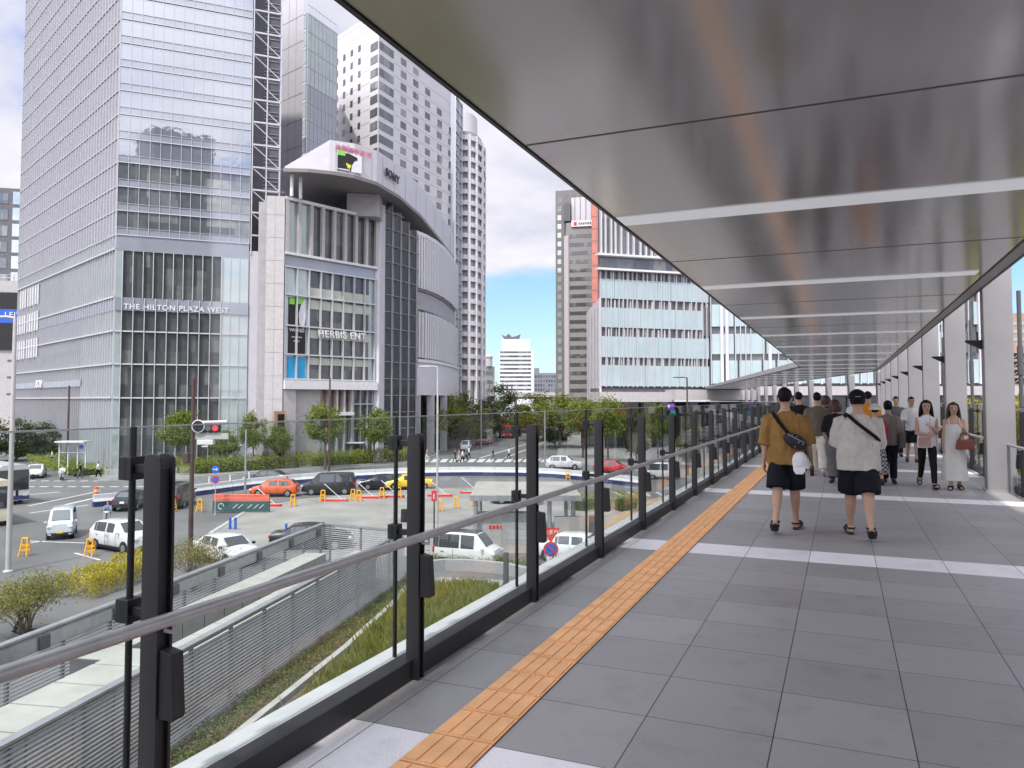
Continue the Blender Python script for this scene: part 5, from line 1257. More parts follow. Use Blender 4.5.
def plant_tree(kind, px, base, top, width, label, group, seed=0, name='street_tree', z=GZ + .12):
    p = G(px, base, z); d = (p - C0).dot(FW); h = (base - top) / F * d; r = width / F * d / 2
    key = (kind, seed)
    mat = {'fresh': leaf_a, 'deep': leaf_b, 'olive': leaf_c, 'yellow': leaf_y}[kind]
    th = {'fresh': .42, 'deep': .05, 'olive': .08, 'yellow': .2}[kind]
    if key not in protos:
        t = make_tree(name, label, 'tree', 8.0, 2.6, 8 * th, 5600, .36, 34, mat, seed + 11, group); protos[key] = t
    else: t = copy_tree(protos[key]); t.name = name
    t.location = p; t.rotation_euler = (0, 0, px * .7); t.scale = (r / 2.6, r / 2.6, h / 8); tag(t, label, 'tree', group); return t
GT = 'young street trees behind the long hedge'
for a in ((178, 473, 413, 40, 'light green street tree in front of the dark glazed halls of the glass tower', 0), (226, 471, 432, 30, 'small pale street tree just left of the slim grey lamp post', 1), (253, 470, 415, 27, 'upright street tree in front of the light corner pier', 2),
          (277, 469, 427, 26, 'short bushy street tree before the tan portal', 1), (325, 469, 407, 40, 'broad street tree beside the brown pole and entrance of the shopping centre', 0), (374, 464, 411, 36, 'rounded street tree under the dark glass bays', 2)):
    plant_tree('fresh', a[0], a[1], a[2], a[3], a[4], GT, a[5])
GB = 'trees along the pavement past the shopping centre'
for i, a in enumerate(((418, 452, 400, 48, 'olive', 'olive tree at the near end of the row under the curved wing'), (443, 449, 398, 52, 'fresh', 'spreading light tree behind the tall white lamp post'), (466, 446, 395, 44, 'olive', 'olive tree between the curved wing and the tall dark evergreen'), (455, 441, 404, 40, 'deep', 'dark low tree filling the gap behind the olive trees'),
                       (500, 437, 386, 44, 'deep', 'tall dark evergreen tree in the middle of the street end'), (483, 440, 402, 34, 'deep', 'smaller dark tree leaning against the tall evergreen'), (524, 432, 404, 24, 'deep', 'small dark tree over the red truck'), (538, 440, 394, 50, 'olive', 'brownish olive tree under the expressway'), (560, 448, 397, 54, 'fresh', 'wide light tree before the brown tower'))):
    plant_tree(a[4], a[0], a[1], a[2], a[3], a[5], GB, i % 3)
GK = 'trees in front of the white finned building'
for i, a in enumerate(((583, 458, 402, 40, 'fresh', 'leafy tree left of the fourth railing post, over the white suv'), (608, 462, 400, 36, 'fresh', 'leafy tree over the red hatchback'), (555, 446, 412, 30, 'deep', 'dark shrub tree behind the white suv'), (636, 462, 412, 26, 'deep', 'dark tree under the entrance canopy'), (658, 464, 407, 26, 'fresh', 'yellow green tree seen through the glass below the purple screen'), (690, 468, 412, 24, 'olive', 'olive tree seen through the railing beside the red lamp post'))):
    plant_tree(a[4], a[0], a[1], a[2], a[3], a[5], GK, i % 3)
GL = 'dark trees at the foot of the glass tower'
for i, a in enumerate(((-14, 462, 416, 46, 'tree cut by the picture edge behind the coaches'), (16, 460, 420, 44, 'dark tree above the white saloon'), (44, 459, 424, 40, 'dark tree between the white saloon and the phone booth'), (76, 457, 422, 40, 'dark tree behind the glass phone booth'), (98, 457, 428, 26, 'dark tree against the foot of the glass tower'))):
    plant_tree('deep', a[0], a[1], a[2], a[3], 'dense ' + a[4], GL, i % 3)
def hedge(name, label, pts, w_, h, n, s, mat, seed, group=None, z=GZ + .12):
    """clipped hedge along a plan polyline"""
    rng = random.Random(seed); pts = [Vector(p[:2]) for p in pts]; c_ = pts[0]
    t = thing(name, label, 'hedge', (c_.x, c_.y, z), 0, group); segs = [(pts[i], pts[i + 1]) for i in range(len(pts) - 1)]
    L = sum((b_ - a).length for a, b_ in segs); mb = MB()
    for a, b_ in segs:
        k = int(n * (b_ - a).length / L); tv = (b_ - a); nv = Vector((tv.y, -tv.x)).normalized()
        for _ in range(k):
            u, v, q = rng.random(), rng.uniform(-1, 1), rng.random() ** .6
            if rng.random() < .5: v = math.copysign(.85 + .2 * rng.random(), v)
            e = 1 + .12 * math.sin(u * L * 1.7) ; p = a + tv * u + nv * v * w_ / 2 * e; leaf(mb, (p.x, p.y, z + q * h * e + rng.uniform(-.05, .08)), s, rng)
    mb.build('foliage', mat, t)
    if seed == 8: return t
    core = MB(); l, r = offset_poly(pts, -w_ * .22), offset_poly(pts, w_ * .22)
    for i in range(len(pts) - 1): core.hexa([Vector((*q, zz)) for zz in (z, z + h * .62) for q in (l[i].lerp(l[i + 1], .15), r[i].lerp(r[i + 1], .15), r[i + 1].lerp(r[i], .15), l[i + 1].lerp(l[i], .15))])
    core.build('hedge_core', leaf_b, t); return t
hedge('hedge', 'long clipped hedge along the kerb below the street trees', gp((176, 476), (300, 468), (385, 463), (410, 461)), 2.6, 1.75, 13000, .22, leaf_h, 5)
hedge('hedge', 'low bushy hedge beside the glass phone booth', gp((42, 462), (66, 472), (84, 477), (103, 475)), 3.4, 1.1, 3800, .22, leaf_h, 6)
hedge('hedge', 'yellow green hedge strip behind the grey enclosure rim', [G(72, 600), G(100, 590), G(145, 573), G(158, 568)], 1.6, 1.0, 11000, .11, leaf_y, 8, z=GZ)
hedge('hedge', 'green clipped bush on the planter past the granite wall', [G(576, 512), G(592, 508)], 2.0, 1.3, 1200, .16, leaf_h, 9, z=GZ)
hedge('hedge', 'short green bush beside the tan path beyond the sixth post', [G(618, 512), G(634, 508)], 2.2, 1.4, 1200, .16, leaf_h, 10, z=GZ)
def shrub(label, px, base, h, r, n, s, mat, seed, bare=.5):
    rng = random.Random(seed); p = G(px, base); t = thing('shrub', label, 'shrub', p)
    mb = MB()
    ends = []
    st = MB()
    for k in range(26):
        a = rng.random() * 6.28; q = rng.uniform(.3, 1); e = Vector((math.cos(a) * r * q, math.sin(a) * r * q, h * rng.uniform(.6, 1) * (1 - .25 * q)))
        m_ = Vector((e.x * .35, e.y * .35, e.z * .55)); st.tube([(rng.uniform(-.1, .1), rng.uniform(-.1, .1), 0), m_, e], [.025, .014, .005], 5); ends += [e, m_.lerp(e, .6)]
        for j in range(3): f_ = e + Vector((rng.gauss(0, .2), rng.gauss(0, .2), rng.gauss(0, .12))) * r; st.tube([m_.lerp(e, .5), f_], [.009, .003], 4); ends.append(f_)
    st.build('stems', 'bark', t, world=False)
    for i in range(n):
        c_ = ends[i % len(ends)]; leaf(mb, c_ + Vector((rng.gauss(0, .16), rng.gauss(0, .16), rng.gauss(0, .12))) * r, s, rng)
    mb.build('foliage', mat, t, world=False); return t
shrub('leafy shrub with bare twiggy stems beside the traffic worker at the grey enclosure', 24, 640, 2.4, 1.4, 6500, .10, leafmat('shrub_leaf', (.10, .11, .025), (.30, .28, .07), 2), 3)
shrub('thin airy shrub at the base of the tall brown pole', 193, 592, 2.7, 1.5, 3000, .10, leafmat('shrub_leaf_dry', (.10, .10, .03), (.30, .26, .08), 2), 4)
# ------------------------------------------------------------------ louvred plant enclosure
NE = G(404, 581); NN = G(218, 718); wd = (NE - NN).normalized(); NA = NN - wd * 11
FE = D(325, 38.8); FE.z = GZ; FA = FE - wd * 29
HT = -4.62
enc = thing('plant_enclosure', 'grey louvred enclosure around white duct boxes just below the bridge railing', 'enclosure', (NE.x, NE.y, GZ))
def wall_run(A, B, nm, flip):
    f = Fac(A, B)
    MB_ = MB(); k = 0; z = GZ + .25
    pitch = .1
    while z < HT - .08:
        q0 = [f.p(0, .03, z), f.p(f.L, .03, z), f.p(f.L, -.02, z + .012), f.p(0, -.02, z + .012)]
        q1 = [f.p(0, .04, z + .026), f.p(f.L, .04, z + .026), f.p(f.L, -.01, z + .040), f.p(0, -.01, z + .040)]
        MB_.hexa(q0 + q1); z += pitch
    MB_.build(nm, 'louvre', enc)
    m2 = MB(); f.box(m2, 0, f.L, GZ, GZ + .22, -.08, .08); m2.build('base_kerb', 'concrete', enc)
    m3 = MB(); f.box(m3, -.05, f.L + .05, HT - .06, HT, -.16, .06); m3.build('rim', 'galv', enc)
    a = 0.3
    while a < f.L: MB__ = MB(); f.box(MB__, a, a + .08, GZ, HT - .06, -.14, -.05); MB__.build('louvre_post', 'dgrey', enc); a += 1.9
wall_run(NA, NE, 'louvre_slats', 1); wall_run(FE, NE, 'louvre_slats', 1); wall_run(FA, FE, 'louvre_slats', 1)
f = Fac(FA, FE); m3 = MB(); f.box(m3, 0, f.L, HT - .5, HT - .14, -.08, .05); m3.build('rail_panel', 'galv', enc)
for k in range(10): m3 = MB(); f.box(m3, 2 + 2.9 * k, 2.35 + 2.9 * k, HT - .52, HT - .16, .052, .11); m3.build('junction_box', 'dgrey', enc)
acr = Vector((wd.y, -wd.x, 0))     # across, towards the bridge
if acr.dot(NE - FE) < 0: acr = -acr
def duct(label, end, off, L, w_, h, top):
    c_ = end + acr * off; t = thing('duct_box', label, 'duct', (c_.x, c_.y, GZ), math.atan2(wd.y, wd.x))
    m_ = MB(); n = int(L / 1.15)
    for k in range(n): m_.bb(-L + k * L / n + .03, -L + (k + 1) * L / n - .03, -w_ / 2, w_ / 2, 0.001, h)
    t2 = m_.build('casing', 'ducts', t, world=False, bevel=.012); m_ = MB(); m_.bb(-L, 0, -w_ / 2 + .02, w_ / 2 - .02, .01, h - .03); m_.build('joint_filler', 'dgrey', t, world=False)
    for k in range(1, n, 2): MB().bb(-L + k * L / n + .2, -L + k * L / n + .5, -w_ / 2 - .004, -w_ / 2 + .001, h * .35, h * .5).build('hatch', 'grey', t, world=False)
    return t
duct('long white duct box running beside the far rim of the enclosure', FE - wd * 3.4, 1.15, 14.5, 1.0, 1.6, 0)
duct('long white duct box next to the louvred wall', FE - wd * 2.0, 3.0, 15.5, 1.0, 1.5, 0)
duct('big white duct box nearest the camera inside the enclosure', NN - wd * .5 - acr * 1.6, 0, 9, 1.6, 1.9, 0)
# planting strip, kerb and grass between enclosure and bridge
def onz(p): return (p.x, p.y)
def strip_poly(A, B, o0, o1, ext0=0): return [onz(A + acr * o0), onz(B + acr * o0), onz(B + acr * o1), onz(A + acr * o1)]
soil = M('soil_mulch', (.14, .085, .06), .95, 0, .35, 3, .6, 25)
mb = MB(); mb.prism(strip_poly(NA, NE, .1, 1.0), GZ - .2, GZ + .06); struct('planting_soil', mb, soil)
gc = [G(262, 718), G(346, 650), G(393, 606), G(408, 588)]
mb = ribbon('kerb', [NA + acr * 1.15, *gc], .22, .16, 'concrete'); struct('kerb', mb, 'concrete')
rng = random.Random(21); mb = MB()
for i in range(14000):
    u = rng.random(); p = NA.lerp(NE, u) + acr * rng.uniform(.15, .98); z = GZ + .06 + rng.random() ** 1.5 * .28 * (1 + .3 * math.sin(u * 90)); leaf(mb, (p.x, p.y, z), .085, rng)
o = mb.build('ground_cover', leafmat('cover_leaf', (.05, .085, .022), (.22, .27, .10), 3), None); tag(o, 'low leafy ground cover planted along the foot of the louvred wall', 'ground cover', kind='stuff')
gpoly = [G(228, 768), G(272, 718), G(352, 654), G(398, 609), G(414, 592), G(470, 588), G(498, 592), G(512, 615), G(470, 668), G(404, 768)]
mb = MB(); mb.prism([onz(p) for p in gpoly], GZ - .2, GZ + .05); struct('grass_bed', mb, soil)
def inpoly(p, poly):
    r = False; j = len(poly) - 1
    for i in range(len(poly)):
        a, b_ = poly[i], poly[j]
        if (a.y > p.y) != (b_.y > p.y) and p.x < (b_.x - a.x) * (p.y - a.y) / (b_.y - a.y) + a.x: r = not r
        j = i
    return r
mb = MB(); xs_ = [p.x for p in gpoly]; ys_ = [p.y for p in gpoly]; n = 0
while n < 26000:
    p = Vector((rng.uniform(min(xs_), max(xs_)), rng.uniform(min(ys_), max(ys_)), 0))
    if not inpoly(p, gpoly): continue
    dd_ = (p - C0).dot(FW); dens = .25 + .75 * min(1, max(0, (dd_ - 21) / 7))
    if rng.random() > dens * (.6 + .4 * math.sin(p.x * 2.1) * math.sin(p.y * 1.3)): n += 0 if rng.random() < .9 else 1; continue
    h = rng.uniform(.15, .55) * (.5 + .6 * dens); a = rng.random() * 6.28; ln = rng.uniform(.1, .5) * h; w_ = .011
    d_ = Vector((math.cos(a), math.sin(a), 0)); s_ = Vector((-d_.y, d_.x, 0)) * w_; b0 = Vector((p.x, p.y, GZ + .04)); m_ = b0 + d_ * ln * .35 + Vector((0, 0, h * .6)); e = b0 + d_ * ln + Vector((0, 0, h))
    mb.add([b0 - s_, b0 + s_, m_ + s_ * .8, e, m_ - s_ * .8], [(0, 1, 2, 3, 4)]); n += 1
o = mb.build('tall_grass', leaf_g, None); tag(o, 'rough tall grass growing between the louvred wall and the bridge', 'grass', kind='stuff')
sheet('pavement', [onz(G(404, 606)), onz(G(412, 592)), onz(G(440, 578)), onz(G(520, 582)), onz(G(620, 610)), onz(G(600, 640)), onz(G(516, 618)), onz(G(500, 590)), onz(G(470, 586)), onz(G(424, 594))], .055, paving)
# curved granite planter in front of the white kei van
pl = [G(418, 573), G(445, 570), G(475, 571), G(505, 574), G(540, 582), G(575, 594)]
t = thing('planter', 'curved granite planter wall with low planting in front of the white van', 'planter', pl[0])
ribbon('w', pl, .28, .55, 'granite').build('planter_wall', 'granite', t)
mb = MB()
for i in range(5200):
    u = rng.random() * 4.99; k = int(u); q = pl[k].lerp(pl[k + 1], u - k); tv = (pl[k + 1] - pl[k]).normalized(); q = q + Vector((-tv.y, tv.x, 0)) * rng.uniform(.1, 1.1) * (1 if Vector((-tv.y, tv.x, 0)).dot(FW) > 0 else -1)
    leaf(mb, (q.x, q.y, GZ + .42 + rng.random() ** 2 * .3), .09, rng)
mb.build('planting', leaf_c, t)
# ------------------------------------------------------------------ vehicles
CAM = math.degrees(R(YAW))
KINDS = {
 # length, width, belt, stations (x fraction from rear, top z, cabin)
 'sedan': (4.6, 1.75, .92, [(0, .62, 0), (.015, .95, 0), (.16, 1.0, 0), (.27, 1.36, 1), (.31, 1.40, 1), (.45, 1.43, 1), (.47, 1.43, 1), (.61, 1.40, 1), (.64, 1.37, 1), (.77, .98, 0), (.97, .80, 0), (1, .55, 0)]),
 'hatch': (4.1, 1.70, .95, [(0, .70, 0), (.015, 1.0, 0), (.06, 1.15, 0), (.13, 1.44, 1), (.17, 1.48, 1), (.39, 1.52, 1), (.41, 1.52, 1), (.60, 1.48, 1), (.63, 1.45, 1), (.80, 1.0, 0), (.97, .80, 0), (1, .55, 0)]),
 'suv': (4.5, 1.84, 1.05, [(0, .75, 0), (.015, 1.1, 0), (.06, 1.2, 0), (.14, 1.58, 1), (.19, 1.63, 1), (.40, 1.67, 1), (.42, 1.67, 1), (.58, 1.64, 1), (.61, 1.60, 1), (.74, 1.10, 0), (.97, .95, 0), (1, .6, 0)]),
 'kei': (3.4, 1.48, 1.0, [(0, .6, 0), (.01, 1.0, 0), (.02, 1.5, 1), (.06, 1.76, 1), (.10, 1.78, 1), (.44, 1.79, 1), (.46, 1.79, 1), (.68, 1.77, 1), (.70, 1.74, 1), (.86, 1.12, 0), (.98, .95, 0), (1, .55, 0)]),
 'van': (4.75, 1.75, 1.15, [(0, .6, 0), (.01, 1.1, 0), (.02, 1.6, 1), (.045, 1.88, 1), (.09, 1.92, 1), (.36, 1.94, 1), (.38, 1.94, 1), (.66, 1.92, 1), (.68, 1.88, 1), (.84, 1.2, 0), (.98, .95, 0), (1, .55, 0)]),
}
def car(kind, px, py, ang, body, label, group=None, plate='plate', dark_lower=False, roof=False):
    L, Wd, belt, st = KINDS[kind]; p = G(px, py)
    t = thing({'sedan': 'saloon_car', 'hatch': 'hatchback', 'suv': 'suv', 'kei': 'kei_van', 'van': 'minivan'}[kind], label, {'van': 'van', 'kei': 'van'}.get(kind, 'car'), (p.x, p.y, GZ + .006), heading(ang), group)
    secs = []
    for fx, zt, cab in st:
        x = -L / 2 + fx * L; e = min(fx, 1 - fx); w_ = Wd / 2 * (1 - .16 * max(0, 1 - e / .07) ** 2)
        zb = .22 if e > .03 else .32; bl = min(belt, zt - .05)
        wr = w_ * (.80 if cab else .88)
        secs.append([(x, 0, zb), (x, w_ * .9, zb), (x, w_ * .985, zb + .15), (x, w_, (zb + bl) / 2), (x, w_ * .985, bl - .08), (x, w_ * .955, bl), (x, wr + (w_ * .955 - wr) * .08, bl + (zt - bl) * .88), (x, wr * .85, zt - .01), (x, 0, zt + (.015 if cab else .02))])
    full = [s_ + [(x, -y, z) for x, y, z in s_[-2:0:-1]] for s_ in secs]
    mb = MB(); mb.rings(full); bo = mb.build('body', body, t, world=False, smooth=38)
    def pane(name, corners, inset=.05):
        c4 = [Vector(q) for q in corners]; m_ = sum(c4, Vector()) / 4; n = (c4[2] - c4[0]).cross(c4[3] - c4[1]).normalized()
        ctr = Vector((m_.x * .9, 0, .8))
        if n.dot(m_ - ctr) < 0: n = -n
        c5 = [q + (m_ - q).normalized() * inset for q in c4]
        g_ = MB(); g_.hexa([q - n * .02 for q in c5] + [q + n * (.042 if name != 'window' else .008) for q in c5]); return g_.build(name, 'carglass', t, world=False)
    for i in range(len(st) - 1):
        a, b_ = st[i], st[i + 1]
        if a[2] and b_[2] and (b_[0] - a[0]) > .035:
            for sgn in (1, -1):
                q = [(x, y * sgn, z) for x, y, z in (secs[i][5], secs[i + 1][5], secs[i + 1][6], secs[i][6])]; pane('window', q, .018 if kind in ('kei', 'van') else .03)
        elif a[2] and not b_[2]:
            q = [secs[i][7], secs[i + 1][7]]; q = [q[0], q[1], (q[1][0], -q[1][1], q[1][2]), (q[0][0], -q[0][1], q[0][2])]; pane('windscreen', q, .07)
        elif b_[2] and not a[2]:
            q = [secs[i][7], secs[i + 1][7]]; q = [q[0], q[1], (q[1][0], -q[1][1], q[1][2]), (q[0][0], -q[0][1], q[0][2])]; pane('rear_window', q, .05)
    r = .31 if kind != 'kei' else .27
    for fx in (.19, .81):
        x = -L / 2 + fx * L
        for sgn in (1, -1):
            y = sgn * (Wd / 2 - .09)
            wl = MB(); wl.tube([(x, y - .10, r), (x, y + .10, r)], r, 20); wl = wl.build('wheel', 'tyre', t, world=False, smooth=40)
            h_ = MB(); yo = y + sgn * .085; h_.lathe([(r * .62, 0), (r * .62, .022), (r * .5, .026), (r * .1, .02)], n=16)
            h_.v = [(x + vx, yo + sgn * vz, r + vy) for vx, vy, vz in h_.v]; ho = h_.build('rim', 'rim', t, world=False); ho.parent = wl
            ar = MB(); ar.tube([(x, sgn * (Wd / 2 - .07), r + .02), (x, sgn * (Wd / 2 - .004), r + .02)], r + .055, 20); ar.build('wheel_arch', 'black', t, world=False)
    ic = [i for i, q in enumerate(st) if q[2]]; xb = -L / 2 + (st[ic[len(ic) // 2 - 1]][0] + .01) * L
    for sgn in (1, -1):
        for x in (xb, xb + L * .23, xb - L * .22):
            if abs(x) < L * .30: MB().bb(x - .008, x + .008, sgn * Wd * .492, sgn * (Wd / 2 + .003), .36, belt - .06).build('door_gap', 'black', t, world=False)
        for x in (xb + .10, xb - L * .2): MB().bb(x, x + .17, sgn * Wd * .495, sgn * (Wd / 2 + .02), belt - .20, belt - .165).build('door_handle', 'rim', t, world=False)
        MB().bb(-L * .30, L * .30, sgn * Wd * .45, sgn * (Wd / 2 - .012), .20, .31).build('rocker', 'black', t, world=False)
    if roof:
        for i in ic[:-1]:
            q = [Vector(v) for v in (secs[i][7], secs[i][8], secs[i + 1][8], secs[i + 1][7])]; q2 = [Vector((v.x, -v.y, v.z)) for v in q]
            g_ = MB(); g_.hexa([v - Vector((0, 0, .03)) for v in q] + [v + Vector((0, 0, .012)) for v in q]); g_.hexa([v - Vector((0, 0, .03)) for v in q2] + [v + Vector((0, 0, .012)) for v in q2]); g_.build('roof_panel', pb, t, world=False)
    z_l = st[-2][1] - .13
    for sgn in (1, -1):
        MB().box((L / 2 - .10, sgn * Wd * .36, z_l), (.20, .34, .13), rz=-sgn * .3).build('headlight', 'lampglass', t, world=False, bevel=.02)
        MB().box((-L / 2 + .05, sgn * Wd * .41, belt - .12), (.12, .18, .30 if kind in ('van', 'kei') else .16)).build('taillight', 'tail', t, world=False, bevel=.02)
        xm = -L / 2 + (st[-3][0] - .02) * L; MB().box((xm - .06, sgn * (Wd / 2 + .08), belt + .06), (.13, .17, .12)).build('mirror', body if kind != 'sedan' else 'black', t, world=False, bevel=.02)
    MB().box((L / 2 + .002, 0, .48), (.012, .33, .165)).build('number_plate', plate, t, world=False)
    MB().box((-L / 2 - .002, 0, .72), (.012, .33, .165)).build('number_plate', plate, t, world=False)
    MB().box((L / 2 - .02, 0, .36), (.06, Wd * .62, .13)).build('grille', 'black', t, world=False)
    if dark_lower: MB().bb(-L / 2 + .06, L / 2 - .06, -Wd / 2 - .003, Wd / 2 + .003, .20, .34).build('sill_trim', 'black', t, world=False)
    return t
pw, pb, psil = paint('white', (.56, .56, .565)), paint('black', (.010, .010, .012)), paint('silver', (.46, .50, .54))
por, prd, pye, pgy, pcr = paint('orange', (.60, .10, .02)), paint('red', (.50, .015, .02)), paint('yellow', (.72, .48, .03)), paint('dark_grey', (.03, .03, .035)), paint('pearl', (.66, .70, .70))
car('kei', 62, 536, 296, psil, 'silver boxy kei van with yellow number plate driving towards the barricades', plate='plate_y')
car('suv', 124, 549, 328, pw, 'white suv side on, partly behind the nearest railing post', dark_lower=True)
car('sedan', 131, 508, 100, pb, 'black saloon seen from behind at the nearest railing post')
car('van', 178, 506, 98, pb, 'black minivan beside the base of the brown pole')
car('sedan', 226, 561, 320, pw, 'white saloon parked behind the airy shrub')
car('sedan', 268, 484, 177, pgy, 'dark grey saloon driving beyond the orange hatchback')
car('hatch', 275, 496, 184, por, 'orange hatchback in the lane by the white and blue barrier')
car('van', 329, 494, 187, pb, 'black minivan between the orange hatchback and the dark saloon')
car('sedan', 383, 489, 189, paint('navy', (.014, .016, .03)), 'dark navy saloon with black roof behind the second railing post')
car('sedan', 409, 489, 189, pye, 'yellow saloon half hidden by the second railing post')
car('sedan', 312, 548, 5, pb, 'black car showing only its roof above the enclosure rim')
car('suv', 564, 469, 352, pw, 'white suv on the far road beside the fourth railing post')
car('hatch', 611, 473, 350, prd, 'red hatchback on the far road between two railing posts')
car('kei', 662, 479, 352, pw, 'white kei van on the far road seen low through the railing', plate='plate_y')
car('kei', 468, 566, 340, paint('cream_white', (.58, .59, .575)), 'white kei van with black roof parked before the granite wall', plate='plate_y', roof=True)
car('sedan', 578, 560, 338, pcr, 'pale saloon behind the red stop sign and white posts')
car('sedan', 36, 477, 296, pw, 'white saloon turning beside the low hedge and phone booth')
car('kei', 466, 451, 265, pw, 'white van waiting behind the far crosswalk')
car('sedan', 519, 428, 100, psil, 'silver car far along the street past the red truck')
car('sedan', 529, 431, 275, pw, 'white car far along the street under the trees')
car('hatch', 515, 503, 10, pgy, 'dark car parked under the flat roof of the kiosk')
def bus(px, py, ang, L, h, body, lower, label, kind='coach'):
    p = G(px, py); t = thing(kind, label, 'bus', (p.x, p.y, GZ + .006), heading(ang)); W_ = 2.45
    mb = MB(); sec = lambda x, k: [(x, y * k, z) for y, z in ((-1.2, .35), (1.2, .35), (1.24, .9), (1.22, 2.4), (1.12, h - .18), (.9, h), (-.9, h), (-1.12, h - .18), (-1.22, 2.4), (-1.24, .9))]
    mb.rings([sec(-L / 2, .96), sec(-L / 2 + .15, 1), sec(L / 2 - .25, 1), sec(L / 2, .95)]); mb.build('body', body, t, world=False, smooth=35)
    for s_ in (1, -1):
        n = 6
        for k in range(n):
            x0 = -L / 2 + .5 + k * (L - 1.6) / n; MB().bb(x0, x0 + (L - 1.6) / n - .08, s_ * 1.205, s_ * 1.245, 1.45, h - .55).build('window', 'carglass', t, world=False)
        MB().bb(-L / 2 + .2, L / 2 - .3, s_ * 1.2, s_ * 1.252, .35, .8).build('skirt', lower, t, world=False)
        MB().box((L / 2 + .12, s_ * 1.35, 2.2), (.12, .16, .42)).build('mirror', 'black', t, world=False, bevel=.02)
        MB().box((L / 2 - .01, s_ * .85, .8), (.06, .4, .2)).build('headlight', 'lampglass', t, world=False)
        for fx in (.2, .78):
            w_ = MB(); x = -L / 2 + fx * L; w_.tube([(x, s_ * 1.02, .48), (x, s_ * 1.262, .48)], .48, 20); w_ = w_.build('wheel', 'tyre', t, world=False, smooth=40)
            q = MB(); q.tube([(x, s_ * 1.255, .48), (x, s_ * 1.275, .48)], .26, 14); q = q.build('rim', 'rim', t, world=False); q.parent = w_
    MB().bb(L / 2 - .03, L / 2 + .02, -1.08, 1.08, 1.2, h - .4).build('windscreen', 'carglass', t, world=False)
    MB().bb(-L / 2 - .02, -L / 2 + .03, -1.0, 1.0, 1.5, h - .5).build('rear_window', 'carglass', t, world=False)
    MB().bb(L / 2 - .02, L / 2 + .015, -1.15, 1.15, .4, .75).build('bumper', lower, t, world=False); return t
bus(-6, 501, 322, 8.5, 3.25, pw, paint('navy_blue', (.02, .03, .12)), 'white coach with dark windows and navy skirt at the picture edge')
bus(-22, 522, 318, 7.0, 3.1, paint('cream', (.66, .60, .42)), paint('cream_low', (.60, .55, .40)), 'cream minibus cut by the picture edge in front of the white coach', 'minibus')
t = bus(484, 444, 262, 6.0, 2.9, pw, paint('rescue_red', (.6, .05, .04)), 'white and red rescue van waiting beyond the far crosswalk', 'rescue_van'); t['category'] = 'van'
t = bus(508, 438, 268, 5.5, 3.0, prd, pgy, 'red truck waiting far along the street under the trees', 'truck'); t['category'] = 'truck'
# ------------------------------------------------------------------ barriers and barricades
bl = gp((93, 507), (140, 502.5), (190, 496.5), (250, 488.5), (300, 483.5), (350, 479.5), (400, 477), (430, 476), (470, 475.5), (520, 476), (556, 477.5), (590, 481), (640, 487))
bpts = [Vector(p) for p in bl]; seg = []
for i in range(len(bpts) - 1):
    n = max(1, round((bpts[i + 1] - bpts[i]).length / 2.6))
    for k in range(n): seg.append((bpts[i].lerp(bpts[i + 1], k / n), bpts[i].lerp(bpts[i + 1], (k + 1) / n)))
pos_word = lambda px: ('by the nearest railing post' if px < 170 else 'before the tower hedge' if px < 260 else 'behind the orange hatchback' if px < 300 else 'behind the black minivan' if px < 360 else 'behind the dark navy saloon' if px < 425 else 'facing the far crosswalk' if px < 520 else 'in front of the white suv' if px < 590 else 'below the red hatchback')
mtb, mtw = mt['navy'], mt['white']
for i, (a, b_) in enumerate(seg):
    m_ = (a + b_) / 2; L = (b_ - a).length; an = math.atan2(b_.y - a.y, b_.x - a.x)
    px = 512 + F * m_.dot(Vector((RT.x, RT.y))) / m_.dot(Vector((FW.x, FW.y)))
    t = thing('traffic_barrier', 'white and navy traffic barrier block ' + pos_word(px), 'barrier', (m_.x, m_.y, GZ), an, 'white and navy barrier blocks along the closed lane')
    if i == 0:
        mb = MB(); mb.prism_ax([(-.28, .0), (.28, .0), (.24, .42), (-.24, .42)], -.5, .5, 'x'); mb.build('base', 'navy', t, world=False)
        mb = MB(); mb.prism_ax([(-.24, .422), (.24, .422), (.13, .66), (.12, .98), (-.12, .98), (-.13, .66)], -.5, .5, 'x'); mb.build('panel', 'white', t, world=False); first_b = t
    else:
        for ch in first_b.children: c_ = ch.copy(); col.objects.link(c_); c_.parent = t
    t.scale = (L - .04, 1, 1)
def post_thing(name, label, cat, px, py, z=GZ): p = G(px, py, z); return thing(name, label, cat, p, R(YAW))
GP = 'white delineator posts on the barrier line'
for i, (px, py) in enumerate(((209, 493), (230, 491), (249, 488), (206, 494))):
    if i == 3: break
    t = post_thing('lane_post', ('white lane post left of the slim sign post', 'white lane post between sign post and grey lamp post', 'white lane post at the foot of the grey lamp post')[i], 'post', px, py); t['group'] = GP
    mb = MB(); mb.tube([(0, 0, 0), (0, 0, 1.55)], .075, 10); mb.build('shaft', 'white', t, world=False); mb = MB(); mb.lathe([(.2, 0), (.2, .04), (.08, .07)], n=12); mb.build('foot', 'dgrey', t, world=False)
def stand(px, py, label, col_='yellow', h=.95):
    t = post_thing('barricade_stand', label, 'barricade', px, py); t['group'] = 'yellow barricade stands'
    for s_ in (-1, 1):
        mb = MB(); mb.tube([(-.22, s_ * .24, 0), (-.14, s_ * .04, h)], .035, 6); mb.tube([(.22, s_ * .24, 0), (.14, s_ * .04, h)], .035, 6)
        mb.box((0, s_ * .17, h * .35), (.36, .03, .10), rx=-s_ * .2); mb.box((0, s_ * .11, h * .62), (.30, .03, .14), rx=-s_ * .2); mb.build('frame', col_, t, world=False)
    MB().box((0, 0, h + .02), (.34, .14, .08)).build('head', col_, t, world=False); return t
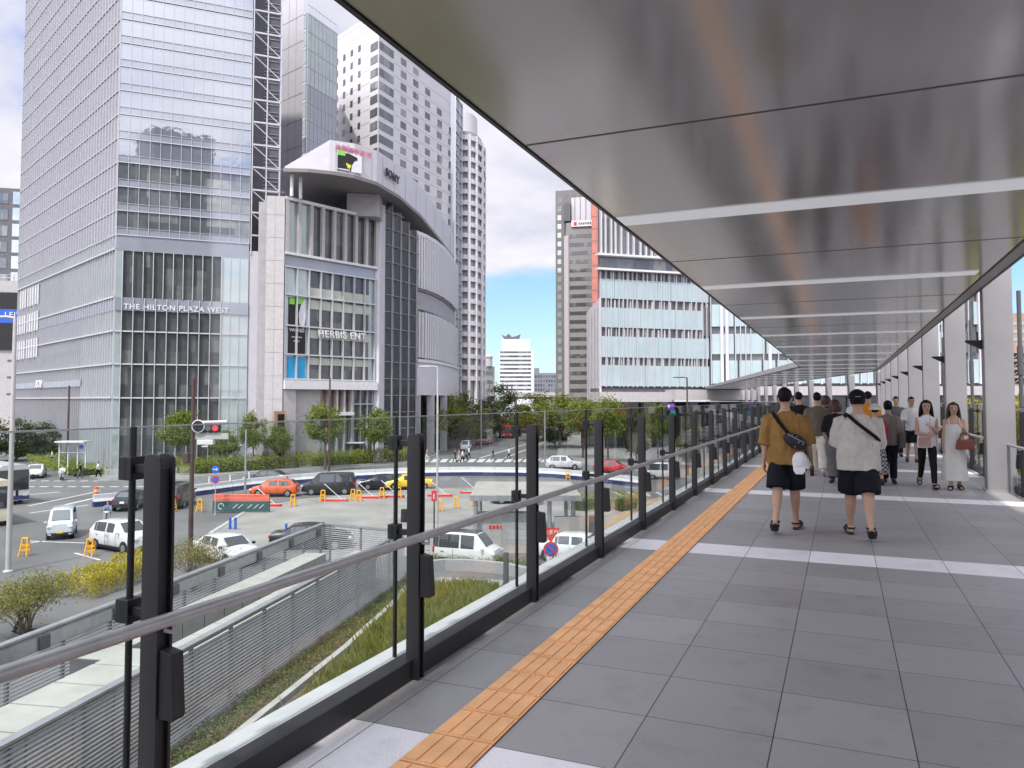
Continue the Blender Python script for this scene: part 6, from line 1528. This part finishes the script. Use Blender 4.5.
for a in ((25, 556, 'yellow barricade stand beside the tall white lamp pole'), (90, 557, 'yellow barricade stand at the rear wheel of the white suv'), (173, 512, 'yellow stand left of the brown pole'), (200, 512, 'yellow stand right of the brown pole'), (293, 507, 'yellow barricade stand in front of the orange hatchback'), (323, 502, 'yellow barricade stand at the nose of the black minivan'),
          (353, 501, 'orange yellow stand behind the black minivan'), (359, 502, 'yellow stand next to the tail of the black minivan'), (382, 499, 'yellow barricade stand below the navy saloon'), (399, 499, 'yellow stand by the second railing post'), (440, 512, 'yellow stand beside the small red notice post'), (456, 509, 'yellow stand midway between notice post and kiosk'), (474, 507, 'yellow stand at the corner of the kiosk roof'), (500, 503, 'yellow stand behind the kiosk roof'), (568, 480, 'yellow stand on the barrier line beneath the white suv')): stand(*a)
for i, (px, py) in enumerate(((268, 507), (335, 502), (367, 499), (392, 498), (472, 494), (440, 497))):
    t = post_thing('barricade_beam', 'red and white barricade beam lying ' + ('before the orange hatchback', 'before the black minivan', 'behind the black minivan', 'below the navy saloon', 'in front of the kiosk roof', 'behind the red notice post')[i], 'barricade', px, py); t['group'] = 'red barricade beams on the lot'
    MB().box((0, 0, .12), (2.2, .3, .24)).build('beam', 'red', t, world=False, bevel=.02)
    mb = MB(); mb.tube([(.5, .1, .24), (-1.0, .3, 1.5)], .03, 6); mb.build('pole', 'white', t, world=False)
    mb = MB(); mb.tube([(-.9, .0, .245), (.9, .0, .245)], .02, 4); mb.build('stripe', 'white', t, world=False)
t = post_thing('lane_drum', 'orange marker drum standing at the end of the white and navy barrier', 'marker', 96, 495); mb = MB(); mb.lathe([(.25, 0), (.25, .05), (.2, .08), (.18, .75), (.05, .8)], n=14); mb.build('drum', 'orange', t, world=False)
mb = MB(); mb.lathe([(.198, .3), (.195, .5)], n=14); mb.build('band', 'white', t, world=False)
t = post_thing('site_fence', 'dark green site fence board with orange netting in the lot', 'fence', 241, 513)
MB().box((0, 0, .5), (4.3, .08, .75)).build('board', M('site_green', (.035, .085, .085), .6, 0, .1, 2), t, world=False)
mb = MB(); [mb.tube([(x, -.05, .35), (x + .35, -.05, .65)], .03, 4) for x in (-.6, -.2, .5, 1.0, 1.4)]; [mb.tube([(-1.5 + .22 * math.cos(a), -.05, .5 + .22 * math.sin(a)), (-1.5 + .22 * math.cos(a + .8), -.05, .5 + .22 * math.sin(a + .8))], .03, 4) for a in (0, .8, 1.6, 2.4, 3.2, 4.0)]; mb.build('board_marks', 'white', t, world=False)
mb = MB()
for i in range(5): mb.tube([(-2.1, 0, .98 + .1 * i), (-1, 0, .95 + .1 * i), (1, 0, .97 + .1 * i), (2.1, 0, .94 + .1 * i)], .042, 4)
for i in range(22): mb.tube([(-2.1 + .2 * i, .01, .92), (-2.1 + .2 * i, .01, 1.40)], .03, 4)
mb.build('netting', M('net_orange', (.70, .13, .07), .7), t, world=False)
for x in (-2.15, -.7, .7, 2.15): mb = MB(); mb.tube([(x, .06, 0), (x, .06, 1.65)], .025, 6); mb.build('fence_post', 'brownpole', t, world=False)
# ------------------------------------------------------------------ poles, lamps, signs
def pole(name, label, px, py, ytop, r, mat, cat='lamp post', arm=None):
    p = G(px, py); d = (p - C0).dot(FW); h = (py - ytop) / F * d
    t = thing(name, label, cat, p, R(YAW)); mb = MB(); mb.tube([(0, 0, 0), (0, 0, h * .5), (0, 0, h)], [r, r * .85, r * .7], 12); mb.build('shaft', mat, t, world=False, smooth=40)
    mb = MB(); mb.lathe([(r * 1.8, 0), (r * 1.8, .06), (r * 1.1, .12)], n=14); mb.build('foot', mat, t, world=False)
    if arm:
        x, = arm[:1]; mb = MB(); mb.tube([(0, 0, h - .05), (x * .3, 0, h + .02), (x, 0, h + .02)], r * .5, 8); mb.build('arm', mat, t, world=False)
        MB().box((x, 0, h), (.75, .26, .10)).build('lamp_head', 'offwhite' if mat != 'brownpole' else mat, t, world=False, bevel=.03)
    return t, h, d
pole('lamp_post', 'tall pale lamp post rising in front of the billboard at the picture edge', 8, 572, 319, .13, 'offwhite', arm=(-1.4,))
t, h, d = pole('signal_pole', 'tall brown signal pole with a traffic light and sign arm before the tower', 190, 576, 380, .125, 'brownpole', 'traffic light')
zs2 = lambda y: (576 - y) / F * d
mb = MB(); mb.tube([(0, 0, zs2(425)), (1.7, 0, zs2(424))], .09, 8); mb.build('arm', 'offwhite', t, world=False)
MB().box((.85, -.14, zs2(430)), (1.15, .22, .38)).build('signal_head', 'black', t, world=False, bevel=.05)
mt['redlamp'] = M('signal_lamp_red', (.75, .04, .05), .4, 0, 0, 1, emit=.25)
for i, m_ in ((0, 'dgrey'), (1, 'dgrey'), (2, 'redlamp')): mb = MB(); mb.disc((.5 + .35 * i, -.25, zs2(430)), (0, -1, 0), .14, .02); mb.build('signal_lens', m_, t, world=False)
mb = MB(); mb.disc((.38, -.27, zs2(428)), (0, -1, 0), .32, .02); mb.build('round_sign', 'white', t, world=False); mb = MB(); mb.lathe([(.2, 0), (.27, 0), (.27, .02), (.2, .02)]); mb.v = [(.38 + x, -.292 - z, zs2(428) + y) for x, y, z in mb.v]; mb.build('sign_ring', 'black', t, world=False)
mb = MB(); mb.tube([(.26, -.30, zs2(428) - .05), (.40, -.30, zs2(428) + .12)], .03, 5); mb.tube([(.40, -.30, zs2(428) + .12), (.50, -.30, zs2(428) - .08)], .03, 5); mb.build('sign_symbol', 'black', t, world=False)
MB().box((1.0, -.1, zs2(438)), (1.6, .08, .30)).build('street_plate', 'offwhite', t, world=False); MB().box((.7, -.1, zs2(444)), (.8, .3, .25)).build('camera_box', 'white', t, world=False, bevel=.03)
MB().box((-.28, 0, zs2(460)), (.25, .3, .5)).build('control_box', 'brownpole', t, world=False, bevel=.02)
pole('lamp_post', 'thin reddish brown pole standing in front of the glass phone booth', 67, 472, 386, .14, 'brownpole', 'pole')
pole('lamp_post', 'slim grey lamp post with a round top lamp before the light stone pier', 245, 497, 430, .10, 'galv')
pole('lamp_post', 'slender brown pole in front of the shopping centre entrance', 329, 472, 378, .14, 'brownpole', 'pole')
pole('lamp_post', 'white lamp post with a side arm before the curved shopping centre wing', 437, 543, 368, .075, 'offwhite', arm=(-.75,))
pole('lamp_post', 'pale green lamp post on the far pavement before the olive trees', 545, 463, 411, .12, 'galv')
pole('lamp_post', 'thin dark lamp post rising between balcony tower and evergreen', 481, 447, 232, .14, 'galv', 'pole')
pole('lamp_post', 'reddish lamp post with a short arm in front of the entrance canopy', 688, 476, 378, .12, 'brownpole', arm=(-1.2,))
pole('lamp_post', 'red painted pole before the dark shop floors of the glass tower', 193, 474, 381, .12, 'red', 'pole')
t, h, d = pole('road_sign', 'slim white post with a blue arrow disc and a no parking disc', 215, 515, 466, .035, 'offwhite', 'road sign')
for yy, m_ in ((470, 'blue'), (480, 'red')):
    z = (515 - yy) / F * d; mb = MB(); mb.disc((0, -.05, z), (0, -1, 0), .30, .015); mb.build('sign_disc', m_, t, world=False)
z = (515 - 480) / F * d; mb = MB(); mb.disc((0, -.067, z), (0, -1, 0), .22, .012); mb.build('sign_face', 'blue', t, world=False)
z = (515 - 470) / F * d; mb = MB(); mb.tube([(-.18, -.08, z), (.16, -.08, z)], .035, 5); mb.tube([(.06, -.08, z + .1), (.17, -.08, z), (.06, -.08, z - .1)], .03, 5); mb.build('sign_arrow', 'white', t, world=False)
t = post_thing('road_sign', 'blue arrow disc on a low tripod beside the small dark bollard', 'road sign', 417, 513); mb = MB(); mb.disc((0, -.05, 1.15), (0, -1, 0), .33, .02); mb.build('sign_disc', 'blue', t, world=False)
mb = MB(); mb.tube([(-.12, -.08, 1.25), (.1, -.08, 1.05)], .035, 5); mb.tube([(-.02, -.08, 1.03), (.12, -.08, 1.03), (.12, -.08, 1.17)], .03, 5); mb.build('sign_arrow', 'white', t, world=False)
for a in (0, 2.1, 4.2): mb = MB(); mb.tube([(.4 * math.cos(a), .4 * math.sin(a), 0), (0, 0, .95)], .02, 5); mb.build('leg', 'galv', t, world=False)
# stop sign with no parking disc
t, h, d = pole('road_sign', 'red stop triangle above a round no parking sign near the railing', 551, 622, 529, .04, 'galv', 'road sign')
zz = lambda y: (622 - y) / F * d
mb = MB(); mb.prism_ax([(-.36, zz(529.5)), (.36, zz(529.5)), (.02, zz(544)), (-.02, zz(544))], -.085, -.06, 'y'); mb.build('stop_triangle', 'red', t, world=False)
o = text('stop_lettering', '止まれ', .2, (0, 0, 0), (1, 0, 0), 'white', t, .003, .003, 'CENTER'); o.matrix_basis = Matrix.Translation((0, -.09, zz(535.5))) @ Euler((R(90), 0, 0)).to_matrix().to_4x4()
mb = MB(); mb.disc((0, -.06, zz(550.5)), (0, -1, 0), .29, .02, 32); mb.build('ring', 'red', t, world=False)
mb = MB(); mb.disc((0, -.081, zz(550.5)), (0, -1, 0), .215, .012, 32); mb.build('disc_face', 'blue', t, world=False)
mb = MB(); z = zz(550.5); mb.tube([(-.15, -.095, z + .15), (.15, -.095, z - .15)], .028, 5); mb.build('slash', 'red', t, world=False)
MB().box((0, -.07, zz(560)), (.34, .02, .36)).build('small_plate', 'white', t, world=False); mb = MB(); mb.tube([(-.1, -.085, zz(560) - .1), (.06, -.085, zz(560) + .02), (.1, -.085, zz(560) + .1)], .025, 5); mb.build('plate_arrow', 'black', t, world=False)
t, h, d = pole('notice_post', 'dark post with a small red notice box left of the white kei van', 434, 548, 491, .05, 'black', 'sign post')
MB().box((0, -.08, h - .32), (.30, .12, .62)).build('notice_box', 'red', t, world=False, bevel=.02); mb = MB(); mb.tube([(0, -.15, h - .5), (0, -.15, h - .2)], .04, 5); mb.build('notice_mark', 'white', t, world=False)
for a in ((404, 523, .95, .24, 'black', 'short black bollard left of the blue tripod sign'), (506, 592, 1.75, .13, 'dgrey', 'dark grey steel stele in front of the white kei van'), (451, 556, 1.35, .11, 'dgrey', 'dark bollard behind the white kei van'), (230, 530, .8, .09, 'blue', 'pair of blue plastic posts at the edge of the lot'), (286, 540, 1.0, .08, 'blue', 'single blue post near the enclosure corner')):
    t = post_thing('bollard', a[5], 'bollard', a[0], a[1]); mb = MB(); mb.tube([(0, 0, 0), (0, 0, a[2])], [a[3], a[3] * .9], 14); mb.build('shaft', a[4], t, world=False, smooth=40); mb = MB(); mb.lathe([(a[3] * 1.25, 0), (a[3] * 1.25, .05), (a[3] * 1.02, .09)], n=14); mb.build('foot', 'dgrey', t, world=False)
    if 'pair' in a[5]: mb = MB(); mb.tube([(.35, 0, 0), (.35, 0, a[2])], a[3], 10); mb.build('shaft', a[4], t, world=False)
# kiosk
p = G(522, 545); t = thing('parking_kiosk', 'open parking kiosk with flat pale roof and granite walls', 'kiosk', p, R(YAW))
MB().bb(-3.0, 3.4, -1.2, 6.5, 2.75, 3.05).build('roof', M('roof_membrane', (.30, .29, .265), .8, 0, .1, .6), t, world=False)
MB().bb(-3.02, 3.42, -1.22, -1.18, 2.74, 3.06).build('fascia', 'galv', t, world=False)
for x, y in ((-2.7, -.9), (1.6, -.6), (3.0, -.5), (-2.7, 5.5), (3.0, 5.5)): mb = MB(); mb.tube([(x, y, 0), (x, y, 2.75)], .13, 14); mb.build('column', 'galv', t, world=False, smooth=40)
MB().bb(-2.6, -1.2, -.4, -.1, 0, 2.0).build('wall', 'concrete', t, world=False); MB().bb(-1.19, .35, -.45, .25, 0, 1.95).build('wall', 'granite', t, world=False); MB().bb(1.9, 3.8, -.7, -.3, 0, 1.75).build('wall', 'granite', t, world=False)
mb = MB(); [mb.bb(-1.95 + .22 * k, -1.8 + .22 * k, -.425, -.40, 1.02, 1.22) for k in range(4)]; mb.build('wall_lettering', 'red', t, world=False)
MB().bb(4.0, 4.6, 0, .5, 0, 1.7).build('ticket_machine', 'dgrey', t, world=False, bevel=.02)
# phone booth and bus shelters behind the hedge
p = G(72, 474, GZ + .14); t = thing('phone_booth', 'white framed glass booth standing in the hedge at the street corner', 'booth', p, R(YAW))
for x in (-1.5, -.5, .6, 1.5): mb = MB(); mb.bb(x - .06, x + .06, -.06, .06, 0, 3.6); mb.build('frame_post', 'white', t, world=False)
MB().bb(-1.65, 1.65, -.8, .8, 3.6, 3.75).build('roof', 'white', t, world=False)
for x0, x1 in ((-1.44, -.56), (-.44, .54), (.66, 1.44)): MB().bb(x0, x1, -.02, .02, .1, 3.55).build('glass_pane', 'railglass', t, world=False)
MB().bb(-1.44, 1.44, -.05, .05, 2.4, 2.5).build('cross_bar', 'white', t, world=False)
mb = MB(); mb.disc((1.05, -.1, 3.1), (0, -1, 0), .25, .03); mb.build('blue_sign', 'blue', t, world=False)
for i, (px, py, w_, lab) in enumerate(((222, 471, 4.6, 'low bus shelter with white roof edge before the glass tower'), (283, 468, 5.2, 'low bus shelter with white roof edge before the light pier'), (350, 466, 4.0, 'low bus shelter with white roof edge beside the broad street tree'))):
    p = G(px, py - 4, GZ + .14); t = thing('bus_shelter', lab, 'bus shelter', p, R(YAW)); t['group'] = 'bus shelters behind the long hedge'
    MB().bb(-w_ / 2, w_ / 2, -.8, .8, 2.55, 2.68).build('roof', 'white', t, world=False)
    for x in (-w_ / 2 + .3, 0, w_ / 2 - .3): MB().bb(x - .05, x + .05, .4, .5, 0, 2.55).build('post', 'galv', t, world=False)
    MB().bb(-w_ / 2 + .4, w_ / 2 - .4, .42, .46, .3, 2.3).build('glass_back', 'railglass', t, world=False)
# small lit screen under the canopy of the finned building
p = D(671, 122); p.z = ZA(671, 416, 122); t = thing('digital_sign', 'small lit screen, purple above teal, under the white entrance canopy', 'screen', p, R(YAW))
MB().bb(-.75, .75, 0, .15, 0, 2.0).build('housing', 'black', t, world=False)
mt['purple'] = M('screen_purple', (.14, .05, .34), .4, 0, 0, 1, emit=.08); mt['teal'] = M('screen_teal', (.03, .22, .24), .4, 0, 0, 1, emit=.08)
MB().bb(-.7, .5, -.03, -.002, .95, 1.95).build('screen', 'purple', t, world=False); MB().bb(-.1, .7, -.03, -.002, .1, .93).build('screen', 'teal', t, world=False); MB().bb(-.5, -.2, -.04, -.031, 1.3, 1.7).build('screen_mark', 'white', t, world=False)
# yellow planting beyond the right hand railing
t = hedge('hedge', 'bright yellow flowering hedge outside the glass behind the nearest grey column', [(4.5, 17.5), (4.6, 27), (4.7, 36)], 1.7, 1.75, 9000, .13, leafmat('yellow_bloom', (.22, .20, .03), (.45, .38, .05), 2), 31, z=-.3)
mb = MB(); mb.bb(3.4, 5.7, 16.5, 37, GZ, -.3); o = mb.build('planter_box', 'concrete', None); tag(o, 'long concrete planter box holding the yellow flowering hedge outside the railing', 'planter')
# ------------------------------------------------------------------ daylight
SUN_EL, SUN_AZ = 58.0, 0.0      # azimuth measured from straight behind the walker, to the left
sv = Vector((-math.sin(R(SUN_AZ)) * math.cos(R(SUN_EL)), -math.cos(R(SUN_AZ)) * math.cos(R(SUN_EL)), math.sin(R(SUN_EL))))
sun = bpy.data.objects.new('sun', bpy.data.lights.new('sun', 'SUN')); col.objects.link(sun)
sun.data.energy = 2.2; sun.data.angle = R(2.0); sun.data.color = (1, .95, .88)
sun.rotation_euler = sv.to_track_quat('Z', 'Y').to_euler()
w = bpy.data.worlds.new('World'); sc.world = w; w.use_nodes = True
nt = w.node_tree; bg = nt.nodes['Background']
sky = node(nt, 'ShaderNodeTexSky', sky_type='NISHITA'); sky.sun_disc = False
sky.sun_elevation = R(SUN_EL); sky.sun_rotation = math.atan2(sv.x, sv.y)
sky.air_density = 1.2; sky.dust_density = .6; sky.ozone_density = 1.5
tc = node(nt, 'ShaderNodeTexCoord'); sep = node(nt, 'ShaderNodeSeparateXYZ'); nt.links.new(tc.outputs['Generated'], sep.inputs[0])
zz = mathn(nt, 'ADD', mathn(nt, 'MAXIMUM', sep.outputs[2], 0.0), .22)
cx = node(nt, 'ShaderNodeCombineXYZ'); nt.links.new(mathn(nt, 'DIVIDE', sep.outputs[0], zz), cx.inputs[0]); nt.links.new(mathn(nt, 'DIVIDE', sep.outputs[1], zz), cx.inputs[1])
n1 = node(nt, 'ShaderNodeTexNoise'); n1.inputs['Scale'].default_value = 1.25; n1.inputs['Detail'].default_value = 9; n1.inputs['Roughness'].default_value = .56; n1.inputs['Distortion'].default_value = .25
mp = node(nt, 'ShaderNodeMapping'); mp.inputs['Location'].default_value = (3.1, 1.7, 0); nt.links.new(cx.outputs[0], mp.inputs[0]); nt.links.new(mp.outputs[0], n1.inputs['Vector'])
# an open blue gap in the cloud low over the end of the street, another low on the far side of the bridge
def gap(px, py, wd, st):
    v = ray(px, py).normalized()
    d = node(nt, 'ShaderNodeVectorMath', operation='DOT_PRODUCT'); nrm = node(nt, 'ShaderNodeVectorMath', operation='NORMALIZE'); nt.links.new(tc.outputs['Generated'], nrm.inputs[0])
    nt.links.new(nrm.outputs[0], d.inputs[0]); d.inputs[1].default_value = v
    mr = node(nt, 'ShaderNodeMapRange', interpolation_type='SMOOTHSTEP'); mr.inputs[1].default_value = math.cos(R(wd)); mr.inputs[2].default_value = 1; mr.inputs[4].default_value = st
    nt.links.new(d.outputs['Value'], mr.inputs[0]); return mr.outputs[0]
def gapv(v, wd, st):
    v = Vector(v).normalized(); nrm = node(nt, 'ShaderNodeVectorMath', operation='NORMALIZE'); nt.links.new(tc.outputs['Generated'], nrm.inputs[0])
    d = node(nt, 'ShaderNodeVectorMath', operation='DOT_PRODUCT'); nt.links.new(nrm.outputs[0], d.inputs[0]); d.inputs[1].default_value = v
    mr = node(nt, 'ShaderNodeMapRange', interpolation_type='SMOOTHSTEP'); mr.inputs[1].default_value = math.cos(R(wd)); mr.inputs[2].default_value = 1; mr.inputs[4].default_value = st
    nt.links.new(d.outputs['Value'], mr.inputs[0]); return mr.outputs[0]
g = mathn(nt, 'ADD', mathn(nt, 'ADD', gap(524, 356, 9, .42), gap(1040, 290, 14, .36)), gapv(RT * .30 - FW * .92 + Vector((0, 0, .55)), 26, .12))
cov = node(nt, 'ShaderNodeMapRange', interpolation_type='SMOOTHSTEP'); cov.inputs[1].default_value = .25; cov.inputs[2].default_value = .46
nt.links.new(mathn(nt, 'SUBTRACT', n1.outputs[0], g), cov.inputs[0])
n2 = node(nt, 'ShaderNodeTexNoise'); n2.inputs['Scale'].default_value = 2.6; n2.inputs['Detail'].default_value = 7; nt.links.new(cx.outputs[0], n2.inputs['Vector'])
sh = node(nt, 'ShaderNodeMapRange'); sh.inputs[1].default_value = .3; sh.inputs[2].default_value = .7; nt.links.new(n2.outputs[0], sh.inputs[0])
tint = node(nt, 'ShaderNodeVectorMath', operation='MULTIPLY'); nt.links.new(sky.outputs[0], tint.inputs[0]); tint.inputs[1].default_value = (.50, .62, .92)
CLOUD = 4.3
cl = mixc(nt, sh.outputs[0], tuple(CLOUD * x for x in (.64, .655, .80)), tuple(CLOUD * x for x in (1.08, 1.05, 1.10)))
# cloud brightness raised round the sun, out of view, to light the shaded deck
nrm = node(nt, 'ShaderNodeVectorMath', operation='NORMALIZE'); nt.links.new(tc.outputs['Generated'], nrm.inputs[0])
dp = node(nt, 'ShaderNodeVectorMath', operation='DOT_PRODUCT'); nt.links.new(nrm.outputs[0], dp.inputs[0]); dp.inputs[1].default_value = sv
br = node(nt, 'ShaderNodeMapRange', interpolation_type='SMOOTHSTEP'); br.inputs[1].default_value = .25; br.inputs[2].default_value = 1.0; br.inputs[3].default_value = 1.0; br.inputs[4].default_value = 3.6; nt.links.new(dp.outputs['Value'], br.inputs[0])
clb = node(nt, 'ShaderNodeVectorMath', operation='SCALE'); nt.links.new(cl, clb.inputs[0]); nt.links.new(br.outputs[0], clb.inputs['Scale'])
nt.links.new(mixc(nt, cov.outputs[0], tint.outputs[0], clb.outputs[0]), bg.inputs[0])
bg.inputs[1].default_value = .12
# ------------------------------------------------------------------ render settings
sc.render.engine = 'CYCLES'
sc.cycles.use_denoising = True
try: sc.cycles.denoiser = 'OPENIMAGEDENOISE'
except Exception: pass
try: sc.cycles.denoising_prefilter = 'ACCURATE'
except Exception: pass
sc.cycles.max_bounces = 8; sc.cycles.transparent_max_bounces = 24; sc.cycles.caustics_reflective = False; sc.cycles.caustics_refractive = False
sc.cycles.glossy_bounces = 4; sc.cycles.diffuse_bounces = 3
sc.cycles.sample_clamp_indirect = 6
sc.view_settings.view_transform = 'Standard'; sc.view_settings.look = 'None'
sc.view_settings.exposure = EXPOSURE; sc.view_settings.gamma = 1.0; sc.view_settings.use_curve_mapping = False
